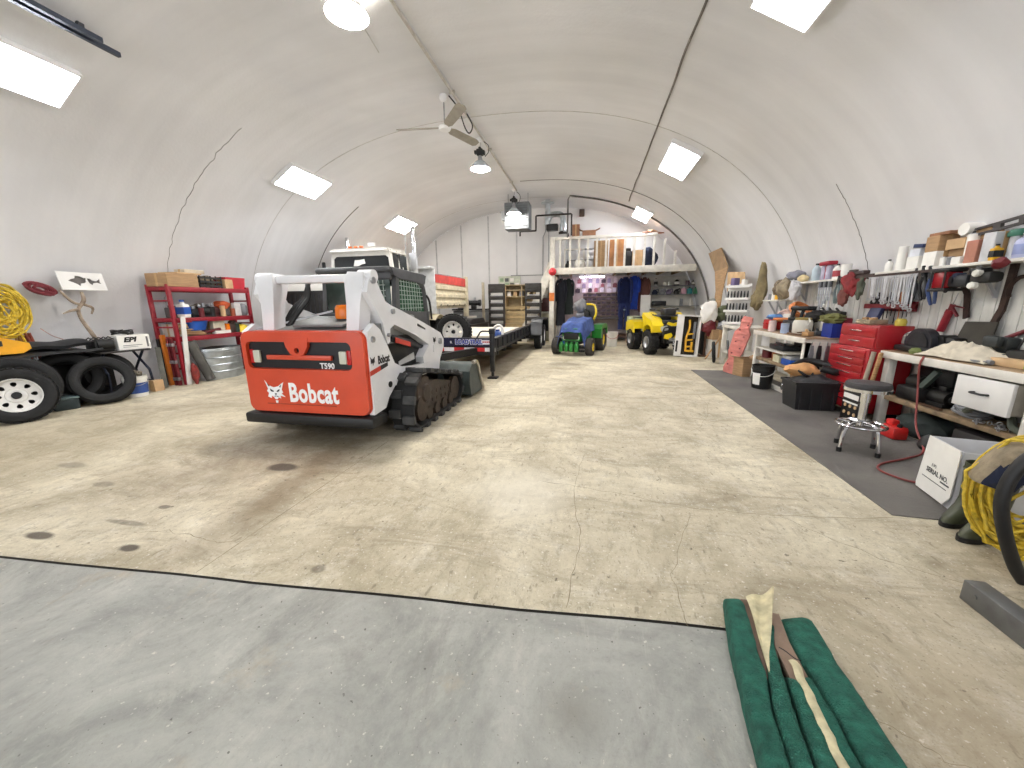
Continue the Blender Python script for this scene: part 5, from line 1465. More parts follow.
# ---------- right wall ----------
g = G(); g.prism([(2.14, 2.86), (3.5, 2.8), (3.5, 8.75), (2.24, 8.75)], .008, ax='XY', off=.004)
tm = single('rubber_mat', g, mat('mat_dark_grey', (112, 108, 102), .9, c2=(84, 81, 77), sc=1.6, bump=.5, bsc=60), 'long dark grey floor mat running along the right-hand benches', 'mat')
g = G(); g.b2((3.87, 3.0, .05), (3.9, 8.6, 1.84))
for k in range(47): g.b2((3.862, 3.02 + k * .119, .05), (3.872, 3.02 + k * .119 + .1, 1.84))
struct('trim_40', g, mat('white_beadboard', (222, 221, 216), .6, var=.1, sc=2.5, stretch=(1, 4, .4)))
def wall_shelf(label, y0, y1, z, x0=3.6):
    t = thing('wall_shelf', label, 'shelf', (3.75, (y0 + y1) / 2, z)); L = (y1 - y0) / 2
    g = G(); g.b2((x0 - 3.75, -L, -.03), (.12, L, 0), .004); part('shelf_board', g, WOODW, t)
    n = max(2, int((y1 - y0) / .75))
    for k in range(n):
        yy = -L + (k + .5) * 2 * L / n
        g = G(); g.bar((.1, yy, -.32), (x0 - 3.75 + .06, yy, -.035), .02, .03); g.b2((.09, yy - .015, -.34), (.11, yy + .015, -.03)); part('bracket', g, LGREY, t)
    return t
wall_shelf('long white wall shelf crowded with cartons and bottles at the right edge', 3.3, 5.85, 1.83)
wall_shelf('white wall shelf of spray cans and bottles above the tool-strewn bench', 6.55, 8.35, 1.80)
g = G(); g.b2((3.572, 4.9, 1.772), (3.598, 6.55, 1.80)); g.b2((3.59, 5.86, 1.79), (3.64, 6.54, 1.82)); g.bar((3.62, 6.2, 1.8), (3.88, 6.2, 1.75), .02, .02)
single('hook_rail', g, mat('rail_dark', (60, 44, 40), .6), 'thin dark rail joining the two right wall shelves', 'rail')
S1 = 1.832
# cartons and bottles on the long shelf, far end first
bottle('white bottle with black cap at the far end of the long shelf', (3.68, 5.760, S1), 0.037, 0.145, PAPER)
g = G(); g.lathe([(0, 0), (.05, 0), (.045, .28), (.04, .28), (.035, .25), (0, .25)], 16); single('paper_roll', g, PAPER, 'tall white paper roll standing at the far end of the long shelf', 'roll', loc=(3.7, 5.600, S1))
g = G(); g.lathe([(0, 0), (.06, 0), (.05, .25), (.045, .25), (.04, .22), (0, .22)], 16); single('grey_roll', g, mat('roll_grey', (186, 184, 184), .7), 'grey roll beside the white paper roll on the long shelf', 'roll', loc=(3.78, 5.500, S1))
carton('white_carton', 'white carton between the grey roll and a brown box on the long shelf', (3.72, 5.340, S1), (0.180, 0.164, 0.136), m=PAPER)
carton('blue_topped_carton', 'white carton with a blue lid on the lower white carton', (3.72, 5.340, S1 + 0.138), (0.162, 0.139, 0.080), m=mat('white_blue', (226, 230, 238), .6)); 
g = G(); g.box((0, 0, .02), (.14, .13, .04), (.1, .0, 0), bev=.005); single('blue_pouch', g, mat('pouch_blue', (46, 62, 104), .6), 'dark blue pouch lying on the cartons of the long shelf', 'pouch', loc=(3.7, 5.300, S1 + 0.228))
carton('white_carton', 'white printed carton below the tan box on the long shelf', (3.72, 5.120, S1), (0.180, 0.164, 0.160), m=PAPER)
g = G(); g.b2((-.101, -.06, .05), (-.1, .06, .13)); 
carton('tan_carton', 'tan carton on the printed white carton', (3.73, 5.130, S1 + 0.162), (0.180, 0.164, 0.160), m=CARD)
can('small white jar in front of the brown carton on the long shelf', (3.66, 4.970, S1), 0.029, 0.085, PAPER)
can('small steel tin beside the white jar on the long shelf', (3.66, 4.890, S1), 0.029, 0.076, GREY)
carton('brown_carton', 'brown carton standing behind the white jar on the long shelf', (3.8, 4.920, S1), (0.144, 0.213, 0.160), m=CARD)
carton('label_carton', 'brown carton with a white label on the stack in mid shelf', (3.78, 4.920, S1 + 0.162), (0.180, 0.213, 0.104), m=CARD2)
carton('flat_carton', 'flat dark brown carton topmost on the tan carton', (3.74, 5.080, S1 + 0.323), (0.180, 0.246, 0.032), m=mat('carton_dark', (150, 106, 76), .8))
g = G(); g.cyl((-.09, 0, .06), (.09, 0, .06), .06, n=18); single('tape_roll', g, PAPER, 'white roll lying on top of the carton stack', 'roll', loc=(3.75, 4.820, S1 + 0.280))
carton('small_carton', 'small white carton with a dark mark at the shelf front', (3.66, 4.780, S1), (0.090, 0.098, 0.072), m=PAPER)
carton('pink_carton', 'pinkish brown carton with stripes beside the white canisters', (3.7, 4.640, S1), (0.162, 0.115, 0.208), m=mat('carton_pink', (186, 126, 104), .7))
for k, (y, l) in enumerate(((4.65, 'white round canister left of the pinkish carton, the upper one'), )):
    can(l, (3.72, 4.760, S1 + 0.080), .05, .2, PAPER)
carton('brown_carton', 'brown carton up on the back of the stack behind the roll', (3.8, 4.700, S1 + 0.224), (0.144, 0.164, 0.104), m=CARD)
carton('grey_carton', 'pale grey tall carton right of the pinkish carton', (3.72, 4.500, S1), (0.180, 0.115, 0.256), m=mat('carton_pale', (204, 204, 206), .6))
t = thing('spirit_level', 'dark slotted metal frame lying across the tops of the cartons', 'level', (3.72, 4.560, S1 + 0.264), 0, rot=(rad(-8), 0, 0))
g = G(); g.prism([(-.24, 0), (.24, .02), (.24, .1), (-.24, .08)], .03, ax='YZ', holes=[[(-.2, .025), (-.05, .03), (-.05, .065), (-.2, .06)], [(.02, .035), (.2, .045), (.2, .08), (.02, .07)]]); part('frame', g, mat('level_dark', (70, 66, 66), .5, .4), t)
bottle('yellow and black bottle on the long shelf', (3.66, 4.440, S1), 0.037, 0.145, TOOLY, BLACK, band=BLACK, sq=True)
g = G(); g.lathe([(0, 0), (.06, 0), (.065, .03), (.05, .06), (0, .065)], 16); single('plastic_disc', g, mat('lid_green', (44, 106, 84), .5), 'round green lid lying on the pale grey carton edge', 'lid', loc=(3.74, 4.380, S1 + 0.200))
can('pale tall tin under the round green lid', (3.74, 4.380, S1), 0.045, 0.208, LGREY)
bottle('big pale lavender bottle near the right end of the shelf', (3.7, 4.260, S1), 0.057, 0.212, mat('bot_lavender', (184, 188, 220), .35), GREY, band=mat('band_lav', (150, 160, 206), .5))
bottle('yellow-green jug second from the right photo edge on the shelf', (3.7, 4.100, S1), 0.053, 0.204, mat('bot_lime', (186, 190, 90), .4), OFFW, sq=True)
bottle('green spray bottle third object from the right photo edge on the shelf', (3.8, 4.170, S1), 0.041, 0.255, mat('bot_green', (136, 160, 60), .4), OFFW)
bottle('lavender jug cut by the right photo edge on the shelf', (3.68, 3.960, S1), 0.057, 0.187, mat('bot_lav2', (196, 196, 226), .4), PAPER, sq=True)
g = G(); g.tube([(0, 0, 0), (0, .12, .02), (.01, .3, .05)], .03, n=10); single('caulk_tube', g, OFFW, 'white caulk tube lying over the jugs at the shelf end', 'tube', loc=(3.75, 4.000, S1 + 0.224))
# wrench row
def wrench_geo(L):
    g = G()
    g.prism([(-.006, -L + .02), (.006, -L + .02), (.007, -.02), (-.007, -.02)], .006)
    a = [(-.012, -.03), (-.02, -.012), (-.018, .008), (-.008, .016), (-.008, -.006), (.008, -.006), (.008, .016), (.018, .008), (.02, -.012), (.012, -.03)]
    g.prism([(x, z - .01) for x, z in a], .008)
    g.prism(circ(.017, 14, 0, -L), .009, holes=[circ(.009, 10, 0, -L)])
    return g
lab = 'chrome combination wrench hanging in the long row under the shelf'
w0 = None
for k in range(20):
    y = 5.90 - k * .038
    L = .27 + .13 * (k / 19) + .03 * math.sin(k * 2.1)
    if w0 is None:
        w0 = single('combination_wrench', wrench_geo(.3), mat('wrench_steel', (206, 208, 212), .3, .6, var=.1), lab, 'wrench', 'chrome wrenches hanging under the shelf', (3.585, y, 1.79), (0, rad(4), PI / 2))
    else:
        o = w0.copy(); COL.objects.link(o); o.location = (3.585, y, 1.79 + .004 * math.sin(k * 1.7)); o.rotation_euler = (0, rad(3 + 4 * math.sin(k * 1.3)), PI / 2 + .25 * math.sin(k)); o.scale = (1.6, 1.3, L / .3)
# screwdriver rack
t = thing('screwdriver_rack', 'dark red rack of black handled screwdrivers below the wrenches', 'rack', (3.82, 5.78, 1.4))
g = G(); g.b2((-.1, -.36, -.03), (.02, .36, .03), .004); g.b2((-.005, -.36, -.06), (.02, .36, .06)); part('rack_body', g, mat('rack_darkred', (120, 24, 34), .5), t)
for k in range(11):
    y = -.32 + k * .062; g = G()
    h = .12 + .03 * ((k * 7) % 3)
    g.lathe([(0, h), (.016, h), (.022, h - .02), (.018, h * .5), (.023, .04), (.012, .03)], 10, (-.05, y, 0)); g.cyl((-.05, y, .035), (-.05, y, -.12 - .03 * ((k * 5) % 4)), .005, n=6)
    part('screwdriver', g, [BLACK, BLACK, mat('driver_orange', (190, 110, 60), .5), DARK][k % 4 if k < 3 else (k * 3) % 2], t)
def pliers(label, c, sc, m, rz=PI / 2, tilt=0):
    g = G()
    for s in (-1, 1):
        g.tube([(s * .006, 0, .0), (s * .012, 0, -.03), (s * .028, 0, -.08), (s * .02, 0, -.15), (s * .012, 0, -.19)], [.006, .008, .011, .011, .009], n=7, smooth=3, flat=.7)
    g.mi = 1
    g.prism([(-.014, .0), (-.012, -.02), (.012, -.02), (.014, .0), (.006, .06), (-.006, .06)], .014)
    g.cyl((0, -.009, -.005), (0, .009, -.005), .01, n=10)
    for i in range(len(g.v)): g.v[i] = tuple(q * sc for q in g.v[i])
    return single('pliers', g, [m, DARK], label, 'pliers', None, c, (0, tilt, rz))
pliers('dark grey pliers hanging upside down right of the wrench row', (3.6, 5.2, 1.74), 1.5, DARK)
pliers('black pliers hanging beside the blue handled pliers', (3.6, 5.1, 1.76), 1.5, BLACK, tilt=.2)
pliers('blue handled pliers hanging left of the red work lamp', (3.6, 5.0, 1.74), 1.7, mat('plier_blue', (52, 72, 120), .5), tilt=.3)
pliers('grey pliers second from the wrench row', (3.66, 5.15, 1.74), 1.4, GREY, tilt=-.2)
# red box lamp
t = thing('work_lamp', 'red boxy work lamp with black ends hanging under the long shelf', 'work lamp', (3.6, 4.80, 1.56))
g = G(); g.box((0, 0, .12), (.14, .17, .17), bev=.02); part('red_lens', g, mat('lamp_red', (150, 20, 30), .25, var=.2), t)
g = G(); g.box((0, 0, .215), (.17, .22, .04), bev=.012); g.box((0, 0, .02), (.17, .21, .03), bev=.01)
for s in (-1, 1): g.cyl((-.08, s * .075, .02), (-.08, s * .075, .21), .008, n=8)
part('lamp_frame', g, BLACK, t)
g = G(); g.box((0, -.13, .12), (.1, .06, .12), bev=.02); part('battery', g, NAVY, t)
g = G(); g.box((0, 0, 0), (.12, .2, .1), bev=.03); g.box((-.02, .04, .06), (.1, .12, .06), bev=.02)
t = thing('twin_headlamp', 'dark bracket with two round white lamps hanging under the shelf', 'lamp', (3.6, 4.40, 1.68))
part('bracket', g, BLACK, t)
for dz, dy in ((.04, .0), (-.07, .02)):
    g = G(); g.lathe([(0, .02), (.026, .02), (.034, .008), (.03, -.03)], 18, (-.08, dy, dz), (0, -PI / 2, 0)); part('round_lamp', g, mat('lamp_face', (232, 230, 220), .2), t)
g = G(); g.blob((0, 0, 0), (.06, .055, .05), .2, 4, 2); single('maroon_bag', g, MAROON, 'small maroon bag on the shelf edge above the round lamps', 'bag', loc=(3.57, 4.27, 1.80))
g = G(); g.box((0, 0, 0), (.1, .22, .12), bev=.03); g.tube([(0, .1, 0), (0, .2, -.05), (0, .14, -.1)], .015, smooth=3); single('cordless_drill', g, DARK, 'dark drill hanging between the red lamp and the round lamps', 'drill', loc=(3.6, 4.64, 1.66))
# hung things on the boards
t = thing('grease_gun', 'red grease gun hanging on the white wall boards', 'grease gun', (3.82, 5.03, 1.14), rot=(rad(15), 0, 0))
g = G(); g.cyl((0, 0, 0), (0, 0, .24), .034, n=16); g.cyl((0, 0, .2), (0, 0, .225), .036, n=16); part('barrel', g, mat('gun_red', (150, 30, 44), .4), t)
g = G(); g.cyl((0, 0, .24), (0, 0, .3), .022, n=12); g.bar((0, 0, .29), (0, -.14, .3), .014, .014); part('gun_head', g, mat('gun_dark', (110, 30, 40), .5), t)
g = G(); g.bar((0, .01, .28), (0, -.11, .2), .02, .02); part('lever', g, mat('gun_dark', (110, 30, 40), .5), t)
g = G(); g.tube([(0, 0, -.08), (0, 0, -.04)], .006); g.tube([(0, 0, .3), (0, 0, .42)], .004); part('hose', g, STEEL, t)
RUST = mat('rusty_iron', (66, 48, 42), .75, .3, var=.35, sc=12, bump=.2)
g = G(); g.prism([(-.1, -.18), (-.05, -.2), (.0, .05), (.08, .16), (.02, .18), (-.05, .06)], .02, ax='YZ'); single('curved_hook', g, RUST, 'dark curved iron hanging right of the grease gun', 'hook', loc=(3.83, 4.86, 1.48), rot=(0, 0, 0))
g = G(); g.prism([(.03, .35), (-.03, .36), (-.02, .1), (-.01, -.12), (.06, -.34), (.11, -.32), (.04, -.1), (.035, .12)], .025, ax='YZ'); single('long_iron', g, RUST, 'long dark curved iron bar hanging near the right photo edge', 'iron bar', loc=(3.82, 4.43, 1.5))
g = G(); g.tube([(0, .1 * math.cos(a), .12 * math.sin(a)) for a in [rad(-30 + 240 * i / 14) for i in range(15)]], .018, n=8); single('iron_horseshoe', g, RUST, 'open iron ring hanging nearest the right photo edge', 'ring', loc=(3.82, 4.33, 1.56))
g = G(); g.prism([(-.2, -.14), (.17, -.14), (.14, .14), (-.17, .15)], .015, ax='YZ'); single('iron_plate', g, mat('iron_plate', (62, 58, 50), .6, .3, var=.2), 'square dark iron plate leaning behind the cream cloth', 'plate', loc=(3.78, 4.60, 1.12), rot=(0, rad(10), 0))
# near bench
def bench(label, x0, x1, y0, y1, top, shelf, legs=True):
    t = thing('workbench', label, 'workbench', (x0, (y0 + y1) / 2, 0)); L = (y1 - y0) / 2; W = x1 - x0
    g = G(); g.b2((0, -L, top - .07), (W, L, top - .02), .004); part('bench_frame', g, WOODW, t)
    g = G(); g.b2((-.02, -L - .02, top - .02), (W, L + .02, top), .004); part('bench_top', g, PLY, t)
    g = G(); g.b2((-.03, -L - .02, top - .085), (-.005, L + .02, top - .005), .004); part('front_rail', g, WOODW, t)
    g = G(); g.b2((.02, -L + .02, shelf - .05), (W, L - .02, shelf), .004); part('lower_shelf', g, mat('shelf_wood', (150, 128, 98), .8, var=.3), t)
    for sx in (0.0, W - .1):
        for sy_ in (-L, L - .1):
            g = G(); g.b2((sx, sy_, 0), (sx + .08, sy_ + .08, top - .07), .004); part('leg', g, WOODW, t)
    return t
b1 = bench('nearest white workbench with a drawer and dark clutter below', 3.45, 3.86, 2.95, 5.2, .9, .38)
g = G(); g.b2((-.03, -.88, 0), (.02, -.18, .0)); 
g = G(); g.b2((-.02, -.22, .53), (.36, .24, .79), .004); part('drawer_box', g, mat('drawer_side', (176, 168, 154), .6), b1, loc=(0, -.13, 0))
g = G(); g.b2((-.05, -.24, .52), (-.02, .25, .8), .005); df = part('drawer', g, WHITE, b1, loc=(0, -.13, 0))
g = G(); g.tube([(-.05, -.06, .67), (-.085, -.06, .67), (-.09, 0, .67), (-.085, .06, .67), (-.05, .06, .67)], .01, smooth=3); part('drawer_pull', g, BLACK, df)
g = G(); g.b2((-.01, -.56, 0), (.08, -.44, .83), .004); part('leg', g, WOODW, b1)
# on top of the near bench
BT = .905
t = thing('chop_saw', 'black chop saw with a rounded guard on the far end of the near bench', 'saw', (3.62, 4.95, BT))
g = G(); g.box((.04, -.02, .04), (.3, .5, .06), bev=.015); g.box((.1, -.22, .12), (.14, .2, .14), bev=.03); part('base', g, BLACK, t)
g = G(); P = [(.17 * math.cos(a), .17 * math.sin(a) + .1) for a in [rad(-15 + 210 * i / 20) for i in range(21)]]; g.prism(P, .09, ax='YZ', off=0); part('blade_guard', g, mat('guard_dark', (42, 42, 48), .35), t)
g = G(); g.cyl((-.055, 0, .1), (-.05, 0, .1), .13, n=30); part('blade', g, DARK, t)
g = G(); g.tube([(0, .1, .22), (-.02, .2, .18), (-.02, .22, .08)], .022, smooth=4); part('handle', g, STEEL, t)
g = G(); g.cyl((.02, -.16, .14), (.16, -.16, .14), .07, n=16); part('motor', g, BLACK, t)
g = G(); g.box((0, 0, .05), (.22, .42, .1), bev=.02); g.bar((-.05, -.2, .12), (-.02, .2, .12), .03, .02); single('black_case', g, BLACK, 'low black case behind the cream cloth on the near bench', 'case', loc=(3.74, 4.42, BT))
def clothf(u, v):
    x = -.16 + .34 * u; y = -.36 + .72 * v
    e = math.sin(PI * min(1, max(0, u))) * math.sin(PI * v)
    z = 0.012 + .12 * e ** .5 * (1 + .35 * math.sin(v * 17 + u * 7) * math.sin(u * 6 + 1) + .55 * noise.noise(V((u * 4, v * 6, 1)))) + 0.07 * abs(noise.noise(V((u * 8, v * 9, 4)))) * e
    return (x + .02 * math.sin(v * 11), y + .02 * math.sin(u * 9), z)
g = G(); g.sheet(clothf, 40, 56, .01); single('cream_cloth', g, mat('canvas_cream', (214, 204, 184), .95, var=.12, sc=9, bump=.3), 'crumpled cream canvas cloth lying on the near bench', 'cloth', loc=(3.62, 4.42, BT))
g = G(); g.lathe([(0, 0), (.05, .0), (.06, .03), (.04, .06), (0, .07)], 14); single('scouring_pad', g, mat('moss_green', (112, 124, 66), .7), 'small mossy green pad at the far corner of the cream cloth', 'pad', loc=(3.5, 4.84, BT))
g = G(); g.bar((0, -.16, .035), (0, .16, .035), .12, .07, bev=.004); single('wood_block', g, CARD2, 'pale wooden block on the near bench in front of the black pot', 'block', loc=(3.62, 3.96, BT), rot=(0, 0, .1))
g = G(); g.box((0, 0, .03), (.12, .2, .05), bev=.015); g.box((0, 0, .07), (.08, .14, .04), bev=.015); single('green_case', g, LIME, 'bright green case at the right photo edge on the near bench', 'case', loc=(3.58, 3.72, BT))
g = G(); g.box((0, 0, .02), (.08, .16, .03), bev=.01); g.cyl((0, -.1, .025), (0, .1, .025), .02, n=10); single('grey_clamp', g, GREY, 'small grey clamp between the cream cloth and the wooden block', 'clamp', loc=(3.52, 4.16, BT))
t = thing('tool_pot', 'black pot of dark tools on the near bench at the right edge', 'tool pot', (3.74, 3.95, BT))
g = G(); g.box((0, 0, .07), (.2, .34, .14), bev=.02); part('pot', g, BLACK, t)
for k in range(9):
    g = G(); g.cyl((-.05 + .02 * (k % 4), -.14 + k * .035, .1), (-.07 + .03 * (k % 5), -.17 + k * .042, .2 + .03 * (k % 3)), .008, n=6); part('tool', g, [BLACK, DARK][k % 2], t)
t = thing('bench_vise', 'dark iron vise with a slanted bar near the right photo edge', 'vise', (3.72, 4.2, BT))
g = G(); g.box((0, 0, .05), (.2, .2, .1), bev=.02); g.box((0, .02, .17), (.12, .16, .14), bev=.03); g.box((-.1, .02, .2), (.06, .14, .1), bev=.02); part('body', g, mat('vise_iron', (58, 62, 62), .5, .4), t)
g = G(); g.tube([(-.1, .2, .02), (0, .05, .22), (.04, -.12, .33)], .018); part('bar', g, MAROON, t)
for k in range(4):
    g = G(); a = rad(20 + k * 22); g.tube([(0.04, -.02, .24), (.04, -.02 - .12 * math.cos(a * .5), .24 + .10 * math.sin(a)), (.04, -.02 - .2 * math.cos(a * .6), .26 + .15 * math.sin(a))], [.008, .012, .004], n=6, smooth=3); part('fan_blade', g, STEEL, t)
# under the near bench
RN.seed(21)
LS = .385
def coilthing(nm, label, cat, c, R_, r, m, turns=4, rot=(0, 0, 0)):
    g = G(); P = []
    for i in range(turns * 18):
        a = 2 * PI * i / 18; q = R_ * (1 + .1 * math.sin(i * .37)); P.append((q * math.cos(a), q * math.sin(a), r + r * 1.5 * (i / 18) * .8 + .01 * math.sin(i * .9)))
    g.tube(P, r, n=6); return single(nm, g, m, label, cat, None, c, rot)
coilthing('air_hose', 'dark grey hose coil on the lower shelf of the near bench', 'hose', (3.63, 4.25, LS), .12, .016, GREY, 4, (rad(14), 0, 0))
g = G(); g.tube([(.0, .25, .03), (-.06, .1, .12), (.0, 0, .2), (.05, -.1, .1), (-.04, -.25, .03), (-.02, -.4, .02)], .028, smooth=6); single('pipe_hose', g, mat('hose_greygreen', (104, 112, 100), .5), 'grey green ribbed hose arching on the lower bench shelf', 'hose', loc=(3.56, 4.0, LS))
t = thing('planer', 'black machine with a green grey arm on the lower bench shelf', 'machine', (3.62, 4.85, LS))
g = G(); g.box((0, 0, .08), (.26, .3, .16), bev=.03); g.cyl((0, .1, .2), (0, -.06, .2), .08, n=16); part('body', g, BLACK, t)
g = G(); g.bar((-.05, -.05, .12), (-.02, -.2, .36), .05, .05); part('arm', g, mat('arm_green', (72, 86, 80), .5), t)
for k, (y, l, m) in enumerate(((4.6, 'black motor with a belt on the lower bench shelf', BLACK), (3.65, 'dark pump on the lower bench shelf under the drawer', DARK))):
    g = G(); g.cyl((0, -.1, .09), (0, .1, .09), .08, n=18); g.box((0, 0, .02), (.16, .2, .04)); g.box((0, 0, .19), (.07, .09, .05), bev=.01); g.lathe([(.03, 0), (.05, .01), (.05, .04), (.03, .05)], 14, (0, -.1, .09), (PI / 2, 0, 0)); single('electric_motor', g, m, l, 'motor', loc=(3.66, y, LS))
g = G()
for k in range(26):
    a = k * .5; g.torus(.018, .005, (.05 * math.sin(a) + .02 * math.cos(a * 2.1), -.2 + k * .016, .012 + .004 * (k % 3)), (rad(90 * (k % 2)), .3, a), n=10, k=5)
single('steel_chain', g, STEEL, 'loose steel chain along the front of the lower bench shelf', 'chain', loc=(3.52, 3.85, LS))
g = G(); g.bar((0, -.1, .01), (0, .16, .01), .03, .015); single('wood_strip', g, DWOOD, 'reddish wood strip on the lower shelf by the hanging red cord', 'strip', loc=(3.5, 4.5, LS))
t = thing('fuel_can', 'red plastic fuel can on the floor under the near bench', 'fuel can', (3.3, 4.62, .008))
g = G(); g.box((0, 0, .07), (.15, .2, .14), bev=.03); g.box((0, .04, .16), (.08, .1, .08), bev=.02); part('can_body', g, mat('fuel_red', (196, 34, 30), .4), t)
g = G(); g.cyl((0, -.06, .13), (0, -.06, .17), .022, n=12); part('cap', g, BLACK, t)
g = G(); g.lathe([(0, 0), (.1, 0), (.12, .04), (.1, .12), (.05, .16), (0, .16)], 18); single('black_jar', g, BLACK, 'small black jar on the floor right of the fuel can', 'jar', loc=(3.42, 4.28, 0), rot=(0, 0, 0))
g = G(); g.blob((0, 0, .12), (.18, .26, .16), .2, 12, 3, flat=-.12); single('dark_bag', g, mat('bag_darkgreen', (44, 52, 50), .8), 'dark green bag heaped under the near bench behind the fuel can', 'bag', loc=(3.64, 4.72, 0))
g = G(); g.b2((-.15, -.4, 0), (.15, .4, .26), .02); single('dark_toolbox', g, mat('toolbox_dark', (50, 48, 48), .5), 'long dark tool box on the floor below the lower bench shelf', 'tool box', loc=(3.66, 3.85, 0))
g = G(); g.tube([(3.42, 4.62, .91), (3.40, 4.62, .8), (3.41, 4.58, .5), (3.36, 4.45, .2), (3.28, 4.2, .022), (3.0, 3.98, .02), (2.68, 3.8, .02), (2.56, 3.66, .02), (2.58, 3.52, .02), (2.68, 3.42, .02), (2.9, 3.42, .02)], .009, n=8, smooth=6); single('extension_lead', g, mat('cord_red', (140, 62, 58), .5), 'thin red cord hanging from the near bench down to the mat', 'cord')
def shade_block(label, c, d, m=BLACK, rz=0):  # dark blocks added to blacken the shaded space under the benches
    t = thing('storage_bin', label, 'bin', c, rz)
    w, l, h = d
    g = G(); g.box((0, 0, h / 2), (w, l, h), bev=.02); part('bin_body', g, m, t)
    g = G(); g.box((0, 0, h), (w * 1.06, l * 1.04, .03), bev=.01); part('lid', g, DARK, t)
for k, (y, h) in enumerate(((4.86, .36), (4.34, .4), (3.62, .34))):
    shade_block(['black bin at the far back of the lower shelf of the near bench', 'black bin at the back of the lower bench shelf behind the hose', 'black bin at the back of the lower bench shelf near the right photo edge'][k], (3.79, y, LS), (.12, .46, h))
shade_block('black bin at the back under the shelf behind the red fuel can', (3.79, 4.4, 0), (.12, .6, .3))
shade_block('dark bin at the back of the middle board of the farther bench', (3.7, 7.3, .642), (.2, .5, .2))
shade_block('dark bin at the back of the lower shelf of the farther bench', (3.72, 6.9, .452), (.16, .6, .16))
# upright handles between chest and bench
for k, (y, m, l, r) in enumerate(((5.13, WOOD, 'pale wooden handle leaning at the far leg of the near bench', .022), (5.2, mat('handle_grey', (170, 160, 142), .6), 'grey wooden handle leaning against the red tool chest', .024))):
    g = G(); g.cyl((0, 0, 0), (.08, -.02, .88), r, n=10); single('wooden_pole', g, m, l, 'handle', loc=(3.28 - .03 * k, y + .0, 0))
# red tool chest
def chest(t, d, w, zs, ys, h0):
    pass
t = thing('tool_cabinet', 'red rolling tool cabinet standing between the two benches', 'tool cabinet', (3.32, 5.62, 0))
REDT = mat('chest_red', (162, 22, 32), .3, var=.08, sc=4, coat=.3)
g = G(); g.b2((0, -.38, .1), (.46, .38, .9), .01); part('cabinet_body', g, REDT, t)
for k, (za, zb) in enumerate(((.78, .88), (.69, .775), (.60, .685), (.51, .595), (.3, .5), (.12, .29))):
    g = G(); g.b2((-.015, -.33, za + .006), (0, .33, zb - .006), .003); dr = part('drawer', g, REDT, t)
    g = G(); g.b2((-.03, -.14, (za + zb) / 2 + .012), (-.012, .14, (za + zb) / 2 + .026), .004); part('drawer_pull', g, CHROME, dr)
for sx in (.06, .4):
    for sy_ in (-.32, .32):
        g = G(); g.cyl((sx, sy_ - .02, .05), (sx, sy_ + .02, .05), .05, n=14); part('castor', g, BLACK, t)
t = thing('tool_chest', 'smaller red top tool chest resting on the red rolling cabinet', 'tool chest', (3.38, 5.58, .9))
g = G(); g.b2((0, -.33, 0), (.36, .35, .28), .01); part('chest_body', g, REDT, t)
for za, zb in ((.01, .13), (.14, .26)):
    g = G(); g.b2((-.014, -.31, za), (0, .33, zb), .003); dr = part('drawer', g, REDT, t)
    g = G(); g.b2((-.028, -.08, (za + zb) / 2), (-.012, .14, (za + zb) / 2 + .014), .004); part('drawer_pull', g, CHROME, dr)
CT = 1.182
g = G(); g.box((0, 0, .03), (.2, .26, .06), bev=.01)
t = thing('parts_tray', 'tray of small tan parts on top of the red top chest', 'tray', (3.52, 5.62, CT)); part('tray', g, KHAKI, t)
g = G(); 
for k in range(7): g.box((-.06 + .03 * (k % 4), -.1 + k * .032, .07), (.04, .05, .03), (0, 0, k), bev=.005)
part('parts', g, WOOD, t)
g = G(); g.lathe([(0, 0), (.05, 0), (.055, .05), (.04, .08), (0, .085)], 14); single('tape_measure', g, mat('tape_yellow', (190, 170, 60), .5), 'round yellow tape at the near corner of the red top chest', 'tape', loc=(3.62, 5.3, CT))
g = G(); g.box((0, 0, .1), (.05, .2, .2), (0, .3, 0), bev=.01); single('navy_case', g, mat('case_navy', (34, 44, 84), .5), 'navy case standing behind the parts tray on the top chest', 'case', loc=(3.66, 5.82, CT))
# stool
t = thing('shop_stool', 'round black topped chrome stool standing on the floor mat', 'stool', (2.68, 4.16, .008))
g = G(); g.lathe([(0, .63), (.16, .63), (.172, .645), (.175, .67), (.165, .695), (.1, .702), (0, .704)], 32); part('seat', g, mat('stool_black', (56, 54, 56), .5, var=.2, sc=20), t)
g = G(); g.lathe([(.15, .615), (.18, .615), (.182, .645), (.172, .65)], 32); part('seat_band', g, CHROME, t)
g = G(); g.cyl((0, 0, .26), (0, 0, .63), .034, n=16); g.cyl((0, 0, .5), (0, 0, .585), .04, n=16); part('column', g, CHROME, t)
g = G(); g.torus(.19, .013, (0, 0, .27), n=40, k=8)
for k in range(4):
    a = rad(35 + 90 * k); g.tube([(0, 0, .27), (.19 * math.cos(a), .19 * math.sin(a), .27)], .008)
part('foot_ring', g, CHROME, t)
for k in range(4):
    a = rad(20 + 90 * k); c_, s_ = math.cos(a), math.sin(a)
    g = G(); g.tube([(.03 * c_, .03 * s_, .3), (.12 * c_, .12 * s_, .29), (.17 * c_, .17 * s_, .22), (.2 * c_, .2 * s_, .03)], .016, smooth=4); lg = part('leg', g, CHROME, t)
    g = G(); g.cyl((.2 * c_, .2 * s_, 0), (.2 * c_, .2 * s_, .045), .022, n=12); part('rubber_foot', g, BLACK, lg)
t = thing('socket_case', 'black case with pale socket rows standing behind the stool', 'case', (3.16, 5.14, .008), rot=(0, 0, rad(0)))
g = G(); g.b2((0, -.16, 0), (.1, .16, .42), .02); part('case_body', g, BLACK, t)
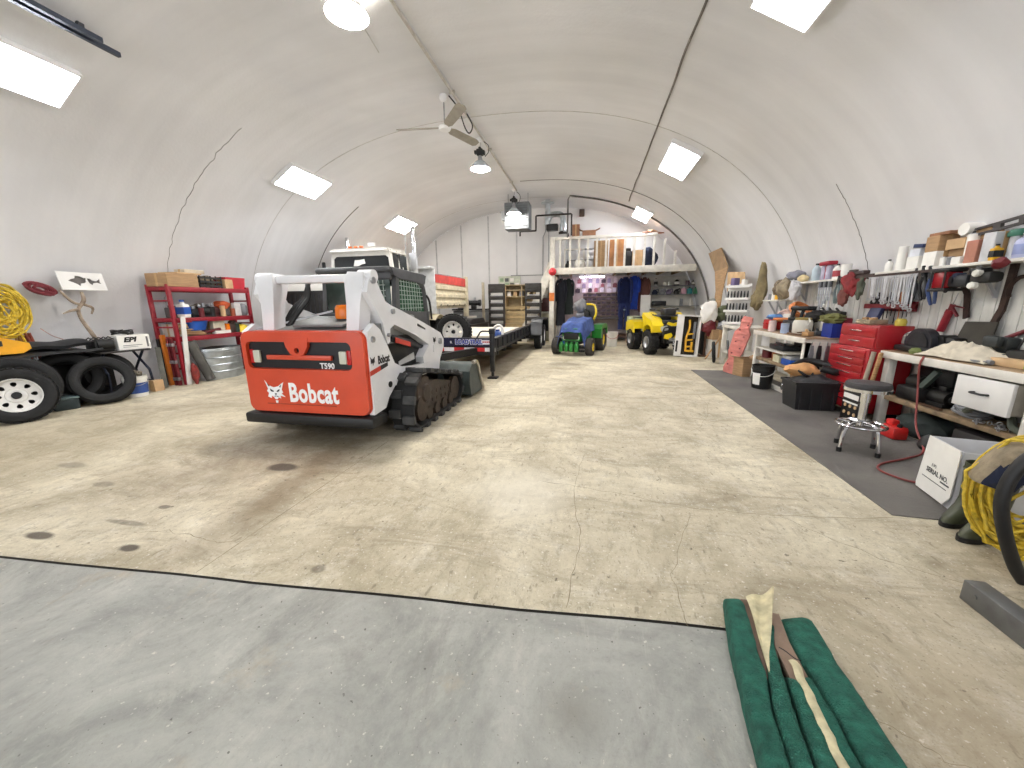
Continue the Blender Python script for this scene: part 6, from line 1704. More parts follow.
for k in range(6):
    g = G(); g.cyl((-.006, -.1 + (k % 3) * .09, .12 + (k // 3) * .09), (.002, -.1 + (k % 3) * .09, .12 + (k // 3) * .09), .022, n=10); part('socket', g, CARD2, t)
g = G(); g.b2((-.005, -.13, .3), (.002, .13, .36)); g.b2((-.005, -.13, .24), (.002, .13, .26)); part('label', g, PAPER, t)
# far bench
b2_ = bench('farther white workbench heaped with tools and a shelf below', 3.12, 3.86, 6.22, 7.95, .95, .45)
g = G(); g.b2((0, -.865, .3), (.74, -.855, .88)); g.b2((.0, -.86, 0), (.05, .86, .07)); g.b2((0, -.3, .62), (.5, .86, .64)); part('end_panel', g, OFFW, b2_)
for k in range(5):
    t = thing('hung_tool', ['grey long tool hanging nearest the front on the bench end panel', 'dark long tool second from the front on the bench end panel', 'grey trowel hanging third on the bench end panel', 'black tool hanging fourth on the bench end panel', 'steel tool hanging farthest back on the bench end panel'][k], 'hand tool', (3.2 + k * .1, 6.195, .84))
    g = G(); g.prism([(-.018, 0), (.018, 0), (.03, -.12), (.024, -.24), (.036, -.34), (0, -.4), (-.036, -.34), (-.024, -.24), (-.03, -.12)], .02); part('blade', g, [GREY, DARK, STEEL, BLACK, GREY][k], t)
    g = G(); g.tube([(0, .02, 0), (0, .012, .04), (0, .02, .05)], .006); part('hook', g, STEEL, t)
# on the far bench
FT = .952
t = thing('white_canister', 'white round canister lying among the tools on the farther bench', 'canister', (3.36, 6.86, FT))
g = G(); g.lathe([(0, 0), (.11, 0), (.13, .03), (.135, .17), (.12, .22), (.08, .24), (0, .24)], 22); part('body', g, OFFW, t)
g = G(); g.lathe([(.08, .235), (.11, .23), (.11, .255), (.08, .265), (0, .265)], 22); part('lid', g, mat('lid_mustard', (150, 130, 70), .6), t)
g = G(); g.tube([(0, -.16, .14), (0, -.2, .2), (0, -.16, .26)], .012); part('handle', g, OFFW, t)
g = G(); g.prism([(-.14, 0), (.14, 0), (.14, .14), (.04, .26), (-.14, .26)], .2); single('white_wedge_bin', g, OFFW, 'white slant fronted bin between the canister and the blue bin', 'bin', loc=(3.6, 6.6, FT), rot=(0, 0, rad(70)))
t = thing('blue_bin', 'blue plastic parts bin at the near end of the farther bench', 'bin', (3.55, 6.34, FT))
g = G(); g.box((0, 0, .01), (.24, .24, .02))
for s in (-1, 1): g.box((s * .115, 0, .1), (.012, .24, .2)); g.box((0, s * .115, .1), (.24, .012, .2))
part('bin_body', g, mat('bin_blue', (28, 50, 140), .45), t)
g = G(); g.box((.1, .02, .2), (.1, .2, .16), bev=.02); part('red_box', g, mat('box_maroon', (112, 24, 40), .5), t)
g = G(); g.blob((0, 0, .06), (.14, .16, .08), .3, 5, 3, 2.5, flat=-.06); single('olive_gloves', g, mat('olive_cloth', (112, 112, 62), .9, bump=.3), 'olive gloves piled on the blue bin', 'gloves', loc=(3.52, 6.4, FT + .2))
t = thing('narrow_ledge', 'narrow white ledge with black tools above the canister', 'ledge', (3.78, 6.95, 1.22))
g = G(); g.b2((-.14, -.4, 0), (.08, .4, .02)); part('board', g, WOODW, t)
for k in range(4):
    g = G(); g.box((-.04, -.28 + k * .18, .06), (.1, .15, .07 + .02 * (k % 2)), (.1, .1 * k, .2), bev=.015); g.cyl((-.04, -.28 + k * .18, .08), (-.06, -.22 + k * .18, .14), .015, n=8); single('black_drill_bit_case', g, BLACK, ['black tool at the near end of the narrow white ledge', 'second black tool from the near end of the narrow ledge', 'third black tool from the near end of the narrow ledge', 'black tool at the far end of the narrow white ledge'][k], 'tool', loc=(3.78, 6.95, 1.222))
def drill(label, c, rz, m, tilt=0):
    t = thing('power_drill', label, 'drill', c, rot=(tilt, 0, rz))
    g = G(); g.lathe([(0, .14), (.03, .14), (.036, .1), (.036, -.06), (.03, -.1), (0, -.1)], 14, (0, 0, .2), (PI / 2, 0, 0)); g.tube([(0, .05, .19), (0, .075, .1), (0, .08, .05)], .024, n=10); part('body', g, m, t)
    g = G(); g.lathe([(0, 0), (.022, .0), (.018, .05), (.006, .06), (.005, .1), (0, .1)], 12, (0, -.1, .2), (PI / 2, 0, 0)); part('chuck', g, DARK, t)
    g = G(); g.box((0, .085, .025), (.07, .11, .05), bev=.01); part('battery', g, BLACK, t)
    return t
g = G(); g.box((0, 0, .1), (.3, .42, .2), bev=.02); g.box((-.152, 0, .1), (.01, .3, .1), bev=.004)
single('black_crate', g, DARK, 'dark crate under the heap of drills on the farther bench', 'crate', loc=(3.5, 7.3, FT))
drill('black drill at the front of the drill heap on the farther bench', (3.44, 7.2, FT + .202), .6, BLACK)
drill('black drill behind the front one on the farther bench', (3.56, 7.18, FT + .202), 1.4, DARK)
drill('black drill standing tallest in the heap on the farther bench', (3.46, 7.38, FT + .202), 2.4, BLACK)
drill('orange drill left of the black drills on the farther bench', (3.36, 7.62, FT), 1.0, mat('drill_orange', (206, 120, 60), .5))
coilthing('extension_reel', 'orange cord coil heaped at the back of the farther bench', 'cord', (3.64, 7.66, FT + .32), .16, .016, mat('cord_orange', (224, 142, 84), .6), 5, (rad(50), 0, .4))
g = G(); g.b2((-.2, -.14, 0), (.18, .14, .3), .02); single('white_toolbox', g, OFFW, 'white box under the orange cord coil on the farther bench', 'box', loc=(3.66, 7.68, FT))
can('pale pink can at the front of the farther bench', (3.2, 7.5, FT), .06, .18, mat('can_palepink', (232, 206, 204), .5))
can('pale blue cup at the front edge of the farther bench', (3.2, 7.05, FT), .06, .16, mat('cup_blue', (164, 178, 206), .5))
g = G(); g.tube([(-.0, .45, .02), (.08, .3, .03), (-.02, .1, .03), (.06, -.1, .04), (0, -.3, .02), (-.12, -.2, .02), (-.14, .05, .02)], .022, n=8, smooth=6, flat=.6); single('leather_strap', g, SKIN2, 'brown leather strap lying along the front of the farther bench', 'strap', loc=(3.28, 6.75, FT))
for k, (x, y, m, l) in enumerate(((3.3, 6.5, mat('junk_grey', (110, 108, 96), .6), 'grey green tin at the near corner of the farther bench'), (3.44, 6.56, DARK, 'dark metal part beside the grey green tin'), (3.22, 6.4, WOOD, 'small tan block at the very corner of the farther bench'))):
    g = G(); g.box((0, 0, .04), (.1, .12, .07), (0, 0, k), bev=.012); g.cyl((0, .02, .07), (0, .05, .1), .02, n=8); single('metal_part', g, m, l, 'part', loc=(x, y, FT))
t = thing('red_case', 'red case with a blue bag on it at the far end of the farther bench', 'case', (3.42, 7.86, FT))
g = G(); g.box((0, 0, .1), (.34, .3, .18), bev=.02); g.tube([(-.17, -.06, .12), (-.2, -.06, .12), (-.2, .06, .12), (-.17, .06, .12)], .01); part('case_body', g, RED, t)
g = G(); g.blob((0, 0, 0), (.16, .13, .05), .2, 3, 3); single('blue_pouch', g, mat('pouch_skyblue', (90, 136, 190), .7), 'light blue pouch lying on the red case', 'pouch', loc=(3.4, 7.86, FT + .24))
g = G(); g.lathe([(0, 0), (.06, 0), (.065, .05), (.05, .09), (0, .1)], 14); single('yellow_tub', g, TOOLY, 'small yellow tub behind the light blue pouch', 'tub', loc=(3.62, 7.92, FT + .06))
g = G(); g.b2((-.1, -.12, 0), (.1, .12, .06), .01); single('black_block', g, BLACK, 'flat black box under the small yellow tub', 'box', loc=(3.66, 7.92, FT))
wall_shelf('short white wall shelf of small tins left of the far bench clutter', 8.4, 9.1, 1.5, 3.62)
for k, (y, m, l) in enumerate(((8.95, GREY, 'grey tin at the far end of the short wall shelf'), (8.8, PAPER, 'white tin second from the far end of the short wall shelf'), (8.66, TOOLY, 'yellow tin third on the short wall shelf'), (8.52, DARK, 'dark tin at the near end of the short wall shelf'))):
    can(l, (3.72, y, 1.502), .05, .11 + .02 * (k % 2), m)
hung_blob('black_cloth', 'black cloth heaped over the drills on the farther bench', 'cloth', (3.6, 7.05, FT + .27), (.12, .16, .09), mat('cloth_black', (40, 38, 38), .9, var=.3), 31, .3)
hung_blob('pink_rag', 'pale pink rag on the white box at the back of the farther bench', 'rag', (3.58, 7.82, FT + .3), (.14, .14, .08), mat('rag_pink', (222, 190, 180), .9, var=.2, bump=.2), 33, .3)
# below the far bench
LB = .452
can('maroon tin on the lower shelf of the farther bench', (3.26, 7.7, LB), .08, .16, MAROON)
can('orange brown jar beside the maroon tin under the farther bench', (3.3, 7.45, LB), .06, .18, mat('jar_orange', (170, 96, 50), .4), lid=BLACK)
carton('cream_box', 'cream box with yellow edge on the lower shelf of the farther bench', (3.24, 7.15, LB), (.14, .22, .12), m=mat('box_cream', (226, 222, 190), .6))
t = thing('blue_parts_case', 'blue and white parts case on the lower shelf of the farther bench', 'case', (3.28, 6.78, LB))
g = G(); g.box((0, 0, .05), (.26, .3, .1), bev=.015); part('case_body', g, ROYAL, t)
g = G(); g.box((0, 0, .125), (.25, .29, .05), bev=.015); part('lid', g, LGREY, t)
g = G(); g.box((0, 0, .04), (.26, .22, .08), bev=.02); g.box((0, 0, .085), (.2, .16, .02), bev=.01); single('slate_case', g, mat('case_slate', (110, 140, 176), .5), 'slate blue flat case at the near end of the lower shelf', 'case', loc=(3.26, 6.42, LB))
g = G(); g.box((0, 0, .05), (.3, .5, .09), bev=.02); g.bar((-.1, -.2, .11), (-.05, .2, .11), .04, .03); single('dark_saw_case', g, DARK, 'dark long case on the middle board of the farther bench', 'case', loc=(3.36, 7.3, .642))
bucket('black pail with a white label under the front of the farther bench', (2.96, 7.05, .008), .165, .4, BLACK, PAPER, band=PAPER, rz=rad(-25), arc=.28)
g = G(); g.torus(.09, .028, (0, 0, .1), (PI / 2, 0, .6), n=24); single('steel_ring', g, CHROME, 'chrome ring standing under the farther bench right of the pail', 'ring', loc=(3.2, 6.75, .02))
carton('tan_bag_carton', 'narrow tan carton standing on the floor under the farther bench', (3.3, 6.62, .075), (.18, .16, .3), m=CARD)
carton('pale_crate', 'tall pale crate on the floor behind the black tote', (3.26, 6.38, .075), (.2, .22, .34), m=OFFW)
g = G(); g.box((0, 0, .14), (.26, .3, .28), bev=.03); single('dark_box', g, BLACK, 'dark box in the shadow under the farther bench', 'box', loc=(3.62, 7.1, .0))
# black tote with leather bag
t = thing('black_tote', 'large black plastic tote heaped with bags in front of the red cabinet', 'tote', (3.06, 5.82, .008))
g = G(); a = [(-.27, -.2), (.27, -.2), (.27, .2), (-.27, .2)]
vs = [(x * .86, y * .86, 0) for x, y in a] + [(x, y, .36) for x, y in a] + [(x * 1.06, y * 1.06, .36) for x, y in a] + [(x * 1.06, y * 1.06, .39) for x, y in a] + [(x * .96, y * .95, .39) for x, y in a] + [(x * .82, y * .82, .02) for x, y in a]
fs = [[3, 2, 1, 0]] + [[l * 4 + i, l * 4 + (i + 1) % 4, l * 4 + 4 + (i + 1) % 4, l * 4 + 4 + i] for l in range(5) for i in range(4)] + [[20, 21, 22, 23]]
g.add(vs, fs)
for k in range(4): g.box((-.2 + k * .13, -.2, .17), (.02, .025, .3), (rad(-6), 0, 0))
part('tote_body', g, mat('tote_black', (38, 38, 40), .45, var=.2, sc=5), t)
def bagf(u, v):
    x = -.27 + .54 * u; y = -.2 + .38 * v
    return (x, y, .36 + .10 * math.sin(PI * u) * math.sin(PI * v) + .03 * noise.noise(V((u * 5, v * 5, 2))))
g = G(); g.sheet(bagf, 18, 14, .012); single('black_cover', g, mat('cover_black', (58, 60, 62), .5, var=.2), 'dark sheet sagging over the black tote', 'sheet', loc=(3.06, 5.82, .03))
t = thing('leather_tool_bag', 'tan leather tool bag lying across the black tote', 'bag', (2.98, 5.92, .47), rot=(0, rad(8), rad(15)))
g = G(); g.blob((0, 0, .05), (.24, .16, .1), .2, 4, 3, 1.5); part('bag_body', g, mat('leather_tan', (212, 160, 104), .7, var=.15, bump=.2), t)
g = G(); g.tube([(-.15, -.1, .05), (-.1, -.16, .0), (.0, -.17, -.02), (.02, -.14, .06)], .018, smooth=4); part('strap', g, BLACK, t)
g = G(); g.tube([(-.2, .12, .1), (0, .2, .16), (.2, .1, .12), (.3, -.05, .08), (.2, -.12, .06), (.05, -.06, .1)], .05, n=10, smooth=5); single('black_vacuum_hose', g, BLACK, 'thick black hose looping over the tool bag on the tote', 'hose', loc=(3.1, 5.86, .47))
# table with a display rack further back
t = thing('white_table', 'small white table at the far right carrying a wire tool rack', 'table', (3.45, 9.2, 0))
g = G(); g.b2((-.34, -.62, .88), (.34, .62, .94), .006); part('table_top', g, WOODW, t)
for sx in (-.32, .24):
    for yy in (-.6, .52):
        g = G(); g.b2((sx, yy, 0), (sx + .08, yy + .08, .88), .004); part('leg', g, WOODW, t)
g = G(); g.b2((-.3, -.58, .3), (.3, .58, .33)); part('lower_shelf', g, WOODW, t)
t = thing('display_rack', 'white wire rack with rows of small dark tools on the small table', 'rack', (3.3, 9.55, .945), rad(-35))
g = G(); g.b2((-.24, .04, 0), (.24, .06, .92), .004); 
for k in range(4): g.b2((-.24, -.12, .02 + k * .27), (.24, .06, .04 + k * .27), .004); g.b2((-.24, -.125, .02 + k * .27), (.24, -.115, .075 + k * .27))
part('rack_body', g, WHITE, t)
for r in range(3):
    for c in range(7):
        g = G(); x = -.2 + c * .066; z = .05 + r * .27
        g.prism([(x - .012, z), (x + .012, z), (x + .016, z + .09), (x + .008, z + .17), (x - .008, z + .17), (x - .016, z + .09)], .03, off=-.03); part('rack_tool', g, [BLACK, DARK, GREY, MAROON][(r * 5 + c * 3) % 4 if (c + r) % 4 == 0 else c % 2], t)
g = G(); g.box((0, 0, .1), (.16, .1, .2), bev=.01); single('purple_box', g, mat('box_purple', (110, 96, 140), .5), 'small purple box on the top of the wire rack', 'box', loc=(3.22, 9.6, 1.79), rot=(0, 0, .5))
can('white tin beside the purple box on the wire rack', (3.38, 9.5, 1.79), .06, .16, PAPER)
# tall torn cartons leaning on the wall
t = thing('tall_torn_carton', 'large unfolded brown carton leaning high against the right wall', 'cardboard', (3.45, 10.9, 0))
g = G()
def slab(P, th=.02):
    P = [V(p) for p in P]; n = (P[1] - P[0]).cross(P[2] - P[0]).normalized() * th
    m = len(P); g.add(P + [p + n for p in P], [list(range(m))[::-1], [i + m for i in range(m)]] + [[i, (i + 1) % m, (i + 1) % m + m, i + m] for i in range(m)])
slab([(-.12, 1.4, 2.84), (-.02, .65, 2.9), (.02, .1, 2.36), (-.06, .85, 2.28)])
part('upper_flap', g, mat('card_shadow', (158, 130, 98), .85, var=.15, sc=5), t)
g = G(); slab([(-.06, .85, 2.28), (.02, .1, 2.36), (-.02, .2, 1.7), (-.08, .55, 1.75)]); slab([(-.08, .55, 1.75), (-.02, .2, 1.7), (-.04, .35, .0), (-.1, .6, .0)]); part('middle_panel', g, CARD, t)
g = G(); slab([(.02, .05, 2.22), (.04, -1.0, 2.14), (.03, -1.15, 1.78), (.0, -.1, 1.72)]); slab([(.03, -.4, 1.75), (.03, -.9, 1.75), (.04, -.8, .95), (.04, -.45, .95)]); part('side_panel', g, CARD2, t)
# canvas hanging bundle
g = G(); g.blob((0, 0, 0), (.1, .13, .42), .25, 7, 3, 1.6); g.blob((-.04, .12, -.3), (.1, .14, .2), .25, 9, 3, 1.6)
single('canvas_bundle', g, mat('canvas_olive', (128, 114, 82), .9, var=.25, sc=7, bump=.3), 'olive tan canvas bundle hanging on the wall right of the torn carton', 'canvas', loc=(3.62, 9.2, 1.8), rot=(rad(-6), 0, 0))
# salmon panel leaning on bench
t = thing('salmon_creeper', 'salmon pink moulded plastic panel leaning beside the farther bench', 'panel', (2.88, 8.4, .02), rot=(rad(-4), rad(11), rad(-42)))
g = G(); P = [(-.1, 0), (.08, .0), (.11, .1), (.07, .3), (.13, .45), (.15, .85), (.09, .95), (.1, 1.1), (.08, 1.18), (-.08, 1.18), (-.1, 1.1), (-.08, .95), (-.15, .85), (-.14, .45), (-.09, .3), (-.13, .1)]
g.prism(P, .05)
for k in range(9): g.box((0, -.03, .12 + k * .12), (.2 if 2 < k < 7 else .14, .02, .05), bev=.008)
part('panel', g, PINK, t)
g = G()
for k in range(8): g.cyl((-.06 + .12 * (k % 2), -.045, .18 + k * .12), (-.06 + .12 * (k % 2), -.024, .18 + k * .12), .014, n=8)
part('slot', g, MAROON, t)
carton('low_carton', 'brown carton on the floor beside the salmon panel', (3.12, 8.22, .008), (.32, .28, .36), .3, flaps=.5)
# shelf B contents
S2 = 1.802
hung_blob('khaki_bag', 'khaki canvas bag hanging under the far end of the far wall shelf', 'bag', (3.56, 8.05, 1.7), (.12, .2, .18), KHAKI, 4)
hung_blob('brown_bag', 'brown dark bag hanging below the khaki bag at the far wall shelf', 'bag', (3.58, 8.3, 1.72), (.1, .14, .14), mat('bag_brown', (120, 104, 84), .9, var=.3, bump=.2), 6)
hung_blob('baseball_cap', 'grey cap on top of the far end of the far wall shelf', 'cap', (3.68, 7.98, 1.93), (.12, .16, .09), mat('cap_grey', (140, 140, 152), .9), 8)
hung_blob('white_rag', 'white rag hanging under the far wall shelf beside the khaki bag', 'rag', (3.56, 7.68, 1.66), (.08, .12, .18), mat('rag_white', (216, 216, 220), .9, var=.2, bump=.3), 10)
hung_blob('yellow_sponge', 'pale yellow sponge on the far wall shelf by the grey cap', 'sponge', (3.68, 7.72, 1.86), (.07, .1, .07), mat('sponge', (226, 206, 160), .9), 12, .15)
bottle('pale blue bottle with black cap on the far wall shelf', (3.7, 7.38, S2), .06, .28, mat('bot_paleblue', (190, 206, 216), .35), BLACK)
t = thing('spray_can_pair', 'pair of grey spray cans in a red carrier on the far wall shelf', 'spray cans', (3.7, 7.08, S2))
for s in (-1, 1):
    g = G(); g.lathe([(0, 0), (.05, 0), (.05, .2), (.035, .225), (0, .225)], 16, (0, s * .065, 0)); part('spray_can', g, mat('can_bluegrey', (170, 166, 186), .3, .3), t)
g = G(); g.box((0, 0, .255), (.13, .27, .06), bev=.015); g.box((0, 0, .12), (.06, .03, .24), bev=.01); part('carrier', g, mat('carrier_red', (160, 24, 44), .45), t)
bottle('white can with a red band and black cap on the far wall shelf', (3.7, 6.82, S2), .055, .22, PAPER, BLACK, band=mat('band_red', (170, 60, 70), .5))
g = G(); g.lathe([(0, 0), (.05, 0), (.06, .1), (.055, .1), (.065, .2), (.06, .2), (.06, .18), (0, .18)], 18); single('white_cups', g, PAPER, 'stack of white cups at the near end of the far wall shelf', 'cups', loc=(3.7, 6.62, S2))
for k in range(6):
    t = thing('socket_ratchet', ['steel ratchet hanging first from the far end under the far wall shelf', 'steel ratchet hanging second under the far wall shelf', 'steel extension bar hanging third under the far wall shelf', 'grey socket bar hanging fourth under the far wall shelf', 'grey ratchet hanging fifth under the far wall shelf', 'short steel tool hanging sixth under the far wall shelf'][k], 'ratchet', (3.585, 7.0 - k * .06, 1.77))
    g = G(); L = .24 + .05 * ((k * 3) % 4); g.cyl((0, 0, 0), (0, 0, -L), .011, n=8); g.cyl((0, 0, -L), (0, 0, -L - .05), .02, n=10); part('shaft', g, STEEL, t)
    g = G(); g.cyl((0, 0, .0), (0, 0, -.09), .016, n=10); part('grip', g, DARK if k % 2 else GREY, t)
pliers('grey green pliers hanging between the ratchets and the red rags', (3.59, 6.55, 1.74), 1.6, mat('plier_grey', (110, 124, 124), .5))
hung_blob('red_rags', 'bunch of red rags hanging from the dark rail left of the wrenches', 'rags', (3.58, 6.22, 1.68), (.06, .2, .15), mat('rag_red', (140, 44, 46), .95, var=.3, sc=10, bump=.3), 13, .35)
hung_blob('rust_rag', 'rust brown rag hanging low below the red rags', 'rag', (3.57, 6.34, 1.52), (.05, .1, .12), mat('rag_rust', (110, 62, 54), .95, bump=.3), 15, .3)
hung_blob('olive_glove', 'olive glove hanging between the red rags and the wrenches', 'glove', (3.575, 6.04, 1.64), (.04, .05, .16), mat('glove_olive', (88, 92, 78), .95, bump=.3), 17, .3)
g = G(); g.box((0, 0, .03), (.08, .34, .05), bev=.01); g.box((0, .1, .06), (.06, .12, .04), bev=.01); single('dark_planer', g, mat('dark_brown_tool', (60, 44, 42), .6), 'dark tools lying on the rail above the red rags', 'tools', loc=(3.62, 6.2, 1.82))
# white carton with printed flap, boots
t = thing('printed_carton', 'open white carton whose printed flap hangs down, near the right edge', 'box', (2.86, 3.12, .008), rad(-12))
g = G(); W, L, H = .5, .36, .44
g.box((0, 0, .005), (W, L, .01))
for s in (-1, 1): g.box((s * W / 2, 0, H / 2), (.006, L, H)); g.box((0, s * L / 2, H / 2), (W, .006, H))
part('carton', g, mat('carton_white', (228, 228, 230), .6, var=.05), t)
g = G(); P = [(-.16, .45), (.19, .45), (.2, .42), (.2, .1), (.14, .02), (-.19, .015), (-.2, .05)]; g.prism([(-a, b) for a, b in P], .006, ax='YZ', off=-W / 2 - .025); fl_ = part('flap', g, PAPER, t)
INKB = mat('print_ink', (70, 70, 74), .7)
text('SERIAL NO.', .052, INKB, fl_, (-W / 2 - .0295, -.02, .2), (PI / 2, 0, -PI / 2), 'printed_line', .001, .0005, .95)
text('(UP)', .03, INKB, fl_, (-W / 2 - .0295, .03, .25), (PI / 2, 0, -PI / 2), 'printed_line', 0, .0005)
g = G(); g.b2((-W / 2 - .0298, -.15, .13), (-W / 2 - .029, .14, .136)); g.b2((-W / 2 - .0298, -.17, .16), (-W / 2 - .029, -.07, .172)); part('printed_line', g, INKB, fl_)
g = G(); g.bar((0, .0, .43), (.13, -.05, .45), .12, .004); part('loose_paper', g, PAPER, t)
def boot(label, c, rz):
    t = thing('rubber_boot', label, 'boot', c, rz)
    g = G()
    secs = [(0, .0, .052, .115), (.02, 0, .054, .12)]
    # foot as lofted ellipses along z, toe toward -y
    rows = [(.02, -.075, .052, .145), (.05, -.07, .054, .14), (.085, -.045, .052, .115), (.12, -.01, .05, .08), (.17, .012, .05, .062), (.26, .018, .055, .066), (.36, .02, .062, .072), (.42, .02, .064, .074), (.42, .02, .058, .068), (.15, .012, .044, .056)]
    n = 20; vs = []
    for (z, cy, rx, ry) in rows:
        for i in range(n): a = 2 * PI * i / n; vs.append((rx * math.cos(a), cy + ry * math.sin(a), z))
    fs = [[r * n + i, r * n + (i + 1) % n, r * n + n + (i + 1) % n, r * n + n + i] for r in range(len(rows) - 1) for i in range(n)] + [[i for i in range(n)][::-1], [(len(rows) - 1) * n + i for i in range(n)]]
    g.add(vs, fs); part('boot_body', g, OLIVE, t)
    g = G(); g.prism([(.056 * math.cos(2 * PI * i / 24), -.075 + .155 * math.sin(2 * PI * i / 24)) for i in range(24)], .03, ax='XY', off=.015); part('sole', g, BLACK, t)
    g = G(); g.lathe([(.065, 0), (.068, .005), (.065, .012)], 20, (0, .02, .37), sy=1.15); part('top_band', g, mat('boot_band', (112, 116, 92), .5), t)
    return t
boot('olive rubber boot tucked behind the printed flap of the white carton', (2.56, 2.87, .0), rad(-62))
boot('olive rubber boot in front, beside the yellow cord coil', (2.53, 2.68, .0), rad(-68))
# yellow cord coil with jacket
g = G(); P = []
RN.seed(3)
for k in range(40):
    R0 = RN.uniform(.19, .31); dx = RN.uniform(-.09, .09); ph = RN.uniform(0, 6)
    for i in range(16):
        a = 2 * PI * i / 16 + ph
        P.append((dx + .02 * math.sin(a * 3 + k), R0 * .85 * math.cos(a), .40 + R0 * 1.18 * math.sin(a)))
g.tube(P, .0085, n=6, smooth=2)
CC = (2.47, 2.42, 0)
single('yellow_cord_coil', g, ROPEY, 'thick coil of yellow extension cord at the right edge of the photo', 'cord', loc=CC, rot=(0, 0, rad(42)))
def jk(u, v):
    a = rad(10 + 165 * u); r = .10 + .205 * v
    x = -.125 - .03 * math.sin(PI * v) + .09 * max(0, v - .75) / .25 + .012 * math.sin(a * 6 + v * 4)
    return (x, r * .86 * math.cos(a) * (1 + .04 * math.sin(v * 9)), .40 + r * 1.16 * math.sin(a) + .01 * math.sin(a * 9))
g = G(); g.sheet(jk, 30, 14, .012)
for i, f in enumerate(g.f):
    c = sum((V(g.v[q]) for q in f), V()) / len(f)
    rr = math.hypot(c.y / .86, (c.z - .40) / 1.16)
    g.m[i] = 1 if rr > .225 or c.y > .19 else 0
single('navy_jacket', g, [NAVY, KHAKI], 'navy and khaki jacket draped over the yellow cord coil', 'jacket', loc=CC, rot=(0, 0, rad(42)))
g = G(); g.tube([(2.78, 2.1, .3), (2.70, 2.12, .62), (2.52, 2.16, .82), (2.32, 2.18, .84), (2.17, 2.19, .75), (2.11, 2.2, .62), (2.10, 2.2, .47), (2.15, 2.2, .30), (2.23, 2.2, .12), (2.28, 2.19, .035)], .028, n=14, smooth=8)
single('black_hose', g, mat('hose_black', (24, 24, 26), .5, var=.2), 'thick black hose arching in front of the yellow cord coil', 'hose')
t = thing('lift_foot', 'grey steel channel with a navy foot on the floor at the right edge', 'steel beam', (1.95, 1.88, 0), rad(0))
g = G(); g.box((-.01, .02, .055), (.09, .30, .11), bev=.006); g.cyl((-.06, .1, .065), (-.054, .1, .065), .01, n=8); part('channel', g, mat('channel_grey', (112, 112, 110), .5, .4, var=.2), t)
g = G(); g.box((.07, -.2, .1), (.2, .14, .2), bev=.01); g.box((.15, -.18, .4), (.09, .09, .5), bev=.01); part('foot', g, mat('navy_steel', (36, 36, 56), .4, .2), t)
# ---------- left wall ----------
def tyre(label, c, R_, w, rz, lean, ri=.64, nm='tyre'):
    g = G(); tire_geo(g, R_, w, R_ * ri, n=44, tread=False)
    for q in (-.3, -.1, .1, .3): g.torus(R_ - .004, .009, (q * w, 0, 0), (0, PI / 2, 0), n=44, k=5)
    return single(nm, g, RUBBER, label, 'tyre', None, c, (0, rad(-lean), rad(rz)))
t = thing('spare_trailer_wheel', 'wheel with white slotted rim leaning at the left edge of the photo', 'wheel', (-7.52, 3.42, .36), rot=(0, rad(-9), rad(-24)))
add_wheel(t, (0, 0, 0), .365, .24, .225, WHITE, 1, 8, 'tire')
tyre('large tyre standing behind the white rimmed wheel at the left edge', (-7.84, 3.58, .42), .425, .26, -24, 9)
tyre('tyre lying open towards the camera in front of the other leaning tyre', (-7.64, 4.42, .355), .375, .25, -30, 20)
tyre('tyre leaning on the wall behind the open front tyre', (-8.05, 4.24, .41), .4, .25, -27, 18)
tyre('tyre half hidden on the floor behind the two leaning tyres', (-8.10, 4.74, .37), .37, .24, -29, 19)
t = thing('floor_box', 'small dark teal box on the floor between the wheel and the tyres', 'box', (-7.75, 3.98, 0), rad(-20))
g = G(); g.box((0, 0, .08), (.22, .26, .16), bev=.02); part('body', g, mat('box_teal', (38, 52, 56), .5), t)
g = G(); g.box((0, 0, .175), (.24, .28, .03), bev=.01); part('lid', g, mat('box_teal_lid', (90, 110, 112), .5), t)
# padded mat on the tyres
def padf(u, v):
    y = 3.6 + 1.02 * u; x = -8.42 + .62 * v
    return (x, y, .835 + .04 * math.sin(u * 5) * .4 + .02 * math.sin(v * 4 + u * 3) - .05 * max(0, .3 - u) * 2)
g = G(); g.sheet(padf, 24, 12, .035); 
g.sheet(lambda u, v: (-8.38 + .42 * v + .0 * u, 3.85 + .72 * u, .9 + .06 * math.sin(v * PI) + .012 * math.sin(u * 9)), 20, 10, .05)
single('folded_tarp', g, mat('tarp_black', (36, 37, 40), .6, var=.25, sc=6, bump=.15), 'folded black padded sheet lying across the tops of the tyres', 'tarp')
t = thing('yellow_sled', 'yellow moulded plastic shell with a dark slot lying on the tyres at the left edge', 'plastic shell', (-8.1, 3.42, .88), rad(-4))
g = G(); P = [(-.8, .0), (.38, .0), (.47, .06), (.46, .14), (.3, .2), (.12, .28), (-.1, .3), (-.8, .3)]; g.prism(P, .3, ax='YZ'); g.prism([(-.7, .1), (.1, .1), (.16, .2), (-.7, .24)], .36, ax='YZ'); part('shell', g, mat('sled_yellow', (238, 172, 40), .4, var=.08), t)
g = G(); g.prism([(.05, .1), (.2, .12), (.2, .19), (.1, .2)], .37, ax='YZ'); part('slot', g, BLACK, t)
g = G(); g.box((0, 0, .39), (.2, .8, .78), bev=.04); single('tall_chest', g, BLACK, 'tall black chest against the wall behind the leaning tyres', 'chest', loc=(-8.44, 4.62, 0), rot=(0, 0, rad(-2)))  # added dark box, blackens the gaps between the tyres
g = G(); g.box((0, 0, .3), (.18, .7, .6), bev=.03); single('dark_chest', g, DARK, 'low dark chest against the wall behind the white rimmed wheel', 'chest', loc=(-8.42, 3.75, 0))  # second added box, keeps the gaps by the wheel dark
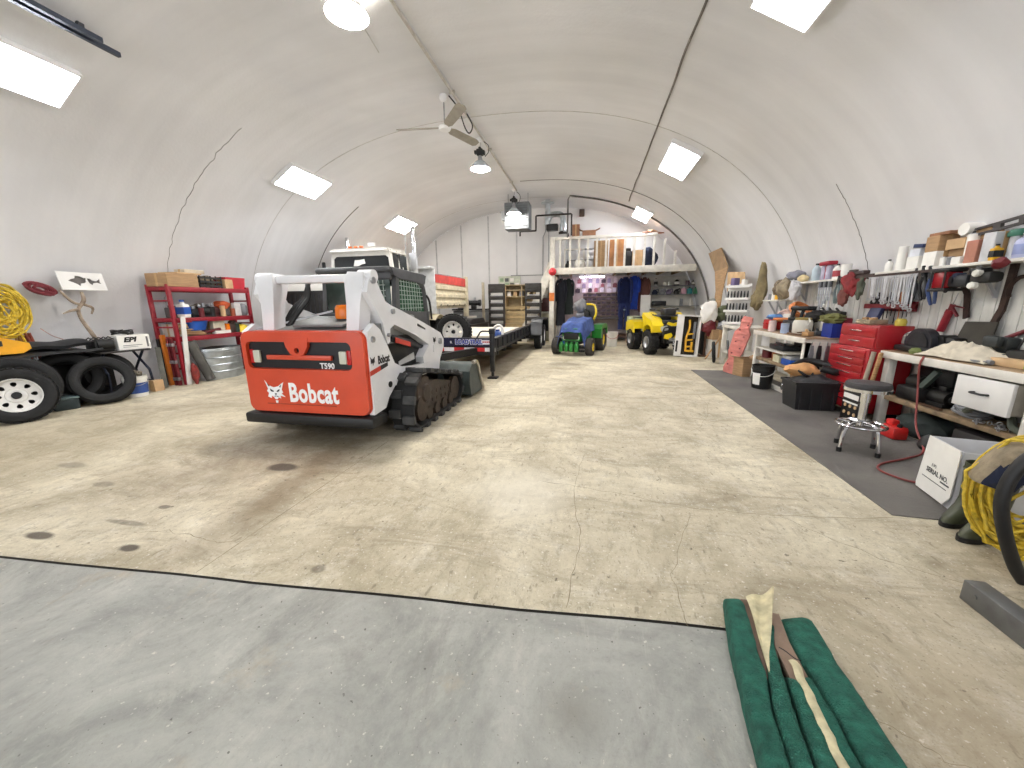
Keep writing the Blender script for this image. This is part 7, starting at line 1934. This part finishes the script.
# ropes
XW = -8.36
g = G(); P = []
RN.seed(8)
for k in range(22):
    R0 = RN.uniform(.05, .31); cy = RN.uniform(-.05, .05); cz = RN.uniform(-.05, .05); ph = RN.uniform(0, 6); tl = RN.uniform(-.3, .3)
    for i in range(14):
        a = 2 * PI * i / 14 + ph; P.append((RN.uniform(-.05, .05), cy + R0 * math.cos(a + tl * math.sin(a)) * .85, cz + R0 * 1.25 * math.sin(a)))
g.tube(P, .013, n=6, smooth=3); g.tube([(.03, .08, -.3), (.05, .12, -.5), (.05, .09, -.7), (.06, .02, -.86)], .012, n=6, smooth=4)
single('yellow_rope', g, ROPEY, 'tangled coil of yellow rope hanging on the left wall', 'rope', loc=(XW + .06, 3.88, 1.5))
g = G(); P = []
for k in range(10):
    R0 = RN.uniform(.03, .09)
    for i in range(12): a = 2 * PI * i / 12; P.append((RN.uniform(-.03, .03), R0 * 2.0 * math.cos(a), R0 * .9 * math.sin(a)))
g.tube(P, .014, n=6, smooth=2); single('maroon_rope', g, mat('rope_maroon', (128, 50, 58), .8, bump=.2), 'coil of maroon rope hanging right of the yellow rope on the wall', 'rope', loc=(XW + .05, 4.34, 1.8), rot=(rad(-22), 0, 0))
for k, (y, m, l) in enumerate(((3.98, mat('cord_brown', (150, 110, 60), .8), 'brown cord bundle hanging below the yellow rope'), (4.08, mat('cord_rust', (150, 74, 56), .8), 'rust red cord bundle hanging lowest beside the brown cord'))):
    g = G(); P = []
    for j in range(7):
        for s_ in (0, 1): P += [(RN.uniform(-.02, .02), RN.uniform(-.05, .05), -.02 if s_ == 0 else -.36 - RN.uniform(0, .06))]
    g.tube(P, .012, n=6, smooth=4); single('cord_bundle', g, m, l, 'cord', loc=(XW + .06, y, 1.26 - .1 * k))
g = G(); g.tube([(0, 0, 0), (.02, .1, -.12), (.03, .22, -.2), (.03, .28, -.3), (.02, .24, -.36)], .006, smooth=5); single('thin_wire', g, mat('wire_pink', (186, 150, 140), .6), 'thin wire curling on the wall right of the cord bundles', 'wire', loc=(XW + .05, 4.22, 1.2))
# fish plate on a driftwood stick
t = thing('fish_plate', 'white metal plate with a fish cut out of it, standing above the black sheet', 'metal plate', (-8.2, 4.80, 1.93), rot=(0, rad(-12), 0))
fish1 = [(-.16, .0), (-.12, .03), (-.07, .045), (-.055, .085), (.0, .08), (.05, .05), (.075, .06), (.06, -.01), (.03, -.03), (-.01, -.035), (-.03, -.08), (-.06, -.05), (-.11, -.02)]
fish2 = [(.085, .05), (.12, .05), (.15, .02), (.2, .01), (.25, .05), (.24, .0), (.255, -.035), (.2, -.015), (.15, -.025), (.13, -.06), (.1, -.03), (.09, .0)]
g = G(); g.prism([(-.29, -.145), (.29, -.145), (.29, .145), (-.29, .145)], .012, ax='YZ', holes=[[(a - .02, b) for a, b in fish1], [(a - .02, b) for a, b in fish2]]); part('plate', g, WHITE, t)
g = G(); g.prism([(-.2, -.1), (.25, -.1), (.25, .1), (-.2, .1)], .006, ax='YZ', off=-.02); part('backing', g, mat('backing_grey', (104, 98, 94), .7), t)
t = thing('driftwood_stand', 'driftwood stick with a forked top holding up the fish plate', 'stick', (-8.25, 4.77, .86))
g = G(); g.tube([(.04, .06, 0), (.0, .02, .2), (-.02, -.06, .45), (.0, -.08, .62), (.02, .0, .76), (.02, .0, .9)], [.03, .03, .026, .024, .03, .02], n=8, smooth=5)
g.tube([(.0, -.08, .62), (.04, -.2, .6), (.04, -.3, .56)], [.026, .02, .01], n=7, smooth=4); g.tube([(.01, -.06, .7), (.05, -.16, .74), (.04, -.24, .86), (.02, -.26, .92)], [.022, .02, .02, .016], n=7, smooth=4); g.tube([(.0, .0, .7), (.04, .08, .64), (.02, .06, .54)], [.022, .02, .012], n=7, smooth=4)
part('stick', g, mat('driftwood', (176, 160, 142), .85, c2=(120, 104, 88), sc=10, bump=.3), t)
# folding table with battery box
t = thing('folding_table', 'dark folding table holding a white carton beside the red rack', 'table', (-8.05, 4.96, 0), rad(-8))
g = G(); g.box((0, 0, .765), (.5, .68, .03), bev=.01); part('table_top', g, mat('table_dark', (54, 50, 48), .6), t)
for s in (-1, 1):
    g = G(); g.tube([(-.22, s * .3, .0), (-.2, s * .28, .4), (.16, s * .26, .75)], .02); g.tube([(.22, s * .3, .0), (.2, s * .28, .4), (-.16, s * .26, .75)], .02); g.tube([(.21, s * .29, .2), (-.21, s * .29, .2)], .014); part('leg_frame', g, mat('leg_blue_black', (38, 44, 62), .4, .3), t)
carton('battery_carton', 'white carton lettered EPI on the folding table', (-7.96, 5.1, .782), (.3, .44, .25), rad(-10), m=PAPER, tape=False)
tb = [o for o in COL.objects if o.name.startswith('battery_carton')][-1]
text('EPI', .11, BLACK, tb, (.152, -.06, .17), (PI / 2, 0, PI / 2), 'printed_name', .006, .001, 1.15, shear=.25)
g = G(); g.b2((.15, .165, .03), (.153, .19, .21)); g.b2((.15, -.16, .07), (.153, .1, .08)); g.b2((.15, -.16, .045), (.153, .04, .052)); part('printed_line', g, mat('print_grey', (120, 120, 122), .7), tb)
t = thing('black_machine', 'black wire cage machine on the folding table left of the white carton', 'machine', (-8.02, 4.72, .782), rad(-8))
g = G(); g.box((0, 0, .1), (.3, .26, .18), bev=.03); g.cyl((.1, -.1, .12), (.1, .1, .12), .09, n=16)
for k in range(5): g.tube([(-.14, -.12 + k * .06, .19), (.0, -.12 + k * .06, .24), (.14, -.12 + k * .06, .2)], .008)
part('body', g, BLACK, t)
coilthing('black_cable', 'coil of black cable lying on top of the white carton', 'cable', (-7.98, 5.02, 1.035), .13, .014, BLACK, 4)
bucket('white pail with a blue label on the floor below the folding table', (-7.62, 4.83, 0), .16, .36, PAPER, STEEL, band=mat('label_blue', (52, 84, 156), .5), rz=rad(60))
g = G()
for k in range(8): g.box((.08 * math.cos(k * 2.4), .08 * math.sin(k * 2.4), .03 + .02 * (k % 3)), (.09, .05, .04), (k, k * .7, k * 2), bev=.01)
single('scrap_metal', g, mat('scrap', (150, 140, 124), .5, .4, var=.4, sc=30), 'heap of small metal scraps filling the white pail', 'scrap', loc=(-7.62, 4.83, .355))
carton('floor_carton', 'small tan carton on the floor right of the white pail', (-7.74, 5.22, 0), (.12, .16, .2), m=CARD2)
g = G(); g.bar((0, 0, .03), (-.25, .18, .75), .08, .05); single('grey_plank', g, mat('plank_greygreen', (96, 96, 88), .8), 'grey plank leaning under the folding table', 'plank', loc=(-7.75, 5.36, 0))
# red rack
t = thing('red_rack', 'red steel shelving rack full of cartons and gear against the left wall', 'shelving', (-7.98, 6.58, 0))
W2, L2 = .235, .84
for sx in (-1, 1):
    for sy_ in (-1, 1):
        g = G(); g.b2((sx * W2 - .03, sy_ * L2 - .03, 0), (sx * W2 + .03, sy_ * L2 + .03, 1.92), .004)
        for k in range(13): g.b2((sx * W2 - .008, sy_ * L2 - .033, .12 + k * .13), (sx * W2 + .008, sy_ * L2 + .033, .15 + k * .13))
        part('upright', g, RACKRED, t)
for z in (.93, 1.29, 1.88):
    g = G()
    for sx in (-1, 1): g.b2((sx * W2 - .02, -L2, z - .09), (sx * W2 + .03, L2, z), .006)
    for sy_ in (-1, 1): g.b2((-W2, sy_ * L2 - .02, z - .07), (W2, sy_ * L2 + .02, z), .004)
    part('beam', g, RACKRED, t)
    g = G(); g.b2((-W2 + .02, -L2 + .02, z - .02), (W2 - .02, L2 - .02, z - .003)); part('shelf_board', g, mat('rack_board', (146, 120, 96), .8), t)
for z in (.3, .6, .78, 1.1, 1.6):
    for sy_ in (-1, 1):
        g = G(); g.b2((-W2, sy_ * L2 - .012, z), (W2, sy_ * L2 + .012, z + .03)); part('brace', g, RACKRED, t)
Z4, Z3, Z2 = 1.882, 1.292, .932
X0 = -7.96
carton('long_carton', 'long brown carton at the near end of the rack top', (X0, 6.02, Z4), (.46, .62, .24), rad(4), m=CARD)
g = G(); g.box((0, 0, .015), (.42, .5, .03), bev=.005); single('flat_board', g, CARD2, 'pale flat board lying over the long brown carton', 'board', loc=(X0 - .02, 6.2, Z4 + .245), rot=(0, 0, rad(5)))
carton('top_carton', 'low white and tan carton topmost on the rack', (X0 - .06, 6.42, Z4 + .28), (.26, .4, .07), m=mat('carton_cream', (214, 200, 176), .8))
t = thing('milk_crate', 'dark crate of cables in the middle of the rack top', 'crate', (X0, 6.64, Z4))
g = G()
for sx in (-1, 1):
    for q in range(3): g.b2((sx * .17 - .006, -.24, .02 + q * .08), (sx * .17 + .006, .24, .06 + q * .08))
    for q in range(3): g.b2((-.17, sx * .24 - .006, .02 + q * .08), (.17, sx * .24 + .006, .06 + q * .08))
    for q in range(5): g.b2((sx * .17 - .008, -.24 + q * .115, 0), (sx * .17 + .008, -.22 + q * .115, .24))
g.b2((-.17, -.24, 0), (.17, .24, .01)); part('crate_body', g, BLACK, t)
hung_blob('tan_cables', 'tangle of tan and grey cables inside the dark crate', 'cables', (X0, 6.66, Z4 + .13), (.13, .19, .12), mat('tangle_tan', (150, 132, 100), .8, c2=(60, 56, 52), sc=12), 21, .3)
carton('tan_box', 'tan box in front of the red bin on the rack top', (X0 + .1, 7.02, Z4), (.2, .18, .19), m=CARD2)
t = thing('red_bin', 'red plastic bin at the far end of the rack top', 'bin', (X0, 7.2, Z4))
g = G(); g.prism([(-.2, 0), (.2, 0), (.24, .24), (.22, .24), (.185, .012), (-.185, .012), (-.22, .24), (-.24, .24)], .36, ax='YZ'); g.prism([(-.2, 0), (.2, 0), (.24, .24), (-.24, .24)], .012, ax='YZ', off=.18); g.prism([(-.2, 0), (.2, 0), (.24, .24), (-.24, .24)], .012, ax='YZ', off=-.18); g.b2((-.2, -.25, .23), (.2, .25, .245)) if False else None
part('bin_body', g, mat('bin_red', (190, 24, 44), .4), t)
# shelf 2
bottle('white and blue jug at the near end of the upper rack shelf', (X0 + .14, 6.0, Z3), .1, .34, PAPER, ROYAL, sq=True, band=ROYAL)
for k, (y, l, m, s_) in enumerate(((6.24, 'dark grey motor beside the white jug on the upper rack shelf', DARK, .9), (6.46, 'black pump second from the white jug on the upper rack shelf', BLACK, 1.1), (6.66, 'maroon brown machine in the middle of the upper rack shelf', mat('mach_maroon', (84, 42, 44), .6), 1.15))):
    t = thing('machine_part', l, 'machine', (X0 + .05, y, Z3), k)
    g = G(); g.cyl((-.1 * s_, 0, .1 * s_), (.1 * s_, 0, .1 * s_), .09 * s_, n=16); g.box((0, 0, .02), (.2 * s_, .16 * s_, .04)); part('body', g, m, t)
    g = G(); g.cyl((.02, 0, .18 * s_), (.02, 0, .25 * s_), .035, n=10); g.box((-.05, .03, .2 * s_), (.06, .08, .06), bev=.01); part('fitting', g, STEEL, t)
g = G(); g.blob((0, 0, .08), (.14, .14, .1), .2, 3, 3, flat=-.08); single('orange_rag', g, mat('rag_orange', (190, 84, 44), .9, bump=.2), 'orange rag on a machine at the far half of the upper rack shelf', 'rag', loc=(X0 + .06, 6.88, Z3 + .15))
g = G(); g.box((0, 0, .08), (.2, .22, .15), bev=.02); g.cyl((.1, 0, .09), (.12, 0, .09), .05, n=14); single('dark_compressor', g, mat('comp_grey', (92, 88, 86), .5), 'grey machine under the orange rag on the upper rack shelf', 'machine', loc=(X0 + .06, 6.88, Z3))
carton('white_box', 'white box with a rounded look at the far end of the upper rack shelf', (X0 + .1, 7.13, Z3), (.2, .16, .28), m=mat('box_white_grey', (220, 216, 214), .6))
g = G(); g.lathe([(0, 0), (.08, 0), (.1, .05), (.1, .2), (.06, .26), (0, .27)], 16); single('grey_flask', g, GREY, 'grey drum at the very far end of the upper rack shelf', 'drum', loc=(X0 + .1, 7.33, Z3))
g = G(); g.box((0, 0, .1), (.2, .24, .2), bev=.02); g.bar((-.05, -.08, .22), (.05, .08, .22), .04, .04); single('dark_case', g, mat('case_grey', (86, 84, 82), .6), 'dark grey case seen through the near end of the upper rack shelf', 'case', loc=(X0 - .1, 6.02, Z3))
# shelf 3
t = thing('blue_tub', 'blue plastic tub on the lower rack shelf', 'tub', (X0 + .12, 6.2, Z2 + .1))
g = G(); g.lathe([(0, 0), (.12, 0), (.17, .18), (.185, .19), (.165, .185), (.115, .015), (0, .015)], 26, sy=1.3); part('tub_body', g, ROYAL, t)
for k in range(6):
    g = G(); g.bar((-.12 + .03 * (k % 3), -.16 - .02 * k, .02 + .022 * k), (.1, .2 - .03 * k, .02 + .022 * k), .09, .02); single('wood_offcut', g, [WOOD, CARD2][k % 2], ['lowest tan offcut in the pile on the lower rack shelf', 'second tan offcut from the bottom of the pile on the lower rack shelf', 'third tan offcut from the bottom of the pile on the lower rack shelf', 'third tan offcut from the top of the pile on the lower rack shelf', 'second tan offcut from the top of the pile on the lower rack shelf', 'topmost tan offcut of the pile on the lower rack shelf'][k], 'offcut', 'wood offcuts on the lower rack shelf', (X0 + .1, 6.12, Z2))
g = G(); g.bar((-.05, -.15, .04), (.08, .16, .1), .1, .06, bev=.01); single('maroon_clamp', g, MAROON, 'maroon tool lying right of the blue tub on the lower rack shelf', 'tool', loc=(X0 + .12, 6.48, Z2))
carton('canister_box', 'white box with a yellowed side in the middle of the lower rack shelf', (X0 + .04, 6.66, Z2 + .07), (.24, .26, .22), m=mat('box_ivory', (224, 216, 196), .6))
carton('flat_white_box', 'flat white box below the yellowed box on the lower rack shelf', (X0 + .1, 6.68, Z2), (.26, .34, .065), m=PAPER)
g = G(); g.box((0, 0, .1), (.3, .2, .2), bev=.03); g.cyl((.1, -.05, .2), (.1, .05, .26), .05, n=12); single('brown_machine', g, mat('mach_brown', (70, 52, 46), .6), 'dark brown machine beside the yellow helmet on the lower rack shelf', 'machine', loc=(X0 + .04, 6.98, Z2))
t = thing('yellow_helmet', 'yellow hard hat at the far end of the lower rack shelf', 'helmet', (X0 + .12, 7.22, Z2))
g = G(); g.lathe([(.14, .0), (.135, .03), (.125, .09), (.09, .14), (.04, .165), (0, .17)], 24, sy=1.15); g.lathe([(.13, .0), (.17, .0), (.165, .012), (.13, .02)], 24, sy=1.1); part('hat_shell', g, YELLOW, t)
g = G(); g.box((0, 0, .1), (.2, .22, .2), bev=.02); single('black_box', g, BLACK, 'black box at the back of the lower rack shelf behind the helmet', 'box', loc=(X0 - .1, 7.25, Z2))
carton('white_panel_box', 'white ribbed box standing at the near end of the lower rack shelf', (X0 - .1, 5.9, Z2), (.3, .14, .24), m=OFFW)
RN.seed(17)
CL = [('dark red tin tucked between machines on the upper rack shelf', 6.34, Z3, .15, MAROON), ('small black can at the front edge of the upper rack shelf', 6.56, Z3, .17, BLACK), ('pale tan can at the front of the upper rack shelf, far half', 6.8, Z3, .16, CARD2), ('rust coloured can beside the white rounded box on the upper rack shelf', 7.02, Z3, .17, mat('can_rust', (150, 74, 44), .5)), ('orange can on the lower rack shelf beside the dark brown machine', 6.84, Z2, .16, AMBER), ('dark green can on the lower rack shelf left of the yellow hat', 7.06, Z2, .17, mat('can_dkgreen', (40, 60, 46), .5))]
for l, y, z, x, m in CL: can(l, (X0 + x, y, z), .05, RN.uniform(.14, .22), m)
hung_blob('grey_rag', 'grey rag heaped at the back of the upper rack shelf', 'rag', (X0 - .08, 6.5, Z3 + .14), (.12, .22, .13), mat('rag_dirty', (120, 110, 100), .9, var=.3, bump=.3), 41, .3)
hung_blob('brown_bag', 'brown bag at the back of the lower rack shelf behind the blue tub', 'bag', (X0 - .1, 6.36, Z2 + .13), (.1, .2, .13), mat('bag_choc', (84, 60, 46), .9, var=.3, bump=.3), 43, .3)
hung_blob('dark_bundle', 'dark bundle at the back of the upper rack shelf, far end', 'bundle', (X0 - .1, 7.1, Z3 + .12), (.1, .24, .12), mat('bundle_dark', (56, 46, 44), .9, var=.3), 45, .3)
carton('small_tan_carton', 'small tan carton lying on the pile of offcuts on the lower rack shelf', (X0 + .08, 6.02, Z2 + .16), (.14, .16, .08), .4, m=CARD2)
# below the rack
t = thing('stock_tank', 'round galvanised stock tank on the floor under the red rack', 'tank', (-7.86, 6.55, 0))
g = G(); pr = [(0, .0), (.40, 0)]
for k in range(4): z = .03 + k * .145; pr += [(.40, z), (.405, z + .02), (.40, z + .12), (.415, z + .132)]
pr += [(.40, .62), (.415, .635), (.41, .645), (.39, .63), (.385, .02), (0, .02)]
g.lathe(pr, 44, sx=.82, sy=1.2); part('tank_body', g, GALV, t)
g = G(); g.tube([(0, -.06, 0), (.0, .06, 0)], .012); part('handle', g, STEEL, t, None, (.33, .0, .55))
g = G(); g.blob((0, 0, 0), (.2, .3, .1), .3, 5, 3); single('dark_heap', g, mat('heap_dark', (48, 46, 46), .8), 'dark bundle heaped inside the stock tank', 'bundle', loc=(-7.88, 6.55, .56))
g = G(); g.cyl((0, 0, .0), (-.1, -.2, .8), .085, n=18); g.cyl((0, 0, -.0), (-.1, -.2, .802), .05, n=12); single('grey_roll', g, mat('roll_darkgrey', (84, 82, 78), .8, bump=.2), 'dark grey roll leaning on the near side of the stock tank', 'roll', loc=(-7.62, 6.13, .03))
g = G(); g.b2((-.012, -.04, 0), (.012, .04, 1.32)); single('white_board', g, WHITE, 'narrow white board leaning on the front near post of the rack', 'board', loc=(-7.68, 5.74, 0), rot=(rad(-5), 0, 0))
g = G(); g.blob((0, 0, .2), (.06, .06, .22), .2, 5, 3, flat=-.2); single('cloth_bag', g, mat('bag_redplaid', (150, 52, 46), .9, c2=(90, 40, 36), sc=18), 'small red bag on the floor between the white board and the grey roll', 'bag', loc=(-7.6, 5.82, 0))
bucket('white pail on the floor at the far end of the rack by the loader', (-7.7, 7.38, 0), .14, .36, PAPER, STEEL)
g = G(); g.b2((-.025, -.035, 0), (.025, .035, .98)); 
for z in (.1, .5, .86): g.cyl((.02, 0, z), (.03, 0, z), .022, n=12)
single('orange_level', g, mat('level_orange', (226, 128, 40), .45), 'orange spirit level standing upright against the near end of the rack', 'level', loc=(-8.0, 5.66, 0), rot=(0, 0, 0))
for k, y in enumerate((-7.88, -7.8)):
    t = thing('red_jack', ['dark red jack stand bar second from the orange level', 'dark red steel bar at the front corner of the rack end'][k], 'bar', (y, 5.66, 0))
    g = G(); g.b2((-.02, -.025, 0), (.02, .025, .92)); part('bar', g, MAROON, t)
    for q in range(3):
        g = G(); g.b2((-.03, -.035, .1 + q * .33), (.03, .035, .16 + q * .33), .006); part('collar', g, STEEL, t)
g = G(); g.b2((-.03, -.02, 0), (.03, .02, .9)); single('dark_bar', g, BLACK, 'black steel bar standing left of the orange level at the rack end', 'bar', loc=(-8.12, 5.66, 0))
# ---------- green carpeted boards in the foreground ----------
CARPET = mat('green_carpet', (46, 122, 102), .95, c2=(26, 84, 70), sc=22, bump=1.0, bsc=170)
BACKING = mat('carpet_backing', (216, 206, 168), .9, var=.18, sc=20, bump=.3)
BWOOD = mat('weathered_board', (146, 124, 106), .85, c2=(108, 88, 76), sc=7, bump=.3)
def strip(g, Lp, Rp, h=.09, z0=.004, ext=.42, n=46, seed=0, nz=.004, taper_top=0):
    def samp(P, y):
        for a, b in zip(P, P[1:]):
            if (a[1] >= y >= b[1]): f = (a[1] - y) / max(1e-6, a[1] - b[1]); return a[0] + (b[0] - a[0]) * f
        if y > P[0][1]: return P[0][0]
        a, b = P[max(0, len(P) - 3)], P[-1]; s = (b[0] - a[0]) / (b[1] - a[1]); return b[0] + s * (y - b[1])
    yt0 = Lp[0][1]; yt1 = Rp[0][1]
    prof = [(0, 0), (0, .35), (.0, .72), (.05, .9), (.16, .99), (.35, 1.02), (.5, 1.02), (.65, 1.02), (.84, .99), (.95, .9), (1, .72), (1, .35), (1, 0)]
    vs = []; m = len(prof)
    for i in range(n + 1):
        f = i / n
        for (u, w) in prof:
            ytop = yt0 + (yt1 - yt0) * u
            y = ytop + (ext - ytop) * f
            x = samp(Lp, y) * (1 - u) + samp(Rp, y) * u
            e = (1 - .5 * max(0, 1 - f * 14) ** 2)
            k = noise.noise(V((x * 30, y * 30, seed))) * nz + noise.noise(V((x * 8, y * 8, seed + 5))) * nz * 1.2
            vs.append((x + k * .5, y, max(z0, z0 + h * w * e + (k if w > .5 else 0))))
    fs = [[i * m + j, i * m + j + 1, i * m + m + j + 1, i * m + m + j] for i in range(n) for j in range(m - 1)]
    fs += [[i * m + m - 1, i * m, i * m + m, i * m + 2 * m - 1] for i in range(n)]
    fs += [list(range(m)), [n * m + j for j in range(m)][::-1]]
    g.add(vs, fs)
def wedge(g, P, z0, z1):
    m = len(P); vs = [(x, y, z0) for x, y in P] + [(x, y, z1 if not isinstance(z1, (list, tuple)) else z1[i]) for i, (x, y) in enumerate(P)]
    g.add(vs, [list(range(m)), [m + i for i in range(m)]] + [[i, (i + 1) % m, (i + 1) % m + m, i + m] for i in range(m)])
t = thing('carpeted_board', 'leftmost green carpeted board with torn carpet showing its cream backing', 'board', (.002, .045, 0))
g = G(); strip(g, [(.696, 1.713), (.638, 1.453), (.618, 1.294), (.593, 1.124), (.582, 1.009)], [(.773, 1.728), (.758, 1.56), (.722, 1.383), (.715, 1.295), (.680, 1.171), (.666, 1.076), (.659, 1.024)], seed=1); part('carpet', g, CARPET, t)
g = G(); strip(g, [(.817, 1.534), (.764, 1.423), (.719, 1.295), (.684, 1.171), (.670, 1.076), (.663, 1.024)], [(.868, 1.60), (.80, 1.429), (.783, 1.327), (.755, 1.186), (.740, 1.097), (.734, 1.039)], seed=2, h=.088); part('carpet', g, CARPET, t)
g = G(); wedge(g, [(.765, 1.70), (.90, 1.71), (.80, 1.40), (.757, 1.3), (.715, 1.29)], .006, .07); part('board_core', g, BWOOD, t)
g = G(); g.sheet(lambda u, v: ((.79 - .065 * v) + u * (.115 * (1 - v) + .012), 1.70 - .40 * v + .03 * u, .082 + .05 * (1 - v) * u ** 2 + .012 * math.sin(u * 7 + v * 5) * (1 - v)), 10, 18, .006); part('torn_backing', g, BACKING, t, 'cream torn carpet backing')
t = thing('split_carpet_board', 'middle carpeted board with bare weathered wood and a split seam', 'board', (.002, .045, 0))
g = G(); wedge(g, [(.872, 1.633), (.902, 1.627), (.875, 1.476), (.868, 1.333), (.86, 1.06), (.86, .42), (.765, .42), (.765, 1.06), (.80, 1.317), (.806, 1.441)], .006, .076); part('board_core', g, BWOOD, t)
g = G(); strip(g, [(.79, 1.328), (.771, 1.204), (.742, 1.04)], [(.822, 1.331), (.82, 1.247), (.812, 1.14), (.804, 1.054)], seed=3, h=.085); part('carpet', g, CARPET, t)
g = G(); strip(g, [(.852, 1.34), (.838, 1.258), (.828, 1.141), (.822, 1.057)], [(.880, 1.346), (.876, 1.258), (.880, 1.167), (.872, 1.067)], seed=4, h=.085); part('carpet', g, CARPET, t)
g = G(); P = [(.838, 1.37), (.83, 1.25), (.82, 1.14), (.813, 1.05), (.80, .8), (.79, .45)]
g.sheet(lambda u, v: (lerp_list([p[0] for p in P], v) - .013 + .026 * u + .003 * math.sin(v * 40), lerp_list([p[1] for p in P], v), .083 + .006 * math.sin(u * PI) + .003 * math.sin(v * 31)), 4, 40, .006); part('seam_backing', g, BACKING, t, 'beige backing in the seam')
g = G(); g.tube([(.815, 1.43, .085), (.83, 1.41, .09), (.85, 1.385, .088), (.872, 1.38, .085)], .002, n=5, smooth=4); part('loose_thread', g, BLACK, t)
t = thing('green_board', 'rightmost and widest green carpeted board, intact, with a folded end', 'board', (.002, .045, 0))
g = G(); strip(g, [(.904, 1.627), (.882, 1.455), (.888, 1.338), (.889, 1.212), (.882, 1.067)], [(1.035, 1.665), (1.028, 1.563), (1.012, 1.381), (1.014, 1.237), (1.009, 1.093)], seed=6, h=.09); part('carpet', g, CARPET, t)
